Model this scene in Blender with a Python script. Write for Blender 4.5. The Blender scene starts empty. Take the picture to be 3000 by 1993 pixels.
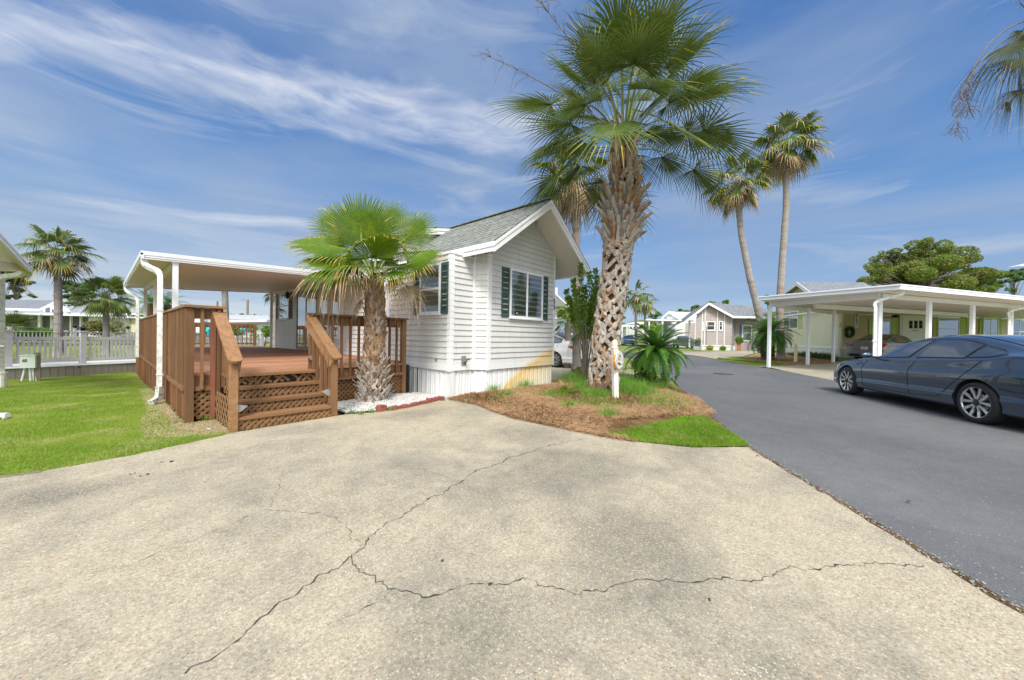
import bpy, bmesh, math, random
import numpy as np
from mathutils import Vector, Matrix, noise as mnoise
random.seed(7); RNG = np.random.default_rng(11)
SC = bpy.context.scene; COL = SC.collection
R_ = math.radians
# ---------------------------------------------------------------- camera
CAM_H = 1.27; FOC = 1050.0; CX, CY = 1500.0, 996.5
YAW = R_(41.5); ROLL = R_(.95); PITCH = math.atan(-9.5/FOC)
FW = Vector((math.cos(YAW), math.sin(YAW), 0)); RT = Vector((math.sin(YAW), -math.cos(YAW), 0)); UP = Vector((0, 0, 1))
def ray(x, y):
    a, b = x-CX, CY-y
    xr = a*math.cos(ROLL)-b*math.sin(ROLL); yr = a*math.sin(ROLL)+b*math.cos(ROLL)
    fw = FOC*math.cos(PITCH)-yr*math.sin(PITCH); up = FOC*math.sin(PITCH)+yr*math.cos(PITCH)
    return RT*(xr/fw)+FW+UP*(up/fw)
def sm(t):
    t = max(0.0, min(1.0, t)); return t*t*(3-2*t)
# canal axis (runs behind the lots)
CAN_P = Vector((-2.02, 18.65)); CAN_D = Vector((2.66, 1.06)).normalized(); CAN_N = Vector((-CAN_D.y, CAN_D.x))
def canq(x, y): return (Vector((x, y))-CAN_P).dot(CAN_N)
def gz(x, y):
    """height of the lots and roads"""
    z = .3*sm((x-16)/14)
    z += -.3*sm((y-8.5)/9.5)*(1-sm((x-4.5)/4))
    return z
def gp(x, y, h=0.0):
    """point of the terrain (plus h) seen at a place of the photograph"""
    r = ray(x, y); z = h; P = None
    for _ in range(12):
        t = (z-CAM_H)/r.z; P = r*t; z = .5*z+.5*(gz(P.x, P.y)+h)
    return Vector((P.x, P.y, z))
def dp(x, y, depth):
    r = ray(x, y)*depth; return Vector((r.x, r.y, r.z+CAM_H))
def g2(x, y, depth):
    p = dp(x, y, depth); return Vector((p.x, p.y, gz(p.x, p.y)))
D_ = 1.27119  # display px -> source px
cam = bpy.data.cameras.new('camera'); cam.sensor_width = 36; cam.lens = 36*FOC/3000; cam.clip_start = .05; cam.clip_end = 3000
camo = bpy.data.objects.new('camera', cam); COL.objects.link(camo); SC.camera = camo
b_ = (UP*math.cos(PITCH)-FW*math.sin(PITCH)); f_ = (FW*math.cos(PITCH)+UP*math.sin(PITCH))
# image x axis and y axis in the world (roll)
ax = RT*math.cos(ROLL)+b_*math.sin(ROLL); ay = -RT*math.sin(ROLL)+b_*math.cos(ROLL)
M = Matrix((( ax.x, ay.x, -f_.x, 0), (ax.y, ay.y, -f_.y, 0), (ax.z, ay.z, -f_.z, CAM_H), (0, 0, 0, 1)))
camo.matrix_world = M
# ---------------------------------------------------------------- objects
WOFF = {}
def tag(o, label=None, cat=None, group=None, kind=None):
    if label: o['label'] = label
    if cat: o['category'] = cat
    if group: o['group'] = group
    if kind: o['kind'] = kind
    return o
def thing(name, label, cat, loc=(0, 0, 0), group=None):
    o = bpy.data.objects.new(name, None); COL.objects.link(o); o.empty_display_size = .1
    o.location = loc; WOFF[o.name] = Vector(loc)
    return tag(o, label, cat, group)
class MB:
    def __init__(s): s.v = []; s.f = []; s.m = []; s.cm = 0
    def add(s, vs, fs, m=None):
        b = len(s.v); s.v.extend([tuple(p) for p in vs]); s.f.extend([tuple(b+i for i in f) for f in fs]); s.m.extend([s.cm if m is None else m]*len(fs)); return s
    def quad(s, a, b, c, d): return s.add([a, b, c, d], [(0, 1, 2, 3)])
    def tri(s, a, b, c): return s.add([a, b, c], [(0, 1, 2)])
    def box(s, x0, x1, y0, y1, z0, z1):
        return s.add([(x0,y0,z0),(x1,y0,z0),(x1,y1,z0),(x0,y1,z0),(x0,y0,z1),(x1,y0,z1),(x1,y1,z1),(x0,y1,z1)],
                     [(0,3,2,1),(4,5,6,7),(0,1,5,4),(1,2,6,5),(2,3,7,6),(3,0,4,7)])
    def obox(s, c, X, Y, Z, sx, sy, sz):
        """oriented box: centre, unit axes, full sizes"""
        c = Vector(c); X = Vector(X)*(sx/2); Y = Vector(Y)*(sy/2); Z = Vector(Z)*(sz/2)
        vs = [c+X*i+Y*j+Z*k for k in (-1, 1) for i, j in ((-1,-1),(1,-1),(1,1),(-1,1))]
        return s.add(vs, [(0,3,2,1),(4,5,6,7),(0,1,5,4),(1,2,6,5),(2,3,7,6),(3,0,4,7)])
    def bar(s, a, b, w, h, up=(0, 0, 1)):
        """rectangular bar from a to b, w wide sideways, h along up"""
        a = Vector(a); b = Vector(b); d = b-a; L = d.length; d.normalize(); up = Vector(up)
        sd = d.cross(up)
        if sd.length < 1e-4: sd = d.cross(Vector((1, 0, 0)))
        sd.normalize(); u = sd.cross(d).normalized()
        return s.obox((a+b)/2, d, sd, u, L, w, h)
    def tube(s, pts, r, n=10, cap=True, sq=False):
        pts = [Vector(p) for p in pts]; rs = r if isinstance(r, (list, tuple)) else [r]*len(pts)
        prev = None; rings = []
        for i, p in enumerate(pts):
            d = (pts[min(i+1, len(pts)-1)]-pts[max(i-1, 0)]).normalized()
            if prev is None:
                u = d.cross(Vector((0, 0, 1)));
                if u.length < 1e-3: u = d.cross(Vector((1, 0, 0)))
            else: u = prev-d*prev.dot(d)
            u.normalize(); prev = u; w = d.cross(u)
            ring = []
            for k in range(n):
                t = 2*math.pi*(k+.5)/n
                q = 1/max(abs(math.cos(t)), abs(math.sin(t)))*.85 if sq else 1
                ring.append(p+(u*math.cos(t)+w*math.sin(t))*rs[i]*q)
            rings.append(ring)
        vs = [q for g in rings for q in g]; fs = []
        for i in range(len(pts)-1):
            for k in range(n):
                a = i*n+k; b = i*n+(k+1) % n; fs.append((a, b, b+n, a+n))
        if cap: fs.append(tuple(range(n-1, -1, -1))); fs.append(tuple(range((len(pts)-1)*n, len(pts)*n)))
        return s.add(vs, fs)
    def lathe(s, prof, c=(0, 0, 0), n=20, axis='z'):
        vs = []
        for r, z in prof:
            for k in range(n):
                t = 2*math.pi*k/n
                if axis == 'z': vs.append((c[0]+r*math.cos(t), c[1]+r*math.sin(t), c[2]+z))
                else: vs.append((c[0]+r*math.cos(t), c[1]+z, c[2]+r*math.sin(t)))
        fs = [(i*n+k, i*n+(k+1) % n, (i+1)*n+(k+1) % n, (i+1)*n+k) for i in range(len(prof)-1) for k in range(n)]
        if axis != 'z': fs = [f[::-1] for f in fs]
        return s.add(vs, fs)
    def prism(s, poly, a, b):
        """polygon (3-D points) extruded by vectors a..b"""
        a = Vector(a); b = Vector(b); n = len(poly); vs = [Vector(p)+a for p in poly]+[Vector(p)+b for p in poly]
        return s.add(vs, [tuple(range(n-1, -1, -1)), tuple(range(n, 2*n))]+[(i, (i+1) % n, n+(i+1) % n, n+i) for i in range(n)])
    def build(s, name, mat, parent=None, smooth=False, kind=None, label=None):
        me = bpy.data.meshes.new(name); me.from_pydata(s.v, [], s.f)
        mats = mat if isinstance(mat, (list, tuple)) else [mat]
        for m in mats: me.materials.append(m)
        if len(mats) > 1: me.polygons.foreach_set('material_index', s.m)
        if smooth: me.polygons.foreach_set('use_smooth', [True]*len(me.polygons))
        me.update()
        return link(name, me, parent, kind, label)
def link(name, me, parent=None, kind=None, label=None):
    o = bpy.data.objects.new(name, me); COL.objects.link(o)
    if parent is not None:
        o.parent = parent; o.location = -WOFF.get(parent.name, Vector((0, 0, 0)))
    WOFF[o.name] = Vector((0, 0, 0))
    if kind: o['kind'] = kind
    if label: o['label'] = label
    return o
def npmesh(name, V, F, mat, parent=None, smooth=False, kind=None, mi=None, label=None):
    """fast mesh from numpy arrays, F is (n,3) or (n,4)"""
    V = np.asarray(V, dtype=np.float32); F = np.asarray(F, dtype=np.int32)
    me = bpy.data.meshes.new(name); k = F.shape[1]
    me.vertices.add(len(V)); me.vertices.foreach_set('co', V.ravel())
    me.loops.add(F.size); me.loops.foreach_set('vertex_index', F.ravel())
    me.polygons.add(len(F)); me.polygons.foreach_set('loop_start', np.arange(0, F.size, k, dtype=np.int32))
    try: me.polygons.foreach_set('loop_total', np.full(len(F), k, dtype=np.int32))
    except Exception: pass
    for m in (mat if isinstance(mat, (list, tuple)) else [mat]): me.materials.append(m)
    if mi is not None: me.polygons.foreach_set('material_index', np.asarray(mi, dtype=np.int32))
    if smooth: me.polygons.foreach_set('use_smooth', np.ones(len(F), dtype=bool))
    me.update(); me.validate()
    return link(name, me, parent, kind, label)
def copy_tree(o, parent=None):
    c = o.copy(); COL.objects.link(c)
    if parent is not None: c.parent = parent
    for ch in list(o.children): copy_tree(ch, c)
    return c
def sheet(name, poly, off, mat, kind='structure', step=1.0, zf=None, parent=None, thick=0):
    """ground polygon draped over the terrain, off metres above it"""
    zf = zf or gz
    bm = bmesh.new(); bm.faces.new([bm.verts.new((p[0], p[1], 0)) for p in poly])
    xs = [p[0] for p in poly]; ys = [p[1] for p in poly]
    def cuts(a, b):
        v = math.floor(a/step)*step; out = []
        while v < b: out.append(v); v += step if abs(v) < 60 else 20
        return out
    for v in cuts(min(xs), max(xs)):
        bmesh.ops.bisect_plane(bm, geom=bm.verts[:]+bm.edges[:]+bm.faces[:], plane_co=(v, 0, 0), plane_no=(1, 0, 0))
    for v in cuts(min(ys), max(ys)):
        bmesh.ops.bisect_plane(bm, geom=bm.verts[:]+bm.edges[:]+bm.faces[:], plane_co=(0, v, 0), plane_no=(0, 1, 0))
    if thick:
        r = bmesh.ops.extrude_face_region(bm, geom=bm.faces[:])
        top = [g for g in r['geom'] if isinstance(g, bmesh.types.BMVert)]; ts = set(top)
        for v in bm.verts: v.co.z = zf(v.co.x, v.co.y)+off-(0 if v in ts else thick)
    else:
        for v in bm.verts: v.co.z = zf(v.co.x, v.co.y)+off
    bmesh.ops.recalc_face_normals(bm, faces=bm.faces)
    if not thick:
        for f in bm.faces:
            if f.normal.z < 0: f.normal_flip()
    me = bpy.data.meshes.new(name); bm.to_mesh(me); bm.free(); me.materials.append(mat)
    return link(name, me, parent, kind)
# ---------------------------------------------------------------- materials
def newmat(name):
    m = bpy.data.materials.new(name); m.use_nodes = True; nt = m.node_tree
    return m, nt, nt.nodes['Principled BSDF']
def N(nt, t, **kw):
    n = nt.nodes.new(t)
    for k, v in kw.items():
        if k.startswith('i_'):
            key = k[2:]; n.inputs[int(key) if key.isdigit() else key].default_value = v
        else: setattr(n, k, v)
    return n
def ramp(nt, fac, stops, interp='LINEAR'):
    r = N(nt, 'ShaderNodeValToRGB'); nt.links.new(fac, r.inputs[0]); cr = r.color_ramp; cr.interpolation = interp
    while len(cr.elements) < len(stops): cr.elements.new(.5)
    for e, (p, c) in zip(cr.elements, stops):
        e.position = p; e.color = (*c, 1) if not isinstance(c, (int, float)) else (c, c, c, 1)
    return r.outputs[0]
def mixc(nt, fac, a, b, mode='MIX'):
    n = N(nt, 'ShaderNodeMix', data_type='RGBA', blend_type=mode)
    for sock, v in ((n.inputs[0], fac), (n.inputs[6], a), (n.inputs[7], b)):
        if isinstance(v, (int, float)): sock.default_value = v
        elif isinstance(v, (tuple, list)): sock.default_value = (*v, 1)
        else: nt.links.new(v, sock)
    return n.outputs[2]
def math_(nt, op, a, b=0.0, clamp=False):
    n = N(nt, 'ShaderNodeMath', operation=op, use_clamp=clamp)
    for sock, v in ((n.inputs[0], a), (n.inputs[1], b)):
        if isinstance(v, (int, float)): sock.default_value = v
        else: nt.links.new(v, sock)
    return n.outputs[0]
def coord(nt, scale=(1, 1, 1), rot=(0, 0, 0), loc=(0, 0, 0), src='Object'):
    tc = N(nt, 'ShaderNodeTexCoord'); mp = N(nt, 'ShaderNodeMapping'); nt.links.new(tc.outputs[src], mp.inputs[0])
    mp.inputs['Scale'].default_value = scale; mp.inputs['Rotation'].default_value = rot; mp.inputs['Location'].default_value = loc
    return mp.outputs[0]
def noise(nt, vec, scale, detail=4, rough=.55, dist=0):
    n = N(nt, 'ShaderNodeTexNoise'); nt.links.new(vec, n.inputs['Vector'])
    n.inputs['Scale'].default_value = scale; n.inputs['Detail'].default_value = detail; n.inputs['Roughness'].default_value = rough; n.inputs['Distortion'].default_value = dist
    return n.outputs['Fac']
def bump(nt, p, h, dist, strength=1.0, prev=None):
    b = N(nt, 'ShaderNodeBump'); b.inputs['Distance'].default_value = dist; b.inputs['Strength'].default_value = strength
    nt.links.new(h, b.inputs['Height'])
    if prev: nt.links.new(prev, b.inputs['Normal'])
    if p: nt.links.new(b.outputs[0], p.inputs['Normal'])
    return b.outputs[0]
MATS = {}
def basic(name, c, rough=.6, var=.12, scale=6, metal=0, spec=.5, bmp=0, bs=60, coat=0, stretch=(1, 1, 1), trans=0, alt=None, alts=2.0):
    """painted or natural surface with soft wear: colour varied by two noises"""
    if name in MATS: return MATS[name]
    m, nt, p = newmat(name); v = coord(nt, stretch)
    n1 = noise(nt, v, scale, 5); n2 = noise(nt, v, scale*7, 3)
    k = math_(nt, 'ADD', math_(nt, 'MULTIPLY', n1, .65), math_(nt, 'MULTIPLY', n2, .35))
    lo = tuple(x*(1-var) for x in c); hi = tuple(min(1, x*(1+var)) for x in c)
    col = ramp(nt, k, [(.3, lo), (.7, hi)])
    if alt:
        n3 = noise(nt, v, alts, 4, .6)
        col = mixc(nt, ramp(nt, n3, [(.48, 0.), (.68, 1.)]), col, alt)
    nt.links.new(col, p.inputs['Base Color'])
    nt.links.new(math_(nt, 'ADD', rough-.06, math_(nt, 'MULTIPLY', n2, .12)), p.inputs['Roughness'])
    p.inputs['Metallic'].default_value = metal; p.inputs['Specular IOR Level'].default_value = spec
    if coat: p.inputs['Coat Weight'].default_value = coat; p.inputs['Coat Roughness'].default_value = .04
    if trans: p.inputs['Subsurface Weight'].default_value = 0
    if bmp: bump(nt, p, noise(nt, v, bs, 3), bmp)
    MATS[name] = m; return m
def leafmat(name, c, var=.35, tr=.35, rough=.45, scale=1.3, alt=None, tip=None, obj=True, altw=(.5, .7)):
    """leaf: diffuse + translucent, light and dark clumps from real colour differences"""
    m, nt, p = newmat(name); v = coord(nt)
    n1 = noise(nt, v, scale, 3); n2 = noise(nt, v, scale*14, 2)
    k = math_(nt, 'ADD', math_(nt, 'MULTIPLY', n1, .5), math_(nt, 'MULTIPLY', n2, .5))
    col = ramp(nt, k, [(.33, tuple(x*(1-var) for x in c)), (.67, tuple(x*(1+var) for x in c))])
    if alt: col = mixc(nt, ramp(nt, noise(nt, v, scale*3.1, 3), [(altw[0], 0.), (altw[1], 1.)]), col, alt)
    nt.links.new(col, p.inputs['Base Color']); p.inputs['Roughness'].default_value = rough; p.inputs['Specular IOR Level'].default_value = .25
    t = N(nt, 'ShaderNodeBsdfTranslucent'); nt.links.new(mixc(nt, .5, col, (min(1, c[0]*2.0), min(1, c[1]*1.8), c[2]*.8)), t.inputs[0])
    mx = N(nt, 'ShaderNodeMixShader'); mx.inputs[0].default_value = tr
    nt.links.new(p.outputs[0], mx.inputs[1]); nt.links.new(t.outputs[0], mx.inputs[2]); nt.links.new(mx.outputs[0], nt.nodes['Material Output'].inputs[0])
    return m
# ---------------------------------------------------------------- world + light
w = bpy.data.worlds.new('World'); SC.world = w; w.use_nodes = True; nt = w.node_tree
bg = nt.nodes['Background']; bg.inputs[1].default_value = .1
SUN_EL, SUN_AZ = R_(50), R_(221)      # high sun behind the photographer, behind thin cloud
sky = N(nt, 'ShaderNodeTexSky', sky_type='NISHITA'); sky.sun_disc = False
sky.sun_elevation = SUN_EL; sky.sun_rotation = math.pi/2-SUN_AZ; sky.air_density = 1.0; sky.dust_density = .6; sky.ozone_density = 3.0
tc = N(nt, 'ShaderNodeTexCoord'); sp = N(nt, 'ShaderNodeSeparateXYZ'); nt.links.new(tc.outputs['Generated'], sp.inputs[0])
YD0, WX, WY = 78, 1.2, 2.6
zc = math_(nt, 'MAXIMUM', sp.outputs[2], 0.0)
den = math_(nt, 'ADD', zc, .22)
cx_ = math_(nt, 'DIVIDE', sp.outputs[0], den); cy_ = math_(nt, 'DIVIDE', sp.outputs[1], den)
cb = N(nt, 'ShaderNodeCombineXYZ'); nt.links.new(cx_, cb.inputs[0]); nt.links.new(cy_, cb.inputs[1])
def wmap(rot, sc, loc=(0, 0, 0)):
    mp = N(nt, 'ShaderNodeMapping'); nt.links.new(cb.outputs[0], mp.inputs[0]); mp.inputs['Rotation'].default_value = (0, 0, rot); mp.inputs['Scale'].default_value = sc; mp.inputs['Location'].default_value = loc
    return mp.outputs[0]
skyn = mixc(nt, 1.0, sky.outputs[0], (.80, .90, 1.02), 'MULTIPLY')
grad = ramp(nt, zc, [(0.0, (1.8, 2.7, 3.7)), (.12, (1.0, 1.95, 3.4)), (.30, (.58, 1.55, 3.35)), (.55, (.34, 1.05, 2.75)), (1.0, (.4, 1.0, 2.5))])
skyc = mixc(nt, .85, skyn, grad)
# azimuth from the street direction and height give long, nearly level cirrus streaks
dF_ = N(nt, 'ShaderNodeVectorMath', operation='DOT_PRODUCT'); nt.links.new(tc.outputs['Generated'], dF_.inputs[0]); dF_.inputs[1].default_value = FW
dR_ = N(nt, 'ShaderNodeVectorMath', operation='DOT_PRODUCT'); nt.links.new(tc.outputs['Generated'], dR_.inputs[0]); dR_.inputs[1].default_value = RT
az = math_(nt, 'ARCTAN2', dR_.outputs['Value'], dF_.outputs['Value'])
ca = N(nt, 'ShaderNodeCombineXYZ'); nt.links.new(az, ca.inputs[0]); nt.links.new(zc, ca.inputs[1])
def amap(sx, sy, rot=0, loc=(0, 0, 0)):
    mp = N(nt, 'ShaderNodeMapping'); nt.links.new(ca.outputs[0], mp.inputs[0]); mp.inputs['Rotation'].default_value = (0, 0, rot); mp.inputs['Scale'].default_value = (sx, sy, 1); mp.inputs['Location'].default_value = loc; return mp.outputs[0]
def band(el0, slope, curve, width, a0, a1, soft=.12):
    """a streak of cloud: height el0 + slope*az - curve*az^4, between azimuths a0 and a1"""
    a2 = math_(nt, 'MULTIPLY', az, az); a4 = math_(nt, 'MULTIPLY', a2, a2)
    c = math_(nt, 'SUBTRACT', math_(nt, 'ADD', el0, math_(nt, 'MULTIPLY', az, slope)), math_(nt, 'MULTIPLY', a4, curve))
    wob = math_(nt, 'MULTIPLY', math_(nt, 'SUBTRACT', noise(nt, amap(2.2, 5), 1.6, 5, .55, .3), .5), width*2.6)
    dd = math_(nt, 'ABSOLUTE', math_(nt, 'DIVIDE', math_(nt, 'ADD', math_(nt, 'SUBTRACT', zc, c), wob), width))
    f = ramp(nt, dd, [(.0, 1.), (.45, .62), (1.0, 0.)], 'EASE')
    k = math_(nt, 'MULTIPLY', math_(nt, 'DIVIDE', math_(nt, 'SUBTRACT', az, a0), soft, True), math_(nt, 'DIVIDE', math_(nt, 'SUBTRACT', a1, az), soft*2.2, True), True)
    nz = ramp(nt, noise(nt, amap(3.0, 16, .05, (el0*7, 3, 0)), 1.8, 7, .6, .5), [(.30, .25), (.62, 1.)])
    return math_(nt, 'MULTIPLY', math_(nt, 'MULTIPLY', f, k), nz, True)
veil = ramp(nt, noise(nt, amap(1.0, 3.4, .06, (2.3, .6, 0)), 1.7, 5, .5, .4), [(.34, .05), (.64, .95)])
wisp = ramp(nt, noise(nt, amap(1.1, 6.5, -.10, (7.1, 2.2, 0)), 2.0, 8, .58, .8), [(.53, 0.), (.72, .55)])
lown = ramp(nt, noise(nt, amap(.9, 12, 0, (1, 4, 0)), 1.8, 7, .58, .5), [(.40, 0.), (.64, 1.)])
low = ramp(nt, zc, [(0.0, .9), (.05, .8), (.12, .58), (.26, .24), (.45, .03)])
side_ = ramp(nt, math_(nt, 'ADD', math_(nt, 'MULTIPLY', az, -.5), .5), [(.15, .3), (.45, .6), (.62, 1.), (.9, 1.)])
c1 = mixc(nt, math_(nt, 'MULTIPLY', veil, .8), skyc, (1.65, 2.25, 3.4))
c2 = mixc(nt, wisp, c1, (2.9, 3.3, 4.0))
b1 = band(.500, -.015, .105, .055, -1.25, .22); b2 = band(.298, .085, .0, .014, -.95, -.30); b3 = band(.40, -.13, 0, .016, -.45, .12); b4 = band(.30, -.02, 0, .06, -1.3, -.86)
c2 = mixc(nt, math_(nt, 'MULTIPLY', b1, .95), c2, (3.7, 4.0, 4.7))
for b_k, am, cc in ((b2, .75, (3.6, 4.0, 4.7)), (b3, .5, (3.0, 3.5, 4.3)), (b4, .8, (3.5, 3.8, 4.3))): c2 = mixc(nt, math_(nt, 'MULTIPLY', b_k, am), c2, cc)
hz = math_(nt, 'MULTIPLY', math_(nt, 'MULTIPLY', low, math_(nt, 'ADD', math_(nt, 'MULTIPLY', lown, .5), .5)), side_, True)
c3 = mixc(nt, hz, c2, (4.0, 4.35, 4.6))
# unseen bright cloud sheet, added overhead and behind the camera as fill light
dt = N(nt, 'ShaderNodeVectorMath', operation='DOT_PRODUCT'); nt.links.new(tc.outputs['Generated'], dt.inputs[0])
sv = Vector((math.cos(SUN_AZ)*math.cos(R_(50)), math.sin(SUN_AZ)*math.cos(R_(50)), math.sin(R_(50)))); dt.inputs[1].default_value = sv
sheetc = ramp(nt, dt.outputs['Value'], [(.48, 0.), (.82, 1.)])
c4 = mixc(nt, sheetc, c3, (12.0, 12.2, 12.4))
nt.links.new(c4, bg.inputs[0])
sun = bpy.data.lights.new('sun', 'SUN'); sun.energy = 2.0; sun.angle = R_(15); sun.color = (1, .96, .89)
so = bpy.data.objects.new('sun', sun); COL.objects.link(so)
sd = Vector((math.cos(SUN_AZ)*math.cos(SUN_EL), math.sin(SUN_AZ)*math.cos(SUN_EL), math.sin(SUN_EL)))
so.rotation_euler = (-sd).to_track_quat('-Z', 'Y').to_euler(); so.location = (0, 0, 30)
SC.view_settings.view_transform = 'Standard'; SC.view_settings.look = 'None'; SC.view_settings.exposure = .87; SC.view_settings.gamma = 1
SC.cycles.max_bounces = 8; SC.cycles.transparent_max_bounces = 16; SC.cycles.use_denoising = True
SC.cycles.sample_clamp_indirect = 6
# ---------------------------------------------------------------- ground materials
def mat_concrete(name, tan=(.41, .36, .268), grey=(.215, .203, .168), agg=True, shift=0.0):
    m, nt, p = newmat(name); v = coord(nt)
    big = noise(nt, v, .55, 6, .62, .5); mid = noise(nt, v, 2.3, 5, .6, .3); fine = noise(nt, v, 45, 4, .7)
    k = math_(nt, 'ADD', math_(nt, 'MULTIPLY', big, .62), math_(nt, 'MULTIPLY', mid, .38))
    col = ramp(nt, k, [(.33+shift, grey), (.44+shift, tuple(.55*a+.45*b for a, b in zip(tan, grey))), (.54+shift, tan)])
    if agg:      # darker weathered areas: along the lawn edge and over the middle of the slab
        tcn = N(nt, 'ShaderNodeTexCoord'); wob = noise(nt, v, 1.3, 4, .6)
        for (px_, py_, rx_, ry_, am) in ((-1.4, 4.4, 1.6, .75, .75), (-.8, 1.8, .9, .5, .6), (2.9, 1.9, 1.0, .75, .45), (2.2, .9, .8, .55, .5), (1.0, 1.1, .5, .35, .4), (3.6, 2.9, .6, .7, .45), (3.4, 4.9, .9, .35, .4), (1.4, -.2, .5, .5, .5)):
            mp_ = N(nt, 'ShaderNodeMapping'); nt.links.new(tcn.outputs['Object'], mp_.inputs[0]); mp_.inputs['Location'].default_value = (-px_/rx_, -py_/ry_, 0); mp_.inputs['Scale'].default_value = (1/rx_, 1/ry_, 0)
            ln_ = N(nt, 'ShaderNodeVectorMath', operation='LENGTH'); nt.links.new(mp_.outputs[0], ln_.inputs[0])
            col = mixc(nt, math_(nt, 'MULTIPLY', ramp(nt, math_(nt, 'ADD', ln_.outputs['Value'], math_(nt, 'MULTIPLY', math_(nt, 'SUBTRACT', wob, .5), 1.6)), [(.35, 1.), (1.15, 0.)]), am), col, (.145, .14, .118))
    st = ramp(nt, noise(nt, coord(nt, (1, 1, 1), (0, 0, .4), (4, 2, 0)), .9, 6, .66, 1.2), [(.60, 0.), (.76, .25)])
    col = mixc(nt, st, col, (.125, .12, .10))
    col = mixc(nt, 1.0, col, ramp(nt, fine, [(.25, .66), (.75, 1.3)]), 'MULTIPLY')
    col = mixc(nt, 1.0, col, ramp(nt, noise(nt, v, 150, 3, .8), [(.3, .72), (.7, 1.26)]), 'MULTIPLY')
    col = mixc(nt, 1.0, col, ramp(nt, noise(nt, v, 9, 5, .7), [(.3, .86), (.7, 1.1)]), 'MULTIPLY')
    if agg:
        vo = N(nt, 'ShaderNodeTexVoronoi'); nt.links.new(v, vo.inputs['Vector']); vo.inputs['Scale'].default_value = 88
        hs = N(nt, 'ShaderNodeSeparateColor'); nt.links.new(vo.outputs['Color'], hs.inputs[0])
        pc = ramp(nt, hs.outputs[0], [(0, (.56, .46, .30)), (.18, (.28, .14, .07)), (.34, (.70, .66, .56)), (.46, (.11, .085, .065)), (.66, (.42, .25, .10)), (.82, (.60, .54, .43))], 'CONSTANT')
        msk = ramp(nt, vo.outputs['Distance'], [(.34, 1.), (.48, 0.)])
        expo = ramp(nt, noise(nt, v, 1.1, 5, .6), [(.36, .45), (.6, 1.)])
        pick = ramp(nt, hs.outputs[1], [(.40, 0.), (.42, 1.)], 'CONSTANT')
        f = math_(nt, 'MULTIPLY', math_(nt, 'MULTIPLY', msk, expo), pick)
        col = mixc(nt, math_(nt, 'MULTIPLY', f, .58), col, pc)
        bump(nt, p, vo.outputs['Distance'], .0025, .5)
    nt.links.new(col, p.inputs['Base Color']); p.inputs['Roughness'].default_value = .85; p.inputs['Specular IOR Level'].default_value = .25
    return m
M_conc = mat_concrete('driveway_concrete')
M_conc2 = mat_concrete('pale_concrete', (.42, .37, .275), (.30, .28, .22), False)
def mat_asphalt():
    m, nt, p = newmat('asphalt'); v = coord(nt)
    big = noise(nt, v, .35, 5, .6, .4); fine = noise(nt, v, 130, 3, .7); mid = noise(nt, v, 5, 4, .6)
    col = ramp(nt, big, [(.3, (.092, .094, .098)), (.7, (.138, .140, .144))])
    col = mixc(nt, 1.0, col, ramp(nt, fine, [(.25, .62), (.75, 1.45)]), 'MULTIPLY')
    col = mixc(nt, 1.0, col, ramp(nt, mid, [(.2, .88), (.8, 1.12)]), 'MULTIPLY')
    vo = N(nt, 'ShaderNodeTexVoronoi'); nt.links.new(v, vo.inputs['Vector']); vo.inputs['Scale'].default_value = 60
    hs = N(nt, 'ShaderNodeSeparateColor'); nt.links.new(vo.outputs['Color'], hs.inputs[0])
    spk = math_(nt, 'MULTIPLY', ramp(nt, hs.outputs[0], [(.93, 0.), (.94, 1.)], 'CONSTANT'), ramp(nt, vo.outputs['Distance'], [(.18, .9), (.3, 0.)]))
    col = mixc(nt, spk, col, (.42, .42, .40))
    nt.links.new(col, p.inputs['Base Color']); p.inputs['Roughness'].default_value = .8; p.inputs['Specular IOR Level'].default_value = .3
    bump(nt, p, fine, .004, .6); return m
M_asph = mat_asphalt()
def mat_ground(name, a, b, c, sc=3):
    m, nt, p = newmat(name); v = coord(nt)
    k = noise(nt, v, sc, 6, .6, .3); f = noise(nt, v, sc*22, 3, .7)
    col = ramp(nt, k, [(.35, a), (.52, b), (.68, c)])
    col = mixc(nt, 1.0, col, ramp(nt, f, [(.3, .7), (.7, 1.3)]), 'MULTIPLY')
    nt.links.new(col, p.inputs['Base Color']); p.inputs['Roughness'].default_value = .95; p.inputs['Specular IOR Level'].default_value = .1
    bump(nt, p, f, .02, .8); return m
M_turf = mat_ground('turf_soil', (.12, .18, .02), (.17, .22, .03), (.27, .26, .10), 1.4)
M_far = mat_ground('far_ground', (.13, .19, .04), (.20, .24, .07), (.30, .28, .14), .4)
M_soil = mat_ground('mulch_soil', (.09, .05, .026), (.16, .095, .045), (.22, .14, .07), 4)
M_bare = mat_ground('dry_thatch', (.30, .23, .13), (.38, .30, .18), (.24, .18, .10), 5)
M_grass = leafmat('grass_blade', (.185, .325, .028), .38, .38, .6, 2.2, alt=(.36, .36, .12), altw=(.50, .74))
M_weed = leafmat('weed_blade', (.17, .34, .05), .3, .4, .5, 2.0, alt=(.34, .42, .12))
M_straw = basic('pine_straw', (.36, .205, .092), .8, .5, 9, alt=(.46, .33, .20), alts=12)
M_thatch = basic('dead_grass', (.52, .42, .26), .85, .25, 9)
M_peb = basic('marble_chip', (.60, .585, .56), .6, .3, 30)
M_edge = basic('red_edging_stone', (.27, .085, .06), .9, .3, 9, bmp=.004, bs=50)
def mat_water():
    m, nt, p = newmat('canal_water'); v = coord(nt)
    p.inputs['Base Color'].default_value = (.035, .035, .018, 1); p.inputs['Roughness'].default_value = .06; p.inputs['Specular IOR Level'].default_value = .6
    bump(nt, p, noise(nt, v, 3, 3), .02, .4); return m
M_water = mat_water()
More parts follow.
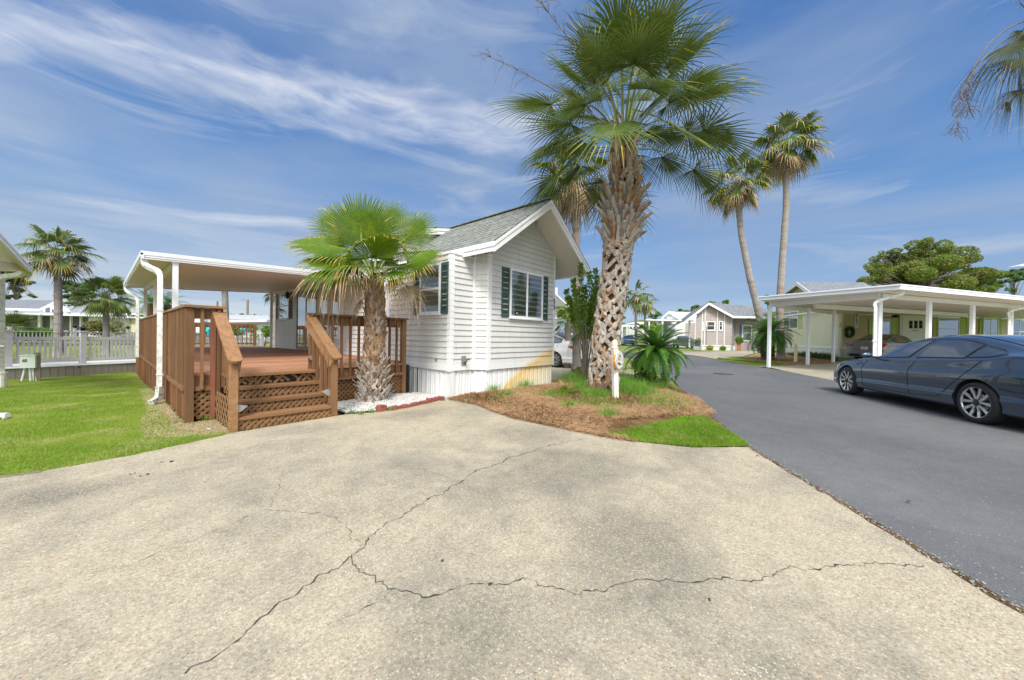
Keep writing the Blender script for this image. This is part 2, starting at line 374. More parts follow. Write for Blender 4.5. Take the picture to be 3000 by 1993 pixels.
# ---------------------------------------------------------------- building materials
def mat_siding(name, c, dirt=.06, stain=None):
    m, nt, p = newmat(name); v = coord(nt, (1, 1, .35))
    n1 = noise(nt, v, 1.6, 5, .6, .2); n2 = noise(nt, coord(nt, (1, 1, .12)), 22, 4, .6)
    col = ramp(nt, math_(nt, 'ADD', math_(nt, 'MULTIPLY', n1, .5), math_(nt, 'MULTIPLY', n2, .5)), [(.30, tuple(x*(1-dirt*2.1) for x in c)), (.62, c)])
    if stain:
        # rust sprayed by a sprinkler: a fan shape over the foot of the wall
        tc = N(nt, 'ShaderNodeTexCoord'); s = N(nt, 'ShaderNodeSeparateXYZ'); nt.links.new(tc.outputs['Object'], s.inputs[0])
        x0, z0, x1, zt = stain
        u = math_(nt, 'DIVIDE', math_(nt, 'SUBTRACT', s.outputs[0], x0), x1-x0)
        edge = math_(nt, 'SUBTRACT', math_(nt, 'POWER', math_(nt, 'MAXIMUM', u, 0.0), .62), math_(nt, 'DIVIDE', math_(nt, 'SUBTRACT', s.outputs[2], z0), zt-z0))
        nn = math_(nt, 'MULTIPLY', math_(nt, 'SUBTRACT', noise(nt, coord(nt), 3.5, 4), .5), .16)
        e2 = math_(nt, 'ADD', edge, nn)
        f = ramp(nt, e2, [(-.0+.0, 0.), (.16, .85), (.75, .42), (1.0, .25)])
        far = math_(nt, 'GREATER_THAN', s.outputs[0], x0-.3)
        front = math_(nt, 'LESS_THAN', s.outputs[1], 5.42)
        sc = ramp(nt, e2, [(0., (.86, .70, .32)), (.18, (.76, .50, .13)), (.6, (.82, .68, .36))])
        col = mixc(nt, math_(nt, 'MULTIPLY', math_(nt, 'MULTIPLY', f, far), front), col, sc)
    nt.links.new(col, p.inputs['Base Color']); p.inputs['Roughness'].default_value = .42; p.inputs['Specular IOR Level'].default_value = .4
    return m
STN = (5.62, .02, 7.65, 1.12)
M_white = mat_siding('white_vinyl_siding', (.71, .71, .695), .10, STN)
M_skirt = mat_siding('white_skirting', (.80, .815, .82), .06, STN)
M_trim = mat_siding('white_trim', (.86, .87, .88), .04)
M_trimst = mat_siding('white_trim_board', (.84, .85, .86), .04, STN)
M_soffit = mat_siding('soffit_vinyl', (.70, .68, .62), .05)
M_cream = mat_siding('cream_siding', (.66, .58, .36), .08)
M_cream2 = mat_siding('pale_cream_siding', (.78, .76, .52), .06)
M_mauve = mat_siding('mauve_siding', (.42, .36, .34), .06)
M_alu = basic('white_aluminium', (.80, .82, .86), .35, .05, 3)
M_alu_d = basic('white_aluminium_soffit', (.74, .69, .66), .45, .07, 3, stretch=(1, 6, 1))
M_gutter = basic('downspout_paint', (.80, .81, .80), .4, .1, 8, alt=(.55, .56, .52), alts=14)
M_green_sh = basic('dark_green_shutter', (.055, .10, .09), .5, .1, 5)
M_lime = basic('lime_shutter', (.42, .56, .13), .5, .08, 5)
M_blue_sh = basic('blue_shutter', (.03, .16, .38), .5, .1, 5)
M_black = basic('black_metal', (.018, .018, .02), .4, .2, 8)
M_navy_sh = basic('grey_blue_shutter', (.06, .085, .10), .5, .1, 5)
M_blind = basic('window_blind', (.62, .62, .56), .5, .1, 4)
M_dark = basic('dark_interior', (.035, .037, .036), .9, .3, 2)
M_curtain = basic('pale_curtain', (.42, .44, .43), .9, .15, 3, stretch=(9, 9, .4))
def mat_glass(name, refl=.22, tint=(.9, .95, .95), alpha=.25):
    m, nt, p = newmat(name); g = N(nt, 'ShaderNodeBsdfGlossy'); g.inputs['Roughness'].default_value = .02; g.inputs['Color'].default_value = (.95, .97, 1, 1)
    t = N(nt, 'ShaderNodeBsdfTransparent'); t.inputs[0].default_value = (*tint, 1)
    lw = N(nt, 'ShaderNodeLayerWeight'); lw.inputs[0].default_value = .25
    f = math_(nt, 'ADD', math_(nt, 'MULTIPLY', lw.outputs['Fresnel'], .9), refl, True)
    mx = N(nt, 'ShaderNodeMixShader'); nt.links.new(f, mx.inputs[0]); nt.links.new(t.outputs[0], mx.inputs[1]); nt.links.new(g.outputs[0], mx.inputs[2])
    nt.links.new(mx.outputs[0], nt.nodes['Material Output'].inputs[0]); return m
M_glass = mat_glass('window_glass', .16)
M_glassr = mat_glass('door_glass', .42)
def mat_shingle(name, c, alpha=0):
    m, nt, p = newmat(name); v = coord(nt)
    vo = noise(nt, coord(nt, (9, 9, 9)), 1.0, 1); f = noise(nt, v, 260, 2, .7); b = noise(nt, v, 1.2, 4)
    col = ramp(nt, vo, [(.3, tuple(x*.72 for x in c)), (.7, tuple(x*1.22 for x in c))])
    col = mixc(nt, 1.0, col, ramp(nt, f, [(.2, .7), (.8, 1.3)]), 'MULTIPLY')
    col = mixc(nt, 1.0, col, ramp(nt, b, [(.2, .85), (.8, 1.1)]), 'MULTIPLY')
    nt.links.new(col, p.inputs['Base Color']); p.inputs['Roughness'].default_value = .9; p.inputs['Specular IOR Level'].default_value = .15
    return m
M_shin = mat_shingle('grey_green_shingle', (.235, .245, .225))
M_shin2 = mat_shingle('slate_grey_shingle', (.20, .215, .24))
def mat_wood(name, c, wear=(.5, .32, .16), ax='z', wv=.25, rough=.65, brd=None):
    m, nt, p = newmat(name)
    sc = {'z': (14, 14, .7), 'x': (.7, 14, 14), 'y': (14, .7, 14)}[ax]
    g = noise(nt, coord(nt, sc), 1.5, 5, .6, .3); b = noise(nt, coord(nt), 1.7, 4, .6)
    col = ramp(nt, g, [(.3, tuple(x*(1-wv) for x in c)), (.7, tuple(x*(1+wv) for x in c))])
    col = mixc(nt, ramp(nt, b, [(.5, 0.), (.75, .45)]), col, wear)
    crack = ramp(nt, noise(nt, coord(nt, tuple(q*2.2 for q in sc), loc=(3, 1, 2)), 1.5, 3, .5), [(.26, .55), (.32, 1.)])
    col = mixc(nt, 1.0, col, crack, 'MULTIPLY')
    oi = N(nt, 'ShaderNodeObjectInfo'); col = mixc(nt, 1.0, col, ramp(nt, oi.outputs['Random'], [(0, (.78, .77, .76)), (1, (1.16, 1.15, 1.12))]), 'MULTIPLY')
    if brd:     # every board takes the stain a little differently
        tcb = N(nt, 'ShaderNodeTexCoord'); sb = N(nt, 'ShaderNodeSeparateXYZ'); nt.links.new(tcb.outputs['Object'], sb.inputs[0]); wn_ = N(nt, 'ShaderNodeTexWhiteNoise', noise_dimensions='1D')
        nt.links.new(math_(nt, 'FLOOR', math_(nt, 'DIVIDE', math_(nt, 'SUBTRACT', sb.outputs[1], brd[0]), brd[1])), wn_.inputs['W']); col = mixc(nt, 1.0, col, ramp(nt, wn_.outputs['Value'], [(0, .74), (1, 1.18)]), 'MULTIPLY')
    nt.links.new(col, p.inputs['Base Color']); p.inputs['Roughness'].default_value = rough; p.inputs['Specular IOR Level'].default_value = .3
    bump(nt, p, g, .004, .5); return m
M_wood = mat_wood('brown_stained_wood', (.205, .107, .052), (.30, .18, .095))
M_woodh = mat_wood('brown_stained_rail', (.33, .178, .085), (.43, .27, .145), 'y', .25)
M_woodx = mat_wood('brown_stained_board', (.25, .132, .064), (.36, .215, .115), 'x', .25)
M_floor = mat_wood('red_brown_decking', (.36, .18, .105), (.43, .25, .155), 'x', .16, brd=(6.63, .141))
M_latt = mat_wood('brown_lattice', (.26, .145, .066), (.34, .24, .10), 'x', .3)
M_redw = mat_wood('reddish_board', (.27, .105, .065), (.33, .17, .11), 'z', .2)
M_grey_w = mat_wood('grey_fence_paint', (.47, .45, .43), (.50, .49, .47), 'z', .06)
M_lilac = basic('pale_grey_fence_paint', (.45, .44, .455), .55, .07, 4)
M_oldwood = mat_wood('weathered_wood', (.24, .21, .17), (.33, .3, .25), 'z', .3)
M_rubber = basic('tyre_rubber', (.022, .022, .024), .75, .2, 30)
M_alloy = basic('silver_alloy', (.62, .63, .66), .25, .05, 5, metal=.85)
M_alloyd = basic('dark_alloy', (.05, .05, .055), .4, .1, 5, metal=.6)
M_well = basic('wheel_well', (.012, .012, .013), .9, .1, 5)
def mat_paint(name, c, flake=.15, metal=.5, rough=.28):
    m, nt, p = newmat(name); v = coord(nt)
    n = noise(nt, v, 900, 1); d = noise(nt, coord(nt, (1, 1, 2)), 3, 5, .6)
    col = ramp(nt, n, [(.35, tuple(x*(1-flake) for x in c)), (.65, tuple(x*(1+flake) for x in c))])
    nt.links.new(col, p.inputs['Base Color']); p.inputs['Metallic'].default_value = metal
    nt.links.new(math_(nt, 'ADD', rough-.04, math_(nt, 'MULTIPLY', d, .1)), p.inputs['Roughness'])
    p.inputs['Coat Weight'].default_value = 1; p.inputs['Coat Roughness'].default_value = .025; p.inputs['Coat IOR'].default_value = 1.6
    return m
M_bluecar = mat_paint('dark_blue_car_paint', (.030, .058, .105), .12, .5, .18)
M_silvercar = mat_paint('silver_car_paint', (.34, .335, .33), .1, .7, .3)
M_whitecar = mat_paint('white_car_paint', (.78, .79, .80), .02, 0, .4)
def mat_carglass(name, c=(.006, .007, .008)):
    m, nt, p = newmat(name); p.inputs['Base Color'].default_value = (*c, 1); p.inputs['Roughness'].default_value = .02
    p.inputs['Specular IOR Level'].default_value = .7; p.inputs['Coat Weight'].default_value = 1; p.inputs['Coat Roughness'].default_value = .01; p.inputs['Coat IOR'].default_value = 1.95
    return m
M_cglass = mat_carglass('tinted_car_glass', (.02, .024, .027)); M_cglass2 = mat_carglass('pale_car_glass', (.12, .15, .17))
M_tail = basic('red_tail_lamp', (.55, .02, .025), .15, .15, 9, coat=1)
M_lampw = basic('clear_lamp_lens', (.6, .62, .65), .1, .1, 9, coat=1)
M_rust = basic('orange_plaque_rim', (.62, .25, .035), .6, .15, 9)
M_plaque = basic('cream_plaque', (.72, .71, .64), .6, .12, 20, alt=(.45, .44, .40), alts=25)
M_teal = basic('teal_plastic', (.05, .55, .60), .4, .08, 5)
M_steel = basic('grey_light_metal', (.42, .42, .42), .35, .1, 8, metal=.5)
M_elec = basic('pale_green_box', (.60, .66, .62), .45, .07, 6)
M_door = basic('white_door', (.84, .85, .84), .4, .03, 4)
M_pot = basic('clay_pot', (.42, .20, .10), .8, .15, 8)
def P2(*pts): return [(p.x, p.y) for p in pts]
def s3(x, y): return (2000+x/5.2275, 800+y/5.2275)
def z5(x, y): return (2100+x/2.623, 750+y/2.623)
def f3(x, y): return (x/5.6, 850+y/5.6)
def z4(x, y): return (1600+x/2.24, 650+y/2.24)
def s2(x, y): return (1600+x/4.722, 820+y/4.722)
def c4(x, y): return (1780+x/4.9, 920+y/4.9)
# base ground to the horizon with the canal cut into it
def gbase(x, y):
    q = canq(x, y); z = gz(x, y)
    if q > .4:
        z = z+(-1.5-z)*sm((q-.4)/.9)
        if q > 19.5: z = -1.5+1.55*sm((q-19.5)/2.2)
    return z
sheet('ground', [(-260, -260), (420, -260), (420, 420), (-260, 420)], -.03, M_far, zf=gbase)
wq = [CAN_P+CAN_D*a+CAN_N*b for a, b in ((-90, .9), (130, .9), (130, 21.8), (-90, 21.8))]
MB().add([(p.x, p.y, -.72) for p in wq], [(0, 1, 2, 3)]).build('water', M_water, kind='structure')
LAWN_L = [(-9, 5.7), (-1.6, 5.30), (-.59, 5.22), (-.36, 5.17), (.16, 5.21), (1.07, 5.60), (1.07, 6.6), (.70, 6.62), (.66, 19.9), (-2.2, 18.75), (-12, 14.6)]
sheet('lawn', LAWN_L, .006, M_turf)
driveway_pts = [(-12, -11), (-7.2, -7.1), (2.81, -.70), (3.9, -.02), (4.99, .69), (4.53, 1.15), (4.34, 1.58), (4.24, 2.1), (4.22, 2.7), (4.18, 3.51), (4.34, 4.2), (4.52, 4.72), (4.50, 5.4), (4.22, 5.60), (3.04, 5.42), (2.45, 5.60), (1.07, 5.52), (.6, 5.33), (.16, 5.20), (-.36, 5.14), (-.59, 5.19), (-1.6, 5.27), (-12, 5.9)]
rj = random.Random(17); dp2_ = []
for a_, b_ in zip(driveway_pts, driveway_pts[1:]+driveway_pts[:1]):      # the slab edge beside the road and lawn is broken, not straight
    dp2_.append(a_); L_ = math.hypot(b_[0]-a_[0], b_[1]-a_[1])
    if -8 < a_[0] and L_ > .2:
        k_ = int(L_/.07)
        for i in range(1, k_): t = i/k_; dp2_.append((a_[0]+(b_[0]-a_[0])*t+rj.gauss(0, .007)-.012, a_[1]+(b_[1]-a_[1])*t+rj.gauss(0, .007)+(.012 if a_[1] < 1 else 0)))
driveway_pts = dp2_
sheet('road_edge_dirt', [(-8, -7.7), (2.83, -.755), (5.03, .645), (6.7, 1.46), (6.55, 1.58), (4.9, .80), (2.75, -.60), (-8, -7.3)], .0125, M_soil)
drv = sheet('driveway', driveway_pts, .022, M_conc, thick=.06)
# road
rl = [(-20, -15.4), (-7.2, -7.12), (2.81, -.72), (4.99, .67)]+P2(gp(*[q*D_ for q in (1640, 962)]), gp(*[q*D_ for q in (1575, 905)]), gp(*[q*D_ for q in (1548, 872)]))
rl += P2(gp(*c4(870, 990)), gp(*z4(700, 940)), gp(*z4(560, 895)), gp(1790, 1040))
rr = P2(gp(1790, 1030), gp(*s3(-300, 1240)), gp(*s3(190, 1275)), gp(*s3(520, 1325)), gp(*s3(850, 1385)), gp(*s3(1110, 1432)), gp(*s3(1300, 1464)), gp(*z5(560, 890)), gp(*z5(885, 957)))
rr += [(9.0, -4.6), (0, -10.6), (-14, -19.6)]
sheet('road', rl+rr, .010, M_asph)
# far driveways and beds
sheet('far_driveway', P2(gp(*s3(190, 1270)), gp(*s3(520, 1320)), gp(*s3(920, 1285)), gp(*s3(1200, 1212)), gp(*s3(1200, 1192)), gp(*s3(220, 1205)), gp(*s3(-60, 1200)), gp(*s3(-60, 1245))), .012, M_conc2)
sheet('carport_slab', P2(gp(*s3(1110, 1432)), gp(*z5(400, 858)), gp(*z5(885, 957)))+[(10.5, -3.6), (22, -11), (34, -11), (31.5, -1.6)]+P2(gp(*z5(905, 826)), gp(*s3(1640, 1418))), .014, M_conc2)
sheet('verge', P2(gp(*s3(520, 1325)), gp(*s3(850, 1385)), gp(*s3(1110, 1432)), gp(*s3(1640, 1418)), gp(*s3(1500, 1380)), gp(*s3(1000, 1330)), gp(*s3(900, 1290)), gp(*s3(760, 1290))), .016, M_turf)
M_chip = mat_ground('bark_chips', (.20, .10, .045), (.38, .24, .12), (.50, .36, .20), 7)
sheet('bark_bed', P2(gp(*s3(900, 1292)), gp(*s3(1000, 1332)), gp(*s3(1500, 1382)), gp(*s3(1640, 1420)), gp(*z5(900, 824)), gp(*z5(900, 812)), gp(*s3(1900, 1260)), gp(*s3(1300, 1240))), .02, M_chip)
sheet('driveway_behind_house', [(8.3, 6.1), (10.1, 3.9), (12.5, 5.0), (22, 14), (16, 20), (8.2, 8)], .008, M_conc2)
# mulch bed: a low mound
MULCH = [(4.52, 4.72), (4.34, 4.2), (4.18, 3.51), (4.22, 2.7), (4.24, 2.1), (4.30, 1.75), (5.2, 1.66), (6.35, 1.52), (6.72, 1.5), (8.2, 2.15), (10.0, 3.2), (10.6, 4.0), (9.2, 5.2), (8.0, 6.0), (7.8, 5.42), (5.2, 5.42), (5.2, 5.7), (4.5, 5.62)]
def indist(poly, x, y):
    """signed distance inside a polygon (positive inside)"""
    ins = False; d = 1e9; n = len(poly)
    for i in range(n):
        x1, y1 = poly[i]; x2, y2 = poly[(i+1) % n]
        if (y1 > y) != (y2 > y) and x < (x2-x1)*(y-y1)/(y2-y1)+x1: ins = not ins
        t = max(0, min(1, ((x-x1)*(x2-x1)+(y-y1)*(y2-y1))/((x2-x1)**2+(y2-y1)**2+1e-9)))
        d = min(d, math.hypot(x-x1-t*(x2-x1), y-y1-t*(y2-y1)))
    return d if ins else -d
def zmulch(x, y):
    d = max(0, indist(MULCH, x, y)); return gz(x, y)+.13*sm(d/.55)+.035*mnoise.noise((x*1.7, y*1.7, 0))*sm(d/.3)
sheet('mulch_bed', MULCH, .024, M_soil, step=.25, zf=zmulch)
GRASS2 = [(4.24, 2.15), (4.27, 1.75), (4.36, 1.5), (4.53, 1.15), (4.99, .70), (5.6, 1.05), (6.35, 1.50), (6.0, 1.78), (5.2, 2.0), (4.6, 2.2)]
def zg2(x, y): return gz(x, y)+.02+.05*sm(max(0, indist(GRASS2, x, y))/.4)
sheet('grass_tip', GRASS2, .012, M_turf, step=.25, zf=zg2)
# ---- cracks in the concrete: thin dark seams following the photographed lines
def crack(pts, w0, seed, parent=drv):
    rnd = random.Random(seed); P = [gp(x*D_, y*D_) for x, y in pts]; Q = []
    for a, b in zip(P, P[1:]):
        n = max(2, int((b-a).length/.022))
        for i in range(n): Q.append(a.lerp(b, i/n))
    Q.append(P[-1]); mb = MB(); off = 0; L = []; R = []
    for i, q in enumerate(Q):
        d = (Q[min(i+1, len(Q)-1)]-Q[max(i-1, 0)]); s = Vector((-d.y, d.x, 0)).normalized()
        off = off*.80+rnd.gauss(0, .0105); w = w0*rnd.uniform(.15, 1.1)*(1 if rnd.random() > .15 else 2.4)
        c = q+s*off; L.append((c.x+s.x*w, c.y+s.y*w, .0262)); R.append((c.x-s.x*w, c.y-s.y*w, .0262))
    n = len(L); mb.add(L+R, [(i, i+1, n+i+1, n+i) for i in range(n-1)])
    return mb
M_crack = basic('crack_dirt', (.045, .04, .032), .95, .3, 20)
cm = MB()
for pts, w0, s in [([(430, 1572), (560, 1480), (640, 1410), (720, 1350), (800, 1293), (870, 1235), (960, 1180), (1020, 1140), (1100, 1095), (1180, 1058), (1260, 1035), (1340, 1015)], .0032, 1),
                  ([(800, 1293), (840, 1330), (905, 1370), (990, 1378), (1080, 1372), (1205, 1342), (1325, 1376), (1420, 1362), (1500, 1352), (1600, 1355), (1700, 1345), (1760, 1330), (1776, 1318), (1850, 1324), (1980, 1312), (2130, 1314)], .0028, 2),
                  ([(830, 1255), (790, 1220), (730, 1195), (610, 1184), (450, 1250), (270, 1325)], .0012, 3),
                  ([(1060, 1117), (1010, 1100), (950, 1080)], .001, 4), ([(610, 1184), (640, 1130), (655, 1090)], .001, 6), ([(905, 1370), (850, 1410), (740, 1470)], .001, 7),
                  ([(905, 995), (860, 1018), (790, 1035), (700, 1048), (610, 1040)], .001, 5)]:
    b = crack(pts, w0, s); cm.add(b.v, b.f)
cm.build('crack', M_crack, drv, kind='structure')
# loose dark debris and tar dots on the drive
md = MB(); rnd = random.Random(4)
for x, y, r in [(1019, 1303, .012), (1130, 1358, .012), (340, 1100, .015), (322, 1105, .014), (300, 1100, .012), (395, 1070, .02), (372, 1072, .012), (310, 1098, .01), (1505, 1012, .02), (1745, 1056, .015), (2095, 1163, .018), (1635, 1395, .01)]:
    p = gp(x*D_, y*D_); n = 7; a0 = rnd.random()*6
    vs = [(p.x+math.cos(a0+i*2*math.pi/n)*r*rnd.uniform(.5, 1.3), p.y+math.sin(a0+i*2*math.pi/n)*r*rnd.uniform(.4, 1), .028) for i in range(n)]+[(p.x, p.y, .034)]
    md.add(vs, [(i, (i+1) % n, n) for i in range(n)])
tag(md.build('leaf_litter', M_crack), kind='stuff', label='dark specks of debris lying on the concrete drive', cat='debris')
# ---------------------------------------------------------------- blades
def blades(name, n, sampler, h, wd, mat, lean=.5, kind='stuff', label='', cat='grass', seed=0, segs=2, parent=None, curl=1.0):
    """n grass blades as one mesh; sampler(rng, n)->x, y, z, hscale"""
    rg = np.random.default_rng(seed); x, y, z, hs = sampler(rg, n); n = len(x)
    hh = h*hs*rg.uniform(.55, 1.25, n); a = rg.uniform(0, 2*np.pi, n); ln = lean*rg.uniform(.1, 1.2, n)*curl; fa = rg.uniform(0, np.pi, n)
    dx, dy = np.cos(a), np.sin(a); wx, wy = np.cos(fa)*wd/2, np.sin(fa)*wd/2
    ts = [0, .55, 1.0] if segs == 2 else [0, 1.0]; V = []
    for t in ts:
        ox = dx*ln*hh*t*t; oy = dy*ln*hh*t*t; oz = hh*t*(1-.25*np.minimum(ln, 1.5)*t)
        k = 1.0 if t == 0 else (.75 if t < 1 else 0)
        V.append(np.stack([x+ox-wx*k, y+oy-wy*k, z+oz], 1))
        if t < 1: V.append(np.stack([x+ox+wx*k, y+oy+wy*k, z+oz], 1))
    V = np.stack(V, 1); m = V.shape[1]; base = np.arange(n)[:, None]*m
    if segs == 2: T = np.array([[0, 1, 3], [0, 3, 2], [2, 3, 4]])
    else: T = np.array([[0, 1, 2]])
    F = (base[:, None, :]+T[None]).reshape(-1, 3)
    o = npmesh(name, V.reshape(-1, 3), F, mat, parent, kind=kind)
    return tag(o, label, cat) if label else o
def inpoly(poly, x, y):
    ins = np.zeros(len(x), bool); n = len(poly)
    for i in range(n):
        x1, y1 = poly[i]; x2, y2 = poly[(i+1) % n]
        c = ((y1 > y) != (y2 > y)) & (x < (x2-x1)*(y-y1)/(y2-y1+1e-12)+x1); ins ^= c
    return ins
def gzv(x, y):
    s = lambda t: (lambda u: u*u*(3-2*u))(np.clip(t, 0, 1))
    return .3*s((x-16)/14)-.3*s((y-8.5)/9.5)*(1-s((x-4.5)/4))
def samp_poly(poly, depthbias=1.6, zf=None, hfun=None, drop=None):
    xs = [p[0] for p in poly]; ys = [p[1] for p in poly]
    def f(rg, n):
        X = rg.uniform(min(xs), max(xs), n*6); Y = rg.uniform(min(ys), max(ys), n*6)
        d = FW.x*X+FW.y*Y; lat = RT.x*X+RT.y*Y
        ok = inpoly(poly, X, Y) & (d > .8) & (np.abs(lat) < d*1.55+.6)
        keep = rg.uniform(0, 1, len(X)) < np.minimum(1, (3.2/np.maximum(d, .5))**depthbias)
        ok &= keep
        if drop is not None: ok &= ~drop(X, Y, rg)
        X, Y = X[ok][:n], Y[ok][:n]; d = FW.x*X+FW.y*Y
        Z = gzv(X, Y) if zf is None else np.array([zf(a, b) for a, b in zip(X, Y)])
        hs = np.ones(len(X)) if hfun is None else hfun(X, Y)
        return X, Y, Z, hs
    return f
def bare(X, Y, rg):
    """worn thatch along the deck foot and at the board"""
    k = ((X-.60)**2/.045+(Y-6.2)**2/.22 < 1) | ((X > .80) & (Y < 6.7) & (Y > 5.75)) | ((X > .48) & (Y > 7) & (rg.uniform(0, 1, len(X)) < .6)) | ((X+1.15)**2/.25+(Y-5.35)**2/.012 < 1)
    return k & (rg.uniform(0, 1, len(X)) < .85)
def tufth(X, Y):
    return .75+.45*(np.sin(X*3.1+Y*1.3)*np.sin(Y*2.7-X)+.4*np.sin(X*9+2)*np.sin(Y*8))
blades('grass', 150000, samp_poly([(x, y-.035) if y < 5.8 else (x, y) for x, y in LAWN_L], 1.35, hfun=tufth, drop=bare), .042, .0045, M_grass, .8, label='bright green lawn grass beside the deck', seed=1)
blades('grass', 26000, samp_poly([(x-.03, y-.02) if x < 4.7 else (x+.03, y-.03) for x, y in GRASS2], .4, zf=lambda a, b: zg2(a, b)+.012), .045, .0045, M_grass, .8, label='bright green grass tip between drive and road', seed=2)
blades('grass', 9000, lambda rg, n: (lambda X, Y: (X, Y, gzv(X, Y)+.016, np.ones(n)*1.0))(*(lambda a, t: (a[0], a[1]))(*(lambda u, v: ((np.array([gp(*s3(520, 1325)).x]) + (gp(*s3(1560, 1412)).x-gp(*s3(520, 1325)).x)*u+.55*v*1.2, gp(*s3(520, 1325)).y+(gp(*s3(1560, 1412)).y-gp(*s3(520, 1325)).y)*u+1.0*v*np.sin(np.pi*u)), 0))(rg.uniform(0, 1, n), rg.uniform(0, 1, n)))), .07, .014, M_grass, .8, label='grass strip along the far side of the road', seed=3)
# dead thatch around the deck foot
THA = [(.30, 6.0), (.75, 5.62), (1.06, 5.60), (1.06, 6.6), (.70, 6.62), (.64, 12), (.50, 12), (.42, 8), (.30, 6.9)]
sheet('bare_ground', [(.62, 6.25), (.78, 5.92), (.95, 5.72), (1.06, 5.66), (1.06, 6.6), (.70, 6.62), (.67, 12), (.63, 12), (.61, 9.2), (.56, 8), (.62, 7.2), (.58, 6.7)], .010, M_bare, step=.5)
blades('dead_grass', 11000, samp_poly(THA, .8), .030, .003, M_thatch, 2.2, label='straw coloured dead grass at the foot of the deck', cat='dead grass', seed=4)
blades('dead_grass', 500, lambda rg, n: (lambda t: (-1.75+1.15*t, 5.29+.07*rg.uniform(-1, 1, n), np.full(n, .02), np.ones(n)))(rg.uniform(0, 1, n)), .05, .004, M_thatch, 2.0, label='dead grass lying over the grey board at the drive edge', cat='dead grass', seed=44)
# pine straw over the mulch bed
def straw(n, seed):
    rg = np.random.default_rng(seed); xs = [p[0] for p in MULCH]; ys = [p[1] for p in MULCH]
    X = rg.uniform(min(xs)-.08, max(xs), n*6); Y = rg.uniform(min(ys)-.05, max(ys), n*6)
    ex = [(x-.0, y) for x, y in MULCH]; ok = inpoly(ex, X, Y) | inpoly([(x-.09, y) for x, y in MULCH], X, Y) | inpoly([(x+.05, y-.12) for x, y in MULCH], X, Y)&(rg.uniform(0,1,n*6)<.5)
    ok &= ~inpoly(GRASS2, X, Y)
    d = FW.x*X+FW.y*Y; ok &= rg.uniform(0, 1, len(X)) < np.minimum(1, (5.0/d)**1.3)
    X, Y = X[ok][:n], Y[ok][:n]; n = len(X)
    Z = np.array([zmulch(a, b) for a, b in zip(X, Y)])+.026+rg.uniform(0, .035, n)*np.clip(1.2-0*X, 0, 1)
    L = rg.uniform(.05, .17, n); a = rg.normal(0, 1, n)*.9+np.sin(X*2.3)*1.5+np.cos(Y*1.9)*1.5; el = rg.normal(0, .22, n); wd = .0022
    dx, dy, dz = np.cos(a)*np.cos(el), np.sin(a)*np.cos(el), np.sin(el); px, py = -np.sin(a)*wd, np.cos(a)*wd
    cv = rg.uniform(0, .02, n); V = []
    for t in (-.5, 0, .5):
        z = Z+dz*L*t+cv*(1-4*t*t)
        V.append(np.stack([X+dx*L*t-px, Y+dy*L*t-py, z], 1)); V.append(np.stack([X+dx*L*t+px, Y+dy*L*t+py, z+.001], 1))
    V = np.stack(V, 1).reshape(-1, 3); b = np.arange(n)[:, None, None]*6
    F = (b+np.array([[0, 1, 3, 2], [2, 3, 5, 4]])[None]).reshape(-1, 4)
    return tag(npmesh('pine_straw', V, F, M_straw, kind='stuff'), 'brown pine straw mulch around the big palm', 'mulch')
straw(70000, 5)
# weeds in the bed: tall thin blades in patches
def weedpatch(rg, n):
    C_ = [(8.2, 4.3, .8, 3.2, 1.0), (7.4, 3.5, .55, 2.6, 1.0), (7.1, 3.0, .35, 1.5, .8), (6.7, 3.7, .35, 1.2, .7), (8.3, 3.2, .5, 1.5, .8), (8.9, 5.0, .7, 2, .9), (6.2, 3.3, .28, .6, .6), (5.6, 3.9, .35, .25, .5), (5.4, 2.9, .5, .3, .4), (6.3, 2.2, .5, .35, .4), (4.9, 4.5, .25, .1, .6), (5.3, 5.2, .15, .1, .8), (6.2, 5.1, .25, .12, .8), (7.0, 2.2, .5, .3, .4), (4.75, 2.35, .12, .12, .5), (4.9, 3.1, .12, .08, .5)]
    w_ = np.array([c[3] for c in C_]); k = rg.choice(len(C_), n, p=w_/w_.sum()); C_ = np.array(C_)
    X = C_[k, 0]+rg.normal(0, 1, n)*C_[k, 2]*.5; Y = C_[k, 1]+rg.normal(0, 1, n)*C_[k, 2]*.5
    ok = inpoly(MULCH, X, Y); X, Y, k = X[ok], Y[ok], k[ok]
    return X, Y, np.array([zmulch(a, b) for a, b in zip(X, Y)])+.02, C_[k, 4]
blades('weeds', 22000, weedpatch, .30, .008, M_weed, .75, label='long green weeds around the big palm and cycad', cat='weeds', seed=6)
blades('weeds', 160, lambda rg, n: (lambda k: (np.array([.95, 1.06, 2.62, 2.8, 3.1, 2.55])[k]+rg.normal(0, .03, n), np.array([6.62, 6.6, 5.42, 5.44, 5.36, 5.6])[k]+rg.normal(0, .03, n), np.full(n, .02), np.ones(n)))(rg.integers(0, 6, n)), .10, .006, M_weed, .9, label='small green weeds at the foot of the stairs and edging', cat='weeds', seed=7)
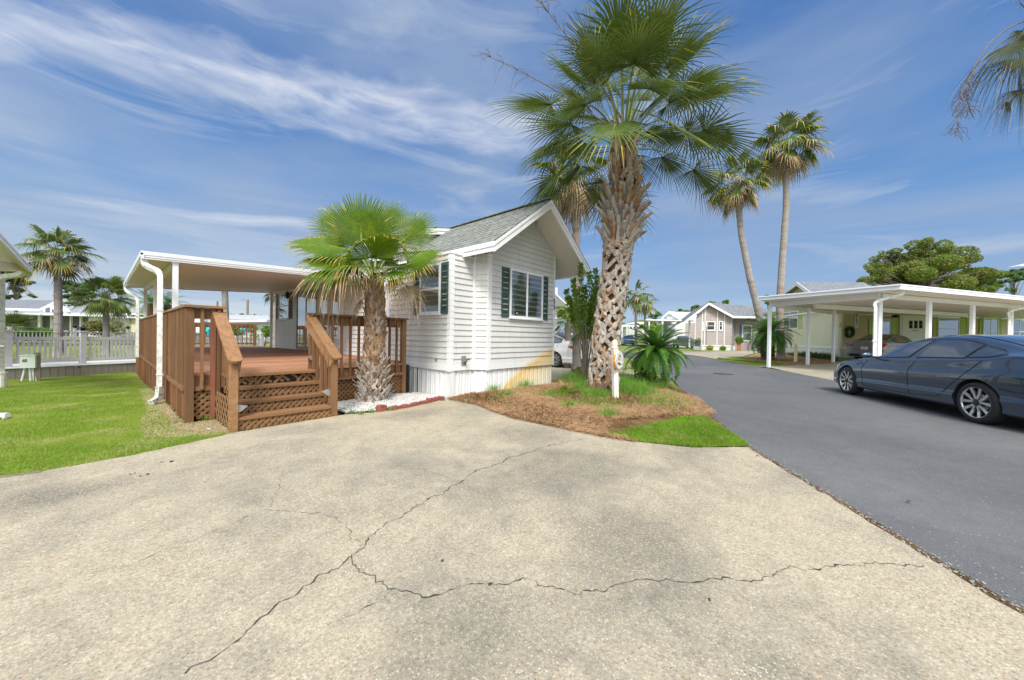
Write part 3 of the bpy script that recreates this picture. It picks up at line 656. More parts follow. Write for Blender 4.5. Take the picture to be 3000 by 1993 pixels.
def grit(n, seed):
    rg = np.random.default_rng(seed); L = [(-4.5, -5.2), (2.81, -.70), (4.99, .69), (6.45, 1.48), (8.2, 2.2), (10.1, 3.2)]; k = rg.choice(5, n, p=[.25, .33, .2, .12, .1]); t = rg.uniform(0, 1, n); L = np.array(L)
    X = L[k, 0]+(L[k+1, 0]-L[k, 0])*t+rg.normal(0, .035, n)+.02; Y = L[k, 1]+(L[k+1, 1]-L[k, 1])*t+rg.normal(0, .035, n)-.02; s = rg.uniform(.003, .009, n)
    O = np.array([[1, 0, 0], [0, 1, 0], [-1, 0, 0], [0, -1, 0], [0, 0, .8]], float); V = O[None]*s[:, None, None]*rg.uniform(.6, 1.3, (n, 5, 3)); V[..., 0] += X[:, None]; V[..., 1] += Y[:, None]; V[..., 2] += .018+gzv(X, Y)[:, None]
    F = (np.arange(n)[:, None, None]*5+np.array([[0, 1, 4], [1, 2, 4], [2, 3, 4], [3, 0, 4]])[None]).reshape(-1, 3)
    return tag(npmesh('grit', V.reshape(-1, 3), F, [basic('road_grit', (.30, .27, .22), .9, .5, 30), M_asph], kind='stuff', mi=np.repeat((rg.uniform(0, 1, n) < .5).astype(int), 4)), 'loose grit along the edge where the drive meets the road', 'grit')
grit(2600, 12)
# ---------------------------------------------------------------- white chip bed with red edging
BED = [(2.50, 5.66), (3.04, 5.50), (3.7, 5.60), (4.22, 5.70), (4.48, 5.72), (4.48, 6.6), (2.50, 6.6)]
sheet('gravel_base', BED, .018, basic('gravel_dirt', (.34, .30, .25), .9, .3, 12))
def chips(n, seed):
    rg = np.random.default_rng(seed); X = rg.uniform(2.46, 4.5, n*3); Y = rg.uniform(5.45, 6.65, n*3); ok = inpoly(BED, X, Y); X, Y = X[ok][:n], Y[ok][:n]; n = len(X)
    s = rg.uniform(.009, .026, n); Z = .022+rg.uniform(0, .022, n)+.05*np.exp(-((X-3.5)**2+(Y-6.4)**2)/.3)
    O = np.array([[1, 0, 0], [0, 1, 0], [-1, 0, 0], [0, -1, 0], [0, 0, .7], [0, 0, -.6]], float)
    T = np.array([[0, 1, 4], [1, 2, 4], [2, 3, 4], [3, 0, 4], [1, 0, 5], [2, 1, 5], [3, 2, 5], [0, 3, 5]])
    a = rg.uniform(0, 6.28, n); ca, sa = np.cos(a), np.sin(a); V = O[None]*s[:, None, None]*rg.uniform(.6, 1.3, (n, 6, 3)); tl = rg.normal(0, .35, n)[:, None]
    x = V[..., 0]*ca[:, None]-V[..., 1]*sa[:, None]; y = V[..., 0]*sa[:, None]+V[..., 1]*ca[:, None]; z = V[..., 2]+x*tl
    V = np.stack([x+X[:, None], y+Y[:, None], z+Z[:, None]], 2).reshape(-1, 3)
    F = (np.arange(n)[:, None, None]*6+T[None]).reshape(-1, 3)
    return tag(npmesh('gravel', V, F, M_peb, kind='stuff'), 'white marble chips around the small palm', 'gravel')
chips(8500, 8)
def stone(c, L, wd, h, az, seed, rag=.12):
    rnd = random.Random(seed); bm = bmesh.new(); bmesh.ops.create_cube(bm, size=1); bmesh.ops.subdivide_edges(bm, edges=bm.edges, cuts=3, use_grid_fill=True)
    for v in bm.verts:
        p = v.co; r = 1-rag*(abs(p.x)*2)**4*(abs(p.y)*2)**2
        n_ = mnoise.noise(Vector(p)*3+Vector((seed*3.1, 0, 0)))*.12
        v.co = Vector((p.x*L*r*(1+n_), p.y*wd*r*(1+n_), (p.z+.5)*h*(1+n_)*(1-.15*(abs(p.x)*2)**6)))
    me = bpy.data.meshes.new('edging_stone'); bm.to_mesh(me); bm.free(); me.materials.append(M_edge)
    for f in me.polygons: f.use_smooth = False
    o = link('edging_stone', me); o.location = c; o.rotation_euler = (rnd.uniform(-.04, .04), rnd.uniform(-.04, .04), az); return o
es = [((2.98, 5.47), .20, .13, .10, .2), ((3.20, 5.43), .21, .11, .06, .12), ((3.42, 5.44), .21, .11, .055, .12), ((3.64, 5.49), .21, .11, .055, .2), ((3.86, 5.53), .21, .11, .055, .15), ((4.07, 5.60), .22, .12, .07, .2), ((4.28, 5.65), .20, .12, .07, .1)]
el = ['rounded red edging stone at the stair end of the row', 'second red edging stone from the stairs', 'third red edging stone from the stairs', 'middle red edging stone before the white chips', 'fifth red edging stone from the stairs', 'red edging stone one short of the house skirting', 'red edging stone touching the house skirting']
for i, (c, L, wd, h, az) in enumerate(es):
    tag(stone((c[0], c[1], .015), L, wd, h, az, i+1, .3 if i == 0 else .1), el[i], 'edging stone', 'red edging stones along the gravel bed')
# ---------------------------------------------------------------- building helpers
def siding(mb, p0, p1, z0, z1, rng=None, pitch=.117, proud=.021, skip=None):
    """lap siding between plan points p0 -> p1 (outside on the right-hand side of the run), courses of real overlapping boards"""
    p0 = Vector((p0[0], p0[1], 0)); p1 = Vector((p1[0], p1[1], 0)); L = (p1-p0).length; d = (p1-p0)/L; n = Vector((d.y, -d.x, 0))
    rng = rng or (lambda z: (0, L)); z = z0
    def P(u, z, o): q = p0+d*u+n*o; return (q.x, q.y, z)
    while z < z1-1e-4:
        zt = min(z+pitch, z1); a0, a1 = rng(z+1e-4); b0, b1 = rng(zt)
        if a1-a0 > .01:
            b1 = max(b1, b0)
            zm = z+pitch*.5; m0, m1 = rng(min(zm, zt))
            mb.quad(P(a0, z, proud), P(a1, z, proud), P(b1, zt, .001), P(b0, zt, .001))
            mb.quad(P(a0, z, 0), P(a1, z, 0), P(a1, z, proud), P(a0, z, proud))
        z = zt
    return n
def board(mb, p0, p1, z0, z1, t=.02, o=0.0):
    """vertical board along a plan line, its face t proud of the wall line"""
    p0 = Vector((p0[0], p0[1], 0)); p1 = Vector((p1[0], p1[1], 0)); d = (p1-p0).normalized(); n = Vector((d.y, -d.x, 0))
    c = (p0+p1)/2+n*(o+t/2); c.z = (z0+z1)/2
    return mb.obox(c, d, n, (0, 0, 1), (p1-p0).length, t, z1-z0)
def corr(mb, p0, p1, z0, z1, rib=.16, dep=.018, zf=None):
    """ribbed metal skirting"""
    p0 = Vector((p0[0], p0[1], 0)); p1 = Vector((p1[0], p1[1], 0)); L = (p1-p0).length; d = (p1-p0)/L; n = Vector((d.y, -d.x, 0)); pts = []
    u = 0
    prof = [(0, 0), (.22, 0), (.28, 1), (.44, 1), (.50, 0), (.70, 0), (.74, .55), (.80, .55), (.84, 0)]
    while u < L:
        for a, b in prof:
            if u+a*rib < L: pts.append((u+a*rib, b*dep))
        u += rib
    pts.append((L, 0)); vs = []
    for a, b in pts: q = p0+d*a+n*b; vs.append((q.x, q.y, z0)); vs.append((q.x, q.y, z1))
    k = len(pts); mb.add(vs, [(2*i, 2*i+2, 2*i+3, 2*i+1) for i in range(k-1)])
def wframe(c, d):
    """local frame on a wall: point c (Vector), d run direction"""
    d = Vector((d[0], d[1], 0)).normalized(); return d, Vector((d.y, -d.x, 0))
def window(parent, p, d, w, h, frame=M_trim, kind='double', blinds=True, glass=M_glass, back=M_dark, name='window', fw=.045, proud=.055, sub=True, curtain=False, lab=None):
    """p: lower left corner on the wall face; returns the window part with its pane and blind as sub-parts"""
    p = Vector(p); d, n = wframe(p, d); Z = Vector((0, 0, 1)); mb = MB()
    def B(u0, u1, z0, z1, o0, o1, m=mb): return m.obox(p+d*((u0+u1)/2)+Z*((z0+z1)/2)+n*((o0+o1)/2), d, n, Z, u1-u0, o1-o0, z1-z0)
    B(0, w, 0, fw, .0, proud); B(0, w, h-fw, h, 0, proud); B(0, fw, fw, h-fw, 0, proud); B(w-fw, w, fw, h-fw, 0, proud)
    B(-.015, w+.015, -.03, 0, 0, proud+.02)
    if kind == 'double': B(fw, w-fw, h*.5-.02, h*.5+.02, .012, proud-.006)
    if kind == 'slider': B(w*.5-.022, w*.5+.022, fw, h-fw, .012, proud-.004)
    if kind == 'grid4': B(w*.5-.014, w*.5+.014, fw, h-fw, .012, proud-.006); B(fw, w-fw, h*.42-.014, h*.42+.014, .013, proud-.007)
    fr = mb.build(name, frame, parent, label=lab)
    b = MB(); B(fw-.002, w-fw+.002, fw-.002, h-fw+.002, .0135, .0150, b); b.build('backing', back, fr)
    if curtain: b = MB(); [B(fw+.02+i*(w-2*fw-.04)/10, fw+.02+(i+.8)*(w-2*fw-.04)/10, fw, h-fw, .0155, .019+.003*(i % 2), b) for i in range(10)]; b.build('curtain', M_curtain, fr)
    if blinds:
        b = MB(); k = int((h-2*fw)/.026)
        for i in range(k):
            z = fw+.013+i*(h-2*fw)/k
            c = p+d*(w/2)+Z*z+n*.025
            b.obox(c, d, (n*.8+Z*.6).normalized(), (Z*.8-n*.6).normalized(), w-2*fw-.01, .017, .0018)
        b.build('blind', M_blind, fr)
    g = MB(); a = p+n*(proud-.018); g.quad(a+d*fw+Z*fw, a+d*(w-fw)+Z*fw, a+d*(w-fw)+Z*(h-fw), a+d*fw+Z*(h-fw)); g.build('pane', glass, fr)
    return fr
def shutter(parent, p, d, w, h, mat, louver=True, proud=.035):
    p = Vector(p); d, n = wframe(p, d); Z = Vector((0, 0, 1)); mb = MB()
    def B(u0, u1, z0, z1, o0, o1): mb.obox(p+d*((u0+u1)/2)+Z*((z0+z1)/2)+n*((o0+o1)/2), d, n, Z, u1-u0, o1-o0, z1-z0)
    s = .035; B(0, s, 0, h, .012, proud); B(w-s, w, 0, h, .012, proud); B(s, w-s, 0, .06, .012, proud-.001); B(s, w-s, h-.06, h, .012, proud-.001); B(s, w-s, h/2-.03, h/2+.03, .012, proud-.001)
    B(s, w-s, .06, h-.06, .012, .016)
    if louver:
        k = int(h/.042)
        for i in range(k):
            z = .06+(i+.5)*(h-.12)/k
            if abs(z-h/2) < .045: continue
            mb.obox(p+d*(w/2)+Z*z+n*.022, d, (n*.7-Z*.7).normalized(), (Z*.7+n*.7).normalized(), w-2*s, .022, .005)
    return mb.build('shutter', mat, parent)
def shingles(mb, a, b, c, dd, courses, tabs=None, seed=1, th=.006):
    """roof slope from eave edge a-b up to ridge dd-c, with overlapping, slightly uneven courses"""
    a, b, c, dd = map(Vector, (a, b, c, dd)); rnd = random.Random(seed); nrm = (b-a).cross(dd-a).normalized()
    if nrm.z < 0: nrm = -nrm
    for i in range(courses):
        t0, t1 = i/courses, min(1, (i+1.0)/courses); L0 = a.lerp(dd, t0); R0 = b.lerp(c, t0); L1 = a.lerp(dd, t1); R1 = b.lerp(c, t1)
        n = tabs or max(2, int((R0-L0).length/.30)); off = (i % 2)*.5/n
        us = [0]+[min(1, max(0, (k+.0)/n+off+rnd.uniform(-.1, .1)/n)) for k in range(1, n)]+[1]
        for u0, u1 in zip(us, us[1:]):
            if u1-u0 < 1e-4: continue
            dz = nrm*(th*rnd.uniform(.8, 1.9)); sl = (L0-L1)*rnd.uniform(0, .05)
            p = [L0.lerp(R0, u0)+dz+sl, L0.lerp(R0, u1)+dz+sl, L1.lerp(R1, u1)+nrm*.001, L1.lerp(R1, u0)+nrm*.001]
            q = [L0.lerp(R0, u0)+sl, L0.lerp(R0, u1)+sl]
            mb.quad(*p); mb.quad(q[0], q[1], p[1], p[0])
def glyph(mb, ch, p, d, h, t=.006, w=.5):
    """simple stroke figure for house numbers"""
    p = Vector(p); d, n = wframe(p, d); Z = Vector((0, 0, 1)); W = h*w; S = {
        '5': [((1, 1), (0, 1)), ((0, 1), (0, .55)), ((0, .55), (.8, .55)), ((.8, .55), (1, .4)), ((1, .4), (1, .15)), ((1, .15), (.8, 0)), ((.8, 0), (0, 0))],
        '1': [((.25, .85), (.55, 1)), ((.55, 1), (.55, 0)), ((.2, 0), (.9, 0))],
        '3': [((0, 1), (1, 1)), ((1, 1), (.5, .58)), ((.5, .58), (1, .4)), ((1, .4), (1, .12)), ((1, .12), (.8, 0)), ((.8, 0), (0, 0))],
        '0': [((0, .1), (0, .9)), ((0, .9), (.2, 1)), ((.2, 1), (.8, 1)), ((.8, 1), (1, .9)), ((1, .9), (1, .1)), ((1, .1), (.8, 0)), ((.8, 0), (.2, 0)), ((.2, 0), (0, .1))],
        '6': [((1, 1), (.3, .9)), ((.3, .9), (0, .5)), ((0, .5), (0, .1)), ((0, .1), (.2, 0)), ((.2, 0), (.9, 0)), ((.9, 0), (1, .4)), ((1, .4), (.2, .5))],
        '8': [((0, .1), (0, .9)), ((0, .9), (1, 1)), ((1, 1), (1, 0)), ((1, 0), (0, .1)), ((0, .52), (1, .5))]}[ch]
    for (x0, y0), (x1, y1) in S:
        a = p+d*(x0*W)+Z*(y0*h); b = p+d*(x1*W)+Z*(y1*h); mb.bar(a+n*t/2, b+n*t/2, h*.16, t, n)
# ================================================================ the white home
XA, YD, YB = 4.50, 5.35, 5.62; ZT, ZB, ZE = .69, .57, 3.02
XD0, XD1 = 5.28, 7.66; XC = 5.12
H = thing('mobile_home', 'white vinyl sided mobile home numbered 51 with dark green shutters and rust stained skirting', 'house', (6, 6, 0))
mb = MB()
def grng(z):
    k0 = 4.79+(z-2.90)/(1.295/1.77); k1 = 8.305-(z-2.90)/(1.295/1.745)
    return (max(0, min(k0-XD0, 1.25)), max(1.25, min(XD1-XD0, k1-XD0)))
mb.v = []; mb.f = []; mb.m = []
siding(mb, (XD0, YD), (XD1, YD), ZT, 4.18, grng)
siding(mb, (XA, YB), (XC, YB), ZT, 2.93)
siding(mb, (XC+.001, YB), (XD0, YD), ZT, 3.0)
siding(mb, (XA, 7.86), (XA, YB), ZT, 2.90)
siding(mb, (XA, 10.44), (XA, 8.86), ZT, 3.05)
siding(mb, (XA, 16.63), (XA, 14.24), ZT, 3.05)
siding(mb, (XA, 12.36), (XA, 12.22), ZT, 3.05); siding(mb, (XA, 11.42), (XA, 11.20), ZT, 3.05); siding(mb, (XA, 12.22), (XA, 10.66), ZT, 1.14); siding(mb, (XA, 12.22), (XA, 10.66), 2.80, 3.05)
siding(mb, (XA, 14.24), (XA, 12.36), 2.74, 3.05)
siding(mb, (XD1, YD), (XD1, 16.63), ZT, 3.05)
siding(mb, (XD1, 16.63), (XA, 16.63), ZT, 3.05)
# inner core so nothing is see-through
mb.box(XD0+.02, XD1-.02, YD+.03, 16.6, ZB+.02, 3.04); mb.box(XA+.02, XD0+.1, YB+.03, 16.6, ZB+.02, 2.895)
mb.add([(XD0+.0, YD+.03, 3.04), (XD1, YD+.03, 3.04), (XD1, YD+.03, 3.36), (6.53, YD+.03, 4.16), (XD0, YD+.03, 3.24)], [(0, 1, 2, 3, 4)])
mb.box(XA+.5, XD1-.4, YD+.6, 16.3, .02, ZB+.1)
mb.build('wall', M_white, H)
mb = MB()     # bottom boards, corner posts
def bt(p0, p1, m): board(m, p0, p1, ZB, ZT, .022); 
tb = MB(); bt((XD0, YD), (XD1, YD), tb); bt((XA, YB), (XC, YB), tb); bt((XC, YB), (XD0, YD), tb); bt((XA, 7.86), (XA, YB), tb); bt((XD1, YD), (XD1, 12), tb)
tb.build('trim_board', M_trimst, H)
for x, y, w_, z1 in ((XA-.018, YB-.018, .10, 2.90), (XD0-.02, YD-.02, .10, 3.0), (XD1-.04, YD-.02, .06, 3.36)):
    m = MB(); m.box(x, x+w_, y, y+w_, ZB-.015, z1); m.build('corner_trim', M_trim, H)
for bx in ((XC-.035, XC+.02, YB-.045, YB+.01, ZB-.008, 2.98), (XA-.028, XA+.02, 10.44, 10.66, ZT, 3.05), (XA-.028, XA+.02, 16.57, 16.66, ZT-.05, 3.05)):
    m = MB(); m.box(*bx); m.build('corner_trim', M_trim, H)
sk = MB(); 
for a, b in (((XA+.03, 7.9), (XA+.03, YB+.03)), ((XA+.03, YB+.03), (XC+.02, YB+.03)), ((XC+.02, YB+.03), (XD0+.02, YD+.03)), ((XD0+.02, YD+.03), (XD1-.01, YD+.03)), ((XD1-.01, YD+.03), (XD1-.01, 9))):
    corr(sk, a, b, -.03, ZB)
sk.box(XA+.015, XA+.13, YB-.0, YB+.12, -.03, ZB-.004)
sk.build('skirting', M_skirt, H)
gap = MB(); gap.box(XA+.009, XA+.012, 6.72, 6.745, .0, ZB-.01); gap.build('skirting_gap', M_black, H)
# near gable roof. eave line x 4.86..8.43, front edge y 4.78, ridge x 6.68 z 4.40
EX0, EX1, RXX, EZ, RZZ, YF0, YR1 = 4.79, 8.305, 6.56, 3.06, 4.355, 4.70, 8.15
rf = MB(); shingles(rf, (EX0-.02, YF0-.02, EZ), (EX0-.02, YR1+.4, EZ), (RXX, YR1+.4, RZZ), (RXX, YF0-.02, RZZ), 14, seed=3)
shingles(rf, (EX1+.02, YF0-.02, EZ), (EX1+.02, 16, EZ), (RXX, 16, RZZ), (RXX, YF0-.02, RZZ), 14, seed=4)
# eave left further out over the side wall
rf.build('roof', M_shin, H)
rt = MB(); rt.bar((RXX, YF0-.03, RZZ+.012), (RXX, YR1+.3, RZZ+.012), .16, .018); rt.build('ridge_cap', M_shin, H)
# solid deck of the roof, fascia, rake boards, soffits
fa = MB(); th = .16
def rake(x0, z0, x1, z1, y, t, dz0, dz1, m):
    m.add([(x0, y, z0+dz0), (x1, y, z1+dz0), (x1, y, z1+dz1), (x0, y, z0+dz1), (x0, y+t, z0+dz0), (x1, y+t, z1+dz0), (x1, y+t, z1+dz1), (x0, y+t, z0+dz1)],
          [(0, 1, 2, 3), (7, 6, 5, 4), (0, 4, 5, 1), (1, 5, 6, 2), (2, 6, 7, 3), (3, 7, 4, 0)])
rake(EX0, EZ-.012, RXX, RZZ-.012, YF0, .03, -.19, 0, fa); rake(RXX, RZZ-.012, EX1, EZ-.012, YF0, .03, -.19, 0, fa)
rake(EX0-.015, EZ-.012, RXX, RZZ-.012, YF0-.014, .014, -.075, .0, fa); rake(RXX, RZZ-.012, EX1+.015, EZ-.012, YF0-.014, .014, -.075, .0, fa)
fa.box(EX0-.012, EX0+.012, YF0+.03, YR1+.3, EZ-.19, EZ-.10); fa.box(EX0-.028, EX0-.004, YF0+.001, YR1+.3, EZ-.10, EZ-.006)
fa.box(EX1-.012, EX1+.012, YF0+.03, 16, EZ-.18, EZ-.01)
fa.build('fascia', M_trim, H)
so_ = MB()
def soff(x0, z0, x1, z1, y0, y1, n=8):
    for i in range(n):      # boards with narrow grooves
        a = y0+(y1-y0)*i/n; b = y0+(y1-y0)*(i+1)/n-.008
        so_.add([(x0, a, z0), (x1, a, z1), (x1, b, z1), (x0, b, z0)], [(0, 1, 2, 3)])
    so_.add([(x0, y0, z0+.006), (x1, y0, z1+.006), (x1, y1, z1+.006), (x0, y1, z0+.006)], [(0, 1, 2, 3)])
# soffit grooves follow the ridge direction
def soffx(x0, z0, x1, z1, y0, y1, n=14):
    for i in range(n):
        a = i/n; b = (i+1)/n-.06/n
        so_.quad((x0+(x1-x0)*a, y0, z0+(z1-z0)*a), (x0+(x1-x0)*b, y0, z0+(z1-z0)*b), (x0+(x1-x0)*b, y1, z0+(z1-z0)*b), (x0+(x1-x0)*a, y1, z0+(z1-z0)*a))
    so_.quad((x0, y0, z0+.007), (x1, y0, z1+.007), (x1, y1, z1+.007), (x0, y1, z0+.007))
soffx(RXX, RZZ-.15, EX1, EZ-.15, YF0+.02, YD+.02); soffx(EX0, EZ-.15, RXX, RZZ-.15, YF0+.02, YD+.02)
soffx(XD1, EZ+(EX1-XD1)/(EX1-RXX)*(RZZ-EZ)-.15, EX1, EZ-.15, YD+.02, 12, 6)
so_.build('soffit', M_soffit, H)
# the left eave runs out over the side wall
ev = MB(); ev.box(XA-.03, XD0, YB-.03, 8.3, 2.90, 2.925); ev.build('slide_out_cap', M_trim, H)
# rear, higher roof of the main body (low pitch gable end towards the street)
mr = MB(); Y2 = 8.15
rk = lambda x: 4.06+(x-5.64)*.205+.10
shingles(mr, (5.05, Y2-.02, rk(5.05)), (5.05, 10.4, rk(5.05)), (7.6, 10.4, rk(7.6)), (7.6, Y2-.02, rk(7.6)), 10, seed=6)
shingles(mr, (4.40, Y2, 3.07), (4.40, 16.9, 3.07), (6.6, 16.9, 3.5), (6.6, Y2, 3.5), 10, seed=9)
mr.build('upper_roof', M_shin, H)
mf = MB(); rake(5.05, rk(5.05)-.01, 7.6, rk(7.6)-.01, Y2, .03, -.17, 0, mf); rake(5.05, rk(5.05)-.01, 7.6, rk(7.6)-.01, Y2-.014, .014, -.07, 0, mf)
mf.box(5.03, 5.06, Y2, 10.4, rk(5.05)-.17, rk(5.05)-.02); mf.build('upper_fascia', M_trim, H)
mw = MB(); siding(mw, (5.15, Y2+.16), (8.2, Y2+.16), 3.0, 4.35, lambda z: (max(0, (z-3.90)/.205) if z > 3.90 else 0, 3.0)); siding(mw, (5.15, 10.3), (5.15, Y2+.16), 3.0, 3.95)
mw.quad((5.15, Y2, 3.9), (7.6, Y2, 4.40), (7.6, 10.3, 4.40), (5.15, 10.3, 3.9)); mw.build('upper_wall', M_white, H)
# side windows
window(H, (XA, 6.62, 1.72), (0, -1), .72, 1.03, kind='double', curtain=False)
shutter(H, (XA, 5.905, 1.71), (0, -1), .24, 1.03, M_green_sh); shutter(H, (XA, 6.87, 1.71), (0, -1), .24, 1.03, M_green_sh)
# front window
w1 = window(H, (5.91, YD, 1.70), (1, 0), 1.21, 1.09, kind='slider')
st = MB(); st.box(6.10, 6.18, YD-.048, YD-.045, 1.76, 1.84); so1 = st.build('window_sticker', M_black, w1)
st = MB(); st.box(6.12, 6.16, YD-.051, YD-.0485, 1.785, 1.82); st.build('sticker_emblem', basic('yellow_print', (.7, .55, .1)), w1)
shutter(H, (5.66, YD, 1.70), (1, 0), .245, 1.08, M_green_sh); shutter(H, (7.125, YD, 1.70), (1, 0), .225, 1.08, M_green_sh)
# house number on the right corner
for k, ch in enumerate('51'):
    g = MB(); glyph(g, ch, (7.615, YD-.022, 2.15-k*.145), (1, 0), .11, w=.42, t=.012); g.build('house_number', M_black, H)
# hose tap and outlet
tp = MB(); tp.box(4.78, 4.90, YB-.03, YB-.012, .66, .86); tp.build('tap_plate', M_steel, H)
tp = MB(); tp.tube([(4.84, YB-.03, .72), (4.85, YB-.08, .73), (4.87, YB-.10, .76)], .013); tp.tube([(4.85, YB-.10, .78), (4.93, YB-.10, .79)], .012); tp.tube([(4.85, YB-.08, .73), (4.85, YB-.09, .67)], .011); tp.build('tap', M_alloyd, H)
ot = MB(); ot.box(XA-.03, XA-.012, 6.00, 6.07, .75, .80); ot.build('outlet_cover', M_steel, H)
# white entry door behind the small palm
dr = MB(); dr.box(XA-.02, XA+.01, 7.95, 8.80, .70, 2.72); door = dr.build('door', M_door, H)
dr = MB(); dr.box(XA-.03, XA+.0, 7.86, 7.95, .69, 2.80); dr.box(XA-.03, XA, 8.80, 8.86, .69, 2.80); dr.box(XA-.03, XA, 7.95, 8.80, 2.72, 2.80); dr.build('door_frame', M_trim, H)
dr = MB(); dr.tube([(XA-.03, 8.02, 1.72), (XA-.075, 8.02, 1.72)], .022); dr.build('door_handle', basic('door_knob', (.18, .16, .35), .3), door)
dr = MB(); dr.box(XA-.034, XA-.028, 7.868, 7.885, .7, 2.78); dr.build('door_seal', M_steel, H)
# sun-room panes, sliding door, small window under the canopy
M_bronze = basic('bronze_frame', (.30, .29, .27), .4, .08, 5)
window(H, (XA, 12.10, 1.15), (0, -1), .64, 1.62, frame=M_trim, kind='', blinds=False, glass=M_glassr, curtain=False)
window(H, (XA, 11.17, 1.15), (0, -1), .48, 1.62, frame=M_trim, kind='', blinds=False, glass=M_glassr)
sdw = MB(); 
for y0, y1 in ((14.16, 14.22), (13.27, 13.33), (12.38, 12.44)): sdw.box(XA-.04, XA-.0, y0, y1, .72, 2.72)
sdw.box(XA-.04, XA, 12.44, 14.16, 2.66, 2.72); sdw.box(XA-.045, XA, 12.44, 14.16, .70, .78)
sdo = sdw.build('sliding_door', M_bronze, H)
g = MB(); g.quad((XA-.02, 14.16, .78), (XA-.02, 13.33, .78), (XA-.02, 13.33, 2.66), (XA-.02, 14.16, 2.66)); g.quad((XA-.028, 13.27, .78), (XA-.028, 12.44, .78), (XA-.028, 12.44, 2.66), (XA-.028, 13.27, 2.66)); g.build('pane', M_glassr, sdo)
b = MB(); b.box(XA-.006, XA-.002, 12.44, 14.16, .78, 2.66); b.build('backing', M_dark, sdo)
for i, s_ in enumerate(('x',)):
    b = MB()
    for k in range(9): b.box(XA-.014, XA-.010, 13.30-.06*k*1.0-.05, 13.30-.06*k, .80, 2.62)
    b.build('vertical_blind', M_blind, sdo)
window(H, (XA, 16.22, 1.80), (0, -1), 1.22, 1.0, kind='double', blinds=False, glass=M_glassr)
shutter(H, (XA, 16.50, 1.80), (0, -1), .26, 1.0, M_navy_sh); shutter(H, (XA, 14.98, 1.80), (0, -1), .26, 1.0, M_navy_sh)
lp = MB(); lp.box(XA-.03, XA-.0, 14.72, 14.86, 2.58, 2.80); lp.tube([(XA-.03, 14.79, 2.78), (XA-.12, 14.79, 2.82), (XA-.16, 14.79, 2.76)], .014); lp.lathe([(.02, .22), (.075, .16), (.06, .14), (.05, 0), (.02, -.03)], (XA-.16, 14.79, 2.55), 8); lp.build('wall_lamp', M_black, H)
# ================================================================ canopy over the deck
CN = thing('patio_canopy', 'white aluminium patio canopy with downspouts over the brown deck', 'canopy', (2.4, 13, 0))
cFL, cBL = Vector((.385, 9.06, 2.675)), Vector((.345, 17.2, 2.80)); cFR, cBR = Vector((4.46, 9.06, 2.79)), Vector((4.46, 17.2, 3.03))
top = MB(); top.add([cFL, cFR, cBR, cBL]+[p-Vector((0, 0, .035)) for p in (cFL, cFR, cBR, cBL)], [(0, 1, 2, 3), (7, 6, 5, 4), (0, 4, 5, 1), (1, 5, 6, 2), (2, 6, 7, 3), (3, 7, 4, 0)])
top.build('roof_edge', M_alu, CN)
pn = MB(); nb = 34      # ribbed pans seen from below, running along the long side
for i in range(nb):
    a, b = (i+.03)/nb, (i+.97)/nb; z_ = Vector((0, 0, -.11))
    pn.quad(cFL.lerp(cBL, a)+z_, cFR.lerp(cBR, a)+z_, cFR.lerp(cBR, b)+z_, cFL.lerp(cBL, b)+z_)
z_ = Vector((0, 0, -.104)); pn.quad(cFL+z_, cFR+z_, cBR+z_, cBL+z_)
pn.build('ceiling', M_alu_d, CN)
fs = MB()
def fasc(p, q, inward):
    p = p-Vector((0, 0, .037)); q = q-Vector((0, 0, .037)); i = Vector(inward)*.03
    for (o, h0, h1) in ((.0, 0, .03), (.012, .03, .10)):
        a = i.normalized()*o
        vs = [p+a-Vector((0, 0, h0)), q+a-Vector((0, 0, h0)), q+a-Vector((0, 0, h1)), p+a-Vector((0, 0, h1))]; vs += [v+i for v in vs]
        fs.add(vs, [(0, 1, 2, 3), (7, 6, 5, 4), (0, 4, 5, 1), (1, 5, 6, 2), (2, 6, 7, 3), (3, 7, 4, 0)])
fasc(cFL, cFR, (0, 1, 0)); fasc(cFL, cBL, (1, 0, 0)); fasc(cBL, cBR, (0, -1, 0))
fs.build('fascia', M_alu, CN)
bm_ = MB(); bm_.bar((.84, 9.2, 2.50), (.84, 17.05, 2.65), .075, .13); bm_.build('beam', M_alu_d, CN)
bm_ = MB(); bm_.bar((4.40, 9.1, 2.66), (4.40, 17.1, 2.90), .06, .15); bm_.build('wall_beam', M_alu_d, CN)
for x, y, z in ((.84, 9.15, 2.56), (.84, 13.2, 2.58), (.84, 17.0, 2.64), (4.36, 16.75, 2.9)):
    p = MB(); p.box(x-.04, x+.04, y-.04, y+.04, .66, z); p.box(x-.055, x+.055, y-.05, y+.05, z-.03, z-.003); p.build('post', M_alu, CN)
def spout(pts, foot, par, r=.042, mat=None):
    m = MB(); m.tube(pts, r, 12, sq=True)
    for a in foot: m.tube([(pts[-1][0], pts[-1][1], a), (pts[-1][0], pts[-1][1], a+.02)], r*1.22, 12, sq=True)
    return m.build('downspout', mat or M_gutter, par)
def smooth(pts, k=6):
    out = []; P = [Vector(p) for p in pts]
    for i in range(len(P)-1):
        p0 = P[max(i-1, 0)]; p1 = P[i]; p2 = P[i+1]; p3 = P[min(i+2, len(P)-1)]
        for j in range(k):
            t = j/k; out.append(.5*((2*p1)+(p2-p0)*t+(2*p0-5*p1+4*p2-p3)*t*t+(3*p1-p0-3*p2+p3)*t**3))
    return out+[P[-1]]
d1 = spout(smooth([(.44, 9.14, 2.56), (.435, 9.13, 2.46), (.50, 9.05, 2.39), (.58, 8.86, 2.32), (.605, 8.74, 2.24), (.61, 8.72, 2.12), (.61, 8.72, 1.9)])+[(.61, 8.72, .30)], (.5, 1.62), CN, .042)
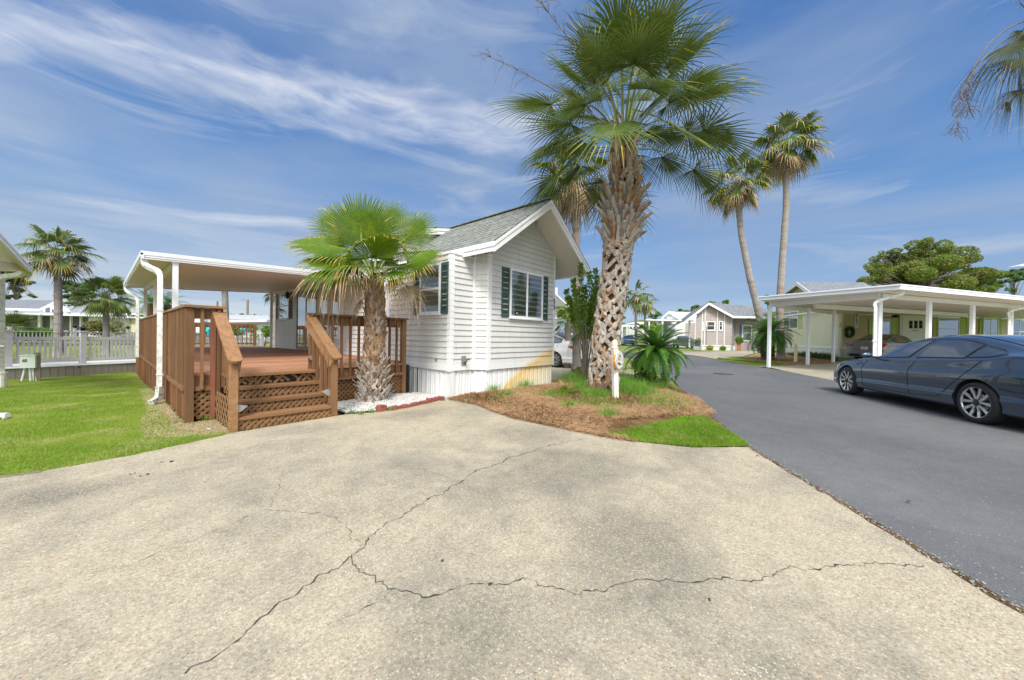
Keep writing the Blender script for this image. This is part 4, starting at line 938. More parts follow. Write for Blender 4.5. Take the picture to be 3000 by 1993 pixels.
e = MB(); e.tube(smooth([(.61, 8.72, .30), (.61, 8.72, .16), (.58, 8.70, .09), (.50, 8.62, .05)]), [.047]*12+[.047]*7, 12, sq=True); e.build('elbow', basic('mossy_spout', (.62, .64, .58), .6, .2, 20, alt=(.16, .17, .13), alts=22), d1)
d2 = spout(smooth([(.40, 16.9, 2.70), (.40, 16.85, 2.55), (.47, 16.6, 2.44), (.57, 16.15, 2.34), (.62, 15.95, 2.2), (.62, 15.9, 1.95)])+[(.62, 15.9, .45)], (.8, 1.7), CN, .043)
# ================================================================ the deck
DK = thing('wooden_deck', 'brown stained raised wooden deck with railings, stairs and lattice skirt', 'deck', (2.4, 10, 0))
X0, X1, Y0, Y1, ZD = .74, 4.36, 6.65, 19.2, .68
rnd = random.Random(12)
fl = MB(); y = Y0-.02
while y < Y1:
    fl.box(X0+.02, (4.13 if y < 7.3 else 4.47), y, y+.135, ZD-.03+rnd.uniform(-.001, .001), ZD+rnd.uniform(-.002, .002)); y += .141
fl.build('floor', M_floor, DK)
fr = MB(); fr.box(X0+.04, 4.12, Y0+.03, Y0+.07, ZD-.24, ZD-.034); fr.box(X0+.01, X0+.05, Y0+.07, Y1, ZD-.24, ZD-.034); fr.box(X0, X1, Y1-.05, Y1-.01, ZD-.24, ZD-.034); fr.build('rim_board', M_woodx, DK)
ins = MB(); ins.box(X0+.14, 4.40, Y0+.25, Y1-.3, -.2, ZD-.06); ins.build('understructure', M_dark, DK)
posts = [(.755, 6.62, 0, 1.60), (.755, 9.6, -.03, 1.60), (.755, 12.6, -.15, 1.60), (.755, 15.6, -.25, 1.60), (.755, 19.15, -.32, 1.60), (2.35, 6.66, .0, 1.58), (4.10, 6.66, .0, 1.58), (2.6, 19.15, -.3, 1.60), (4.36, 19.15, -.3, 1.60)]
for i, (x, y, z0, z1) in enumerate(posts):
    p = MB(); s_ = .046; p.box(x-s_, x+s_, y-s_, y+s_, z0, z1); p.build('post', M_wood, DK)
# short reddish posts by the stair opening
p = MB(); p.box(.98, 1.035, 6.585, 6.64, 0, 1.60); p.build('post', M_redw, DK)
p = MB(); p.box(1.04, 1.12, 6.60, 6.66, .0, 1.60); p.build('post', M_wood, DK)
lrz = lambda y: 1.635
def rail(a, b, mat, w_=.14, h_=.035):
    m = MB(); m.bar(a, b, w_, h_); return m.build('top_rail', mat, DK)
rail((.755, 6.55, 1.62), (.755, 19.2, 1.62), M_woodh, .13, .034)
rail((.70, 6.60, 1.6205), (1.15, 6.60, 1.6205), M_woodx, .13, .034)
rail((2.24, 6.62, 1.60), (4.17, 6.62, 1.60), M_wood, .13, .034)
rail((.70, 19.16, 1.62), (4.45, 19.16, 1.62), M_woodx, .13, .034)
sr = MB(); sr.box(.795, .83, 6.7, 19.1, 1.45, 1.60); sr.box(.69, .72, 6.7, 19.1, .44, .50)
sr.box(.80, 1.0, 6.625, 6.66, 1.45, 1.60); sr.box(.80, 1.0, 6.60, 6.64, .44, .50); sr.box(.80, 1.03, 6.642, 6.67, ZD-.22, ZD-.001)
sr.box(2.4, 4.06, 6.655, 6.69, 1.42, 1.582); sr.box(2.4, 4.06, 6.60, 6.65, .44, .50)
sr.box(.8, 4.4, 19.1, 19.13, 1.45, 1.60); sr.box(.8, 4.4, 19.1, 19.13, .75, .80)
sr.build('rail_board', M_woodx, DK)
bal = []
yy = 6.78
while yy < 19.0: bal.append((.722, yy, .40, 1.60)); yy += .155
for xx in (.885,): bal.append((xx, 6.595, .46, 1.60))
for xx in [2.51+.158*i for i in range(10)]: bal.append((xx, 6.632, .50, 1.585))
pb = MB(); pb.box(-.018, .018, -.018, .018, 0, 1); bme = None
back = [(.95+.155*i, 19.08, .72, 1.6) for i in range(22)]
for x, y, z0, z1 in bal+back:
    s_ = .019; m = MB(); m.box(x-s_, x+s_, y-s_, y+s_, z0, z1); m.build('baluster', M_wood, DK)
# lattice: two crossed layers of thin strips, clipped to a panel
def lattice(o, ux, w_, z0, z1, sp=.085, sw=.036, t=.007, hole=None, n=None, broken=0, seed=3):
    """panel from o along unit ux, w_ wide, z0..z1; second layer behind"""
    o = Vector(o); ux = Vector(ux); nn = Vector((ux.y, -ux.x, 0)) if n is None else Vector(n); m = MB(); h = z1-z0; rd = random.Random(seed)
    def clip(u0, z_a, u1, z_b):
        return None
    for layer, sg in ((0, 1), (1, -1)):
        k = -h
        while k < w_+h:
            # strip centre line u = k + sg*z (45 degrees)
            us = []
            if sg > 0: a = (k, 0.0); b = (k+h, h)
            else: a = (k, h); b = (k+h, 0.0)
            # clip in u to 0..w_
            (ua, za), (ub, zb) = a, b
            if ub <= 0.01 or ua >= w_-.01: k += sp; continue
            if ua < 0: t_ = -ua/(ub-ua); za = za+(zb-za)*t_; ua = 0
            if ub > w_: t_ = (w_-ua)/(ub-ua); zb = za+(zb-za)*t_; ub = w_
            if rd.random() > broken:
                off = layer*t+t/2; tw = rd.uniform(-.0, .03) if broken else 0
                p = o+ux*ua+Vector((0, 0, z0+za))-nn*off; q = o+ux*ub+Vector((0, 0, z0+zb+tw))-nn*off
                if (q-p).length > .02: m.bar(p, q, t, sw, (Vector((0, 0, 1))))
            k += sp
    return m
def latpart(parent=DK, mat=M_latt, **k): return lattice(**k).build('lattice', mat, parent)
latpart(o=(.80, 6.63, 0), ux=(1, 0, 0), w_=.18, z0=.04, z1=.44, sp=.088, sw=.036)
latpart(o=(2.40, 6.66, 0), ux=(1, 0, 0), w_=1.66, z0=.02, z1=.45, sp=.088, sw=.036)
bk = MB(); bk.box(.742, .752, 6.7, 19.1, -.3, .44); bk.build('skirt_board', M_redw, DK)
for yy in (7.3, 8.0, 8.8, 10.6, 11.6, 13.6, 14.6, 16.6, 17.6): sp_ = MB(); sp_.box(.700, .745, yy-.045, yy+.045, gz(.7, yy), .50); sp_.build('skirt_batten', M_wood, DK)
# ---- stairs
ST = thing('deck_stairs', 'brown wooden stairs with sloping handrails and lattice risers at the front of the deck', 'stairs', (1.7, 6, 0))
SX0, SX1 = 1.09, 2.27; ny = [6.30, 6.02, 5.80, 5.60]
tz = [.53, .375, .215]
steps = [(6.06, .51), (5.83, .345), (5.62, .18)]
tr0 = MB(); tr0.box(SX0, SX1, 6.22, 6.64, ZD-.04, ZD-.002); 
tr0.build('landing_board', M_woodx, ST)
lf = MB()
for i, (yn, z) in enumerate(steps):
    t_ = MB(); t_.box(SX0+.0, SX1+.02*i, yn, yn+.27, z-.038, z); t_.build('tread', M_woodx, ST)
ris = [(6.27, ZD-.042, .512, .0), (6.08, .47, .347, 0), (5.85, .305, .182, 0), (5.64, .14, .004, 0)]
for i, (yr, zt, zb, _) in enumerate(ris):
    l = lattice((SX0+.01, yr, 0), (1, 0, 0), SX1-SX0-.02, zb, zt, sp=.078, sw=.036, t=.007, broken=(.30 if i == 0 else .0), seed=i+8); l.build('riser_lattice', M_latt, ST)
    k = MB(); k.box(SX0+.01, SX1-.01, yr+.05, yr+.06, zb, zt); k.build('riser_shadow_board', M_dark, ST)  # dark sheet standing in for the shade behind the lattice
for sx, xp in ((-1, 1.065), (1, 2.295)):
    p = MB(); p.box(xp-.042, xp+.042, 5.60, 5.69, .0, .86 if sx < 0 else .89); p.build('newel_post', M_wood if sx > 0 else M_woodh, ST)
    a = Vector((xp-.005*sx, 6.60, 1.53)); b = Vector((xp, 5.52, .875)); d = (b-a).normalized(); up = Vector((1, 0, 0)).cross(d)
    if up.z < 0: up = -up
    h = MB(); wd = .075; n_ = 8; outline = [(-wd, 0)]+[(-wd, 1)]+[(-wd*math.cos(math.pi*j/n_), 1+0*j) for j in range(1, n_)]+[(wd, 1), (wd, 0)]
    L = (b-a).length; pts = [a+Vector((-wd, 0, 0)), a+d*(L-.07)+Vector((-wd, 0, 0))]+[a+d*(L-.07+math.sin(math.pi*j/n_)*.07)+Vector((-wd*math.cos(math.pi*j/n_), 0, 0)) for j in range(1, n_)]+[a+d*(L-.07)+Vector((wd, 0, 0)), a+Vector((wd, 0, 0))]
    h.prism(pts, up*0, up*.036); h.build('handrail', M_woodh, ST)
    s2_ = MB(); s2_.bar(a-up*.085+Vector((.045*sx*-1, 0, 0)), b-up*.085-d*.03+Vector((.045*sx*-1, 0, 0)), .035, .13, up); s2_.build('rail_board', M_woodh if sx > 0 else M_wood, ST)
    for k in range(6):
        t_ = (k+.6)/6.6; q = a.lerp(b, t_); z0_ = .46-.44*t_+.06
        m = MB(); m.box(xp-.02+.045*sx*-1-.0, xp+.018-.045*sx, q.y-.018, q.y+.018, z0_, q.z-.05); m.build('baluster', M_wood, ST)
    m = MB(); m.box(xp-.02, xp+.02, 6.55, 6.62, .0, 1.58); m.build('upper_post', M_wood, ST)
    l = lattice((xp+.03*sx, 5.70, 0), (0, 1, 0), .88, .02, .42, sp=.16, sw=.036, n=(sx, 0, 0)); l.build('side_lattice', M_latt, ST)
# step lights: small wedge lamps
def wedge(c, dx):
    m = MB(); x, y, z = c; m.prism([(x, y, z+.045), (x+dx*.11, y, z+.015), (x+dx*.03, y, z-.05), (x, y, z-.05)], (0, -.035, 0), (0, .035, 0)); return m.build('step_light', M_steel, ST)
wedge((1.105, 5.66, .30), 1); wedge((2.25, 5.70, .38), -1); wedge((2.30, 6.45, .86), -1)
# ================================================================ plants
M_fan = leafmat('palm_frond_green', (.085, .13, .030), .4, .20, .40, .9, alt=(.16, .19, .055))
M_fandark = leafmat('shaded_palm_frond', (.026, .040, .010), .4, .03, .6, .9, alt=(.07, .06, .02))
M_fanb = leafmat('bright_palm_frond', (.075, .140, .006), .35, .18, .45, 1.5, alt=(.16, .20, .010))
M_fanc = leafmat('fresh_palm_frond', (.16, .23, .05), .3, .35, .4, .9, alt=(.24, .28, .06))
M_fany = leafmat('yellowed_palm_tip', (.36, .33, .05), .35, .35, .5, 3, alt=(.40, .22, .06))
M_fand = leafmat('dead_palm_frond', (.36, .25, .14), .35, .2, .8, 3, alt=(.50, .41, .30))
M_fandd = leafmat('grey_dead_frond', (.33, .27, .21), .35, .15, .9, 3, alt=(.52, .48, .43))
M_pet = leafmat('palm_petiole', (.24, .30, .11), .25, .1, .4, 2)
M_boot = basic('palm_boot', (.40, .365, .325), .85, .34, 5, alt=(.26, .17, .11), alts=9, bmp=.004, bs=40)
M_boott = basic('tan_palm_boot', (.36, .24, .145), .85, .38, 6, alt=(.19, .09, .045), alts=9, bmp=.004, bs=40)
M_bootg = basic('grey_palm_boot', (.47, .42, .37), .85, .3, 6, alt=(.27, .2, .15), alts=9, bmp=.004, bs=40)
M_core = basic('palm_fibre', (.15, .085, .05), .95, .4, 8, stretch=(1, 1, 4), bmp=.01, bs=30)
M_ptrunk = basic('grey_palm_trunk', (.28, .26, .235), .9, .18, 4, stretch=(1, 1, 5), alt=(.24, .16, .11), alts=1.2, bmp=.01, bs=14)
M_cyc = leafmat('cycad_leaflet', (.055, .155, .022), .4, .2, .3, 1.6, alt=(.11, .24, .025))
M_cycr = leafmat('cycad_rachis', (.20, .28, .05), .2, .1, .4, 2)
M_leaf = leafmat('shrub_leaf', (.15, .27, .035), .35, .4, .4, 2.2, alt=(.26, .38, .05))
M_yleaf = leafmat('yellow_green_leaf', (.26, .33, .04), .35, .35, .4, 5, alt=(.45, .32, .09))
M_ivy = leafmat('vine_leaf', (.055, .16, .02), .35, .3, .35, 6)
M_mag = leafmat('olive_crown_leaf', (.16, .22, .045), .45, .35, .45, .45, alt=(.28, .24, .06))
M_pine = leafmat('pine_needle', (.11, .20, .06), .35, .25, .5, .3, alt=(.12, .18, .06))
M_oak = leafmat('dark_crown_leaf', (.12, .20, .045), .4, .3, .45, .2, alt=(.15, .2, .05))
M_bright = leafmat('bright_crown_leaf', (.24, .34, .04), .35, .35, .45, .3, alt=(.16, .22, .04))
M_bark = basic('tree_bark', (.17, .14, .115), .9, .3, 4, stretch=(3, 3, .6), bmp=.02, bs=10)
def cd(r, u, c): return (RT*r+UP*u-FW*c)
class Fr:
    """collects strips quickly"""
    def __init__(s): s.V = []; s.F = []; s.M = []; s.n = 0
    def strip(s, rows, m):
        """rows: list of equally long point rows"""
        k = len(rows[0])
        for r in rows: s.V.extend(r)
        for i in range(len(rows)-1):
            for j in range(k-1):
                a = s.n+i*k+j; s.F.append((a, a+1, a+k+1, a+k)); s.M.append(m if not isinstance(m, (list, tuple)) else m[i])
        s.n += k*len(rows)
    def build(s, name, mats, parent=None, label=None, smooth=False): return npmesh(name, np.array([tuple(v) for v in s.V]), np.array(s.F), mats, parent, mi=s.M, label=label, smooth=smooth)
def bez(a, b, c, d, t): return a*(1-t)**3+b*3*t*(1-t)**2+c*3*t*t*(1-t)+d*t**3
def fan(fr, C0, Hp, f, nh, R, nseg=40, spread=300, join=.5, droop=.25, rnd=random, fold=.15, mats=(0, 1, 2), tipf=.15, petr=.014, pet=True, steps=6, raggedness=.1, sidedroop=.0, wmul=1.0, curl=0):
    """one fan leaf: petiole from C0 to the hastula Hp, blade of nseg pleated segments about axis f"""
    f = Vector(f).normalized(); nh = Vector(nh); s = f.cross(nh)
    if s.length < 1e-3: s = f.cross(Vector((1, 0, 0)))
    s.normalize(); nrm = s.cross(f).normalized()
    if pet:
        L = (Hp-C0).length; c1 = C0+(Hp-C0).normalized()*L*.3+UP*L*.18; c2 = Hp-f*L*.33; rows = []
        for i in range(7):
            t = i/6; p = bez(C0, c1, c2, Hp, t); w = petr*(2.0-1.2*t); rows.append([p-s*w, p-nrm*w*.6, p+s*w, p+nrm*w*.6, p-s*w])
        fr.strip(rows, mats[2])
        # costa running into the blade
        rows = [[Hp+f*(R*.35*t)-s*petr*(1-t)+nrm*.004, Hp+f*(R*.35*t)+s*petr*(1-t)+nrm*.004] for t in (0, .5, 1)]; fr.strip(rows, mats[2])
    SP = R_(spread); dphi = SP/nseg
    for k in range(nseg):
        ph = -SP/2+(k+.5)*dphi; q = abs(ph)/(SP/2)
        d = f*math.cos(ph)+s*math.sin(ph); rr = R*(1.0-.30*q**1.6)*rnd.uniform(1-raggedness, 1+raggedness*.4)
        side = -f*math.sin(ph)+s*math.cos(ph); base = f*(R*.22*max(0, math.cos(ph))) if spread > 200 else f*0
        dr = droop*rnd.uniform(.5, 1.5); rows = []; tip = rnd.random() < tipf; sdv = -nrm*(sidedroop*q*q*R*.5)
        sw = rnd.uniform(-.05, .05); kink = rnd.uniform(0, curl)
        for i in range(steps+1):
            t = i/steps; tt = max(0, (t-join)/(1-join))
            p = Hp+base*min(1, t*2)*1.0+d*(rr*t)+sdv*t*t+Vector((0, 0, -1))*(dr*rr*tt*tt)+nrm*(fold*R*.25*math.sin(math.pi*min(1, t))*0)+side*(sw*R*tt*tt)
            if kink: p = p+Vector((0, 0, -1))*(kink*rr*tt**1.2)-d*(kink*.55*rr*tt**1.5)
            if t <= join: w = rr*t*math.tan(dphi/2)*1.02
            else: w = rr*join*math.tan(dphi/2)*(1-tt)**.8*1.02
            w = max(w*wmul, .0012); ple = w*.95 if t <= join else w*.6
            rows.append([p-side*w, p+nrm*ple, p+side*w])
        mm = [mats[0]]*steps
        if tip: mm[-1] = mats[1]; mm[-2] = mats[1] if rnd.random() < .6 else mats[0]
        fr.strip(rows, mm)
def boot(mb, c, out, up, w, L, lift, t, rnd, m=0, notch=True):
    """one leaf base: two legs joining into an outward stub"""
    sd = up.cross(out).normalized(); tw = rnd.uniform(-.25, .25)
    tip = c+up*L*math.cos(lift)+out*L*math.sin(lift)+sd*tw*w; j = c+out*t*.6
    def seg(a, b, wa, wb, ta, tb):
        d = (b-a).normalized(); s_ = (sd-d*sd.dot(d)).normalized(); o_ = d.cross(s_)
        if o_.dot(out) < 0: o_ = -o_
        vs = [a-s_*wa-o_*ta, a+s_*wa-o_*ta, a+s_*wa*.75+o_*ta, a-s_*wa*.75+o_*ta, b-s_*wb-o_*tb, b+s_*wb-o_*tb, b+s_*wb*.7+o_*tb, b-s_*wb*.7+o_*tb]
        k = rnd.uniform(-.25, .25)*wb*2; vs[5] = vs[5]+d*k; vs[6] = vs[6]+d*k
        mb.add(vs, [(3, 2, 1, 0), (4, 5, 6, 7), (0, 1, 5, 4), (1, 2, 6, 5), (2, 3, 7, 6), (3, 0, 4, 7)], m)
    if notch:
        for s2 in (-1, 1): seg(c+sd*w*.80*s2-up*w*.98-out*t*.25, j+up*w*.10-sd*w*.06*s2, w*.14, w*.19, t*.45, t*.62)
    seg(j-up*w*.10, tip, w*(.19 if notch else .27), w*rnd.uniform(.10, .19), t*.65, t*.42)
def trunk_boots(mb, path, rad, z0, z1, nper, rowh, w, L, lift, t, seed, m=0, notch=True, liftf=None):
    rnd = random.Random(seed); z = z0; row = 0
    def at(zz):
        for a, b in zip(path, path[1:]):
            if a.z <= zz <= b.z or b is path[-1]: k = (zz-a.z)/(b.z-a.z); return a.lerp(b, k), (b-a).normalized()
        return path[0], UP
    while z < z1:
        p, up = at(z); r = rad(z)
        for k in range(nper):
            a = 2*math.pi*(k+.5*(row % 2))/nper+rnd.uniform(-.10, .10); o = Vector((math.cos(a), math.sin(a), 0)); o = (o-up*o.dot(up)).normalized()
            lf = (liftf(z) if liftf else lift)*rnd.uniform(.6, 1.4)
            if rnd.random() < .06: continue
            boot(mb, p+o*(r+t*.5)+up*rnd.uniform(-.3, .3)*rowh, o, up, w*rnd.uniform(.85, 1.15), L*rnd.uniform(.7, 1.25), lf, t, rnd, m if not isinstance(m, (list, tuple)) else rnd.choice(m), notch)
        z += rowh; row += 1
def trunk_core(path, rad, n=14, k=24, bumpy=.0, seed=0):
    mb = MB(); pts = []; rs = []
    for i in range(k+1):
        z = path[0].z+(path[-1].z-path[0].z)*i/k
        for a, b in zip(path, path[1:]):
            if a.z <= z <= b.z+1e-6 or b is path[-1]: pts.append(a.lerp(b, (z-a.z)/(b.z-a.z))); break
        rs.append(rad(z)*(1+bumpy*mnoise.noise((z*5, seed, 0))))
    mb.tube(pts, rs, n); return mb
# ---------------------------------------------------------------- big cabbage palm
def gpos(x, y, dep, h=0): p = dp(x, y, dep); return p
BP = 7.4
pp = [gpos(1763, 1140, BP), gpos(1772, 1040, BP), gpos(1784, 920, BP), gpos(1800, 820, BP), gpos(1820, 650, BP), gpos(1828, 540, BP), gpos(1826, 400, BP)]
pp[0].z = .02
T1 = thing('palm_tree', 'tallest near palm with fat criss-cross booted trunk and full green crown beside the white home', 'palm tree', (pp[0].x, pp[0].y, 0))
crad = lambda z: .175+.07*sm((.7-z)/.7)+.03*sm((z-2.9)/.5)-.06*sm((z-4.2)/1.2)
trunk_core(pp, crad, 16, 30, .1).build('trunk_core', M_core, T1, smooth=True)
mb = MB()
lf = lambda z: .20+.14*sm((z-1.6)/.8)+.42*sm((z-2.9)/.6)*(1-.5*sm((z-4.3)/.6))
trunk_boots(mb, pp, lambda z: crad(z)+.015, .25, 4.75, 7, .165, .215, .22, .3, .05, 5, m=[0, 0, 0, 0, 1], liftf=lf)
trunk_boots(mb, pp, lambda z: crad(z)+.0, 3.15, 4.35, 9, .10, .22, .36, .3, .045, 15, m=[0, 0, 1], liftf=lambda z: .70)
trunk_boots(mb, pp, lambda z: crad(z)-.02, 4.3, 5.35, 9, .12, .12, .42, .3, .026, 7, m=[1, 1, 0], notch=False, liftf=lambda z: .30)
mb.build('trunk', [M_boot, M_boott], T1)
rt_ = MB(); rnd = random.Random(9)
for k in range(150):
    a = rnd.uniform(0, 6.28); b = Vector((pp[0].x+math.cos(a)*.24, pp[0].y+math.sin(a)*.24, rnd.uniform(.1, .42))); e = b+Vector((math.cos(a)*.14, math.sin(a)*.14, -.25)); rt_.tube([b, (b+e)/2+Vector((math.cos(a), math.sin(a), 0))*.05, e], [.018, .022, .012], 5)
rt_.build('root_mass', M_core, T1)
CT = pp[-1]+Vector((0, 0, .0)); rnd = random.Random(31); nF = 44
FA = []
for i in range(nF):
    t = (i+.5)/nF; el = R_(84-104*t**.9+rnd.uniform(-6, 6)); az = i*2.39996+rnd.uniform(-.25, .25); FA.append((az, el))
GR = [(.16, .205, .06)]
for i, (az, el) in enumerate(FA):
    d = Vector((math.cos(az)*math.cos(el), math.sin(az)*math.cos(el), math.sin(el))); Lp = rnd.uniform(1.25, 1.65)*(1.0 if el > 0 else .95)
    Hp = CT+d*Lp+Vector((0, 0, -.10*Lp*(1.2-math.sin(el)))); C0 = CT+Vector((math.cos(az)*.1, math.sin(az)*.1, -.25+.2*math.sin(el)))
    f = (d+Vector((0, 0, -.25-.35*(1-math.sin(el)))))
    if el > R_(55): f = d+Vector((math.cos(az), math.sin(az), 0))*.25
    fr = Fr(); nh = UP+Vector((rnd.uniform(-.3, .3), rnd.uniform(-.3, .3), 0))+d*.1
    if el > R_(50): nh = -Vector((math.cos(az), math.sin(az), 0))+UP*.3+Vector((rnd.uniform(-.5, .5), rnd.uniform(-.5, .5), 0))
    fan(fr, C0, Hp, f, nh, rnd.uniform(.92, 1.15), nseg=44, spread=rnd.choice((210, 240, 270)), join=.34, droop=rnd.uniform(.06, .26) if el < R_(50) else rnd.uniform(.03, .16), rnd=rnd, tipf=.22, petr=.013, steps=6, sidedroop=rnd.uniform(.05, .6), wmul=1.0, raggedness=.16)
    fr.build('frond', [M_fan, M_fany, M_pet], T1)
# dead flower stalks
def stalk(base, tip, side, seed, r=.012, n=16, par=None):
    rn = random.Random(seed); mb = MB(); base = Vector(base); tip = Vector(tip); P = []
    for i in range(13):
        t = i/12; P.append(base.lerp(tip, t)+UP*math.sin(math.pi*t)*.12)
    mb.tube(P, [r*(1.3-1.1*i/12) for i in range(13)], 6)
    for k in range(n):
        t = rn.uniform(.35, .98); q = P[int(t*12)]; dirn = ((tip-base).normalized()*.6+Vector((rn.gauss(0, .6), rn.gauss(0, .6), rn.gauss(-.1, .5)))).normalized(); L = rn.uniform(.15, .45); c = [q, q+dirn*L*.5+UP*.02, q+dirn*L-UP*L*.25]
        mb.tube(c, [r*.35, r*.25, r*.12], 4)
        for j in range(3): e = c[1].lerp(c[2], rn.random()); mb.tube([e, e+Vector((rn.gauss(0, .07), rn.gauss(0, .07), rn.gauss(0, .07)))], r*.12, 3)
    return mb.build('flower_stalk', M_bark, par)
stalk(CT+UP*.3, gpos(1560, -20, 6.9), 0, 3, .020, 22, T1); stalk(CT, gpos(1400, 150, 6.8), 0, 4, .015, 18, T1)
# ---------------------------------------------------------------- small fan palm by the stairs
SPD = 7.02
def zz8(x, y): return (800+x/2.412, 550+y/2.412)
SPD = 6.62; sp0 = dp(*zz8(705, 1485), SPD)
sp_path = [Vector((sp0.x, sp0.y, .0)), dp(*zz8(712, 1250), SPD), dp(*zz8(722, 1000), SPD), dp(*zz8(722, 800), SPD), dp(*zz8(715, 660), SPD)]
T2 = thing('palm_tree', 'short fan palm with shaggy tan trunk growing from white chips beside the stairs', 'palm tree', (sp0.x, sp0.y, 0))
srad = lambda z: .215-.075*sm((z-.1)/1.0)-.02*sm((z-1.5)/.6)
trunk_core(sp_path, srad, 14, 20, .1).build('trunk_core', M_core, T2, smooth=True)
mb = MB()
trunk_boots(mb, sp_path, lambda z: srad(z)+.0, .05, .78, 10, .072, .14, .13, .55, .016, 21, m=[2, 2, 1, 0], liftf=lambda z: .6)
trunk_boots(mb, sp_path, lambda z: srad(z)+.02, .02, .75, 9, .085, .12, .16, .9, .012, 23, m=[2], liftf=lambda z: .75)
trunk_boots(mb, sp_path, lambda z: srad(z)+.0, .72, 2.25, 10, .072, .13, .12, .35, .018, 22, m=[1, 1, 0], liftf=lambda z: .42, notch=False)
trunk_boots(mb, sp_path, lambda z: srad(z)-.01, .72, 2.1, 9, .085, .15, .10, .3, .02, 24, m=[1], liftf=lambda z: .3)
mb.build('trunk', [M_boot, M_boott, M_bootg], T2)
SC_ = sp_path[-1]+Vector((0, 0, .02)); rnd = random.Random(5)
def h8(x, y, c): return dp(*zz8(x, y), SPD-c)
small = [ # hastula x,y, towards camera, axis, normal, R, mats, join, droop, kind
 (625, 385, .12, (0, 1, .12), (0, -.1, 1), 1.00, 'g', .68, .03), (500, 340, -.25, (-.62, .75, -.2), (.2, .2, 1), .80, 'g', .6, .06), (770, 330, -.3, (.35, .9, -.2), (0, 0, 1), .74, 'g', .6, .06),
 (900, 390, -.15, (.72, .66, 0), (-.2, .3, 1), .80, 'g', .6, .08), (950, 545, .2, (.95, .28, .25), (-.1, .8, .7), .72, 'y', .6, .18), (700, 500, .35, (.55, .32, .75), (0, 1, .25), .86, 'y', .66, .16),
 (545, 440, .12, (-1, .10, .22), (0, .85, .55), .98, 'y', .66, .05), (580, 555, .25, (-.9, 0, .45), (0, .9, .5), .88, 'y', .64, .12), (560, 590, .38, (-.75, -.25, .6), (0, .9, .4), .88, 'f', .56, .32),
 (660, 560, .50, (-.25, -.15, .95), (0, .9, .25), .62, 'f', .55, .35), (800, 600, .35, (.7, -.22, .65), (0, .9, .3), .55, 'y', .6, .3), (860, 560, -.1, (.85, .05, -.1), (0, .9, .3), .80, 'f', .58, .28),
 (540, 500, -.4, (-.85, .2, -.5), (0, 1, .2), .9, 'g', .55, .25), (860, 470, -.45, (.8, .25, -.6), (0, 1, .2), .9, 'g', .55, .25), (700, 520, -.6, (.1, .05, -1), (0, 1, 0), .9, 'g', .5, .4)]
dead = [(520, 640, .25, (-.82, -.30, .4), (0, .9, .5), .75, .35, .8), (470, 660, .1, (-.9, -.35, .1), (0, .9, .5), .62, .3, .9), (632, 792, .22, (-.45, -.95, .2), (-.7, .5, .6), .40, .55, .15), (940, 690, .1, (.62, -.72, .25), (.4, .6, .6), .62, .5, .35), (850, 650, .35, (.25, -.75, .5), (0, .5, .8), .40, .4, .5), (700, 640, .3, (-.1, -.8, .6), (0, .5, .8), .35, .4, .5), (620, 650, -.3, (-.5, -.7, -.4), (0, .5, .8), .5, .4, .5), (820, 660, -.35, (.5, -.7, -.4), (0, .5, .8), .5, .4, .5)]
for i, (x, y, c, ax_, nh, Rr, kd, jn, dr) in enumerate(small):
    fr = Fr(); Hp = h8(x, y, c)
    fan(fr, SC_+Vector((rnd.uniform(-.05, .05), rnd.uniform(-.05, .05), 0)), Hp, cd(*ax_), cd(*nh), Rr*.92, nseg=58 if kd == 'g' else 48, spread=200 if i == 0 else 215, join=jn, droop=dr, rnd=rnd, tipf={'g': .12, 'y': .8, 'f': .95}[kd], petr=.015, steps=7, fold=.1, wmul=1.0, raggedness=.06, curl=.0 if kd == 'g' else (.03 if kd == 'y' else .25))
    fr.build('frond', [M_fanb, M_fany if kd != 'f' else M_fand, M_pet], T2)
for x, y, c, ax_, nh, Rr, jn, dr in dead:
    fr = Fr(); Hp = h8(x, y, c); fan(fr, SC_-Vector((0, 0, .12)), Hp, cd(*ax_), cd(*nh), Rr, nseg=40, spread=150, join=jn, droop=dr, rnd=rnd, mats=(0, 1, 1), tipf=.5, petr=.012, wmul=.8, raggedness=.25, curl=.4)
    fr.build('dead_frond', [M_fand, M_fandd], T2, label='brown dried fan frond hanging from the crown')
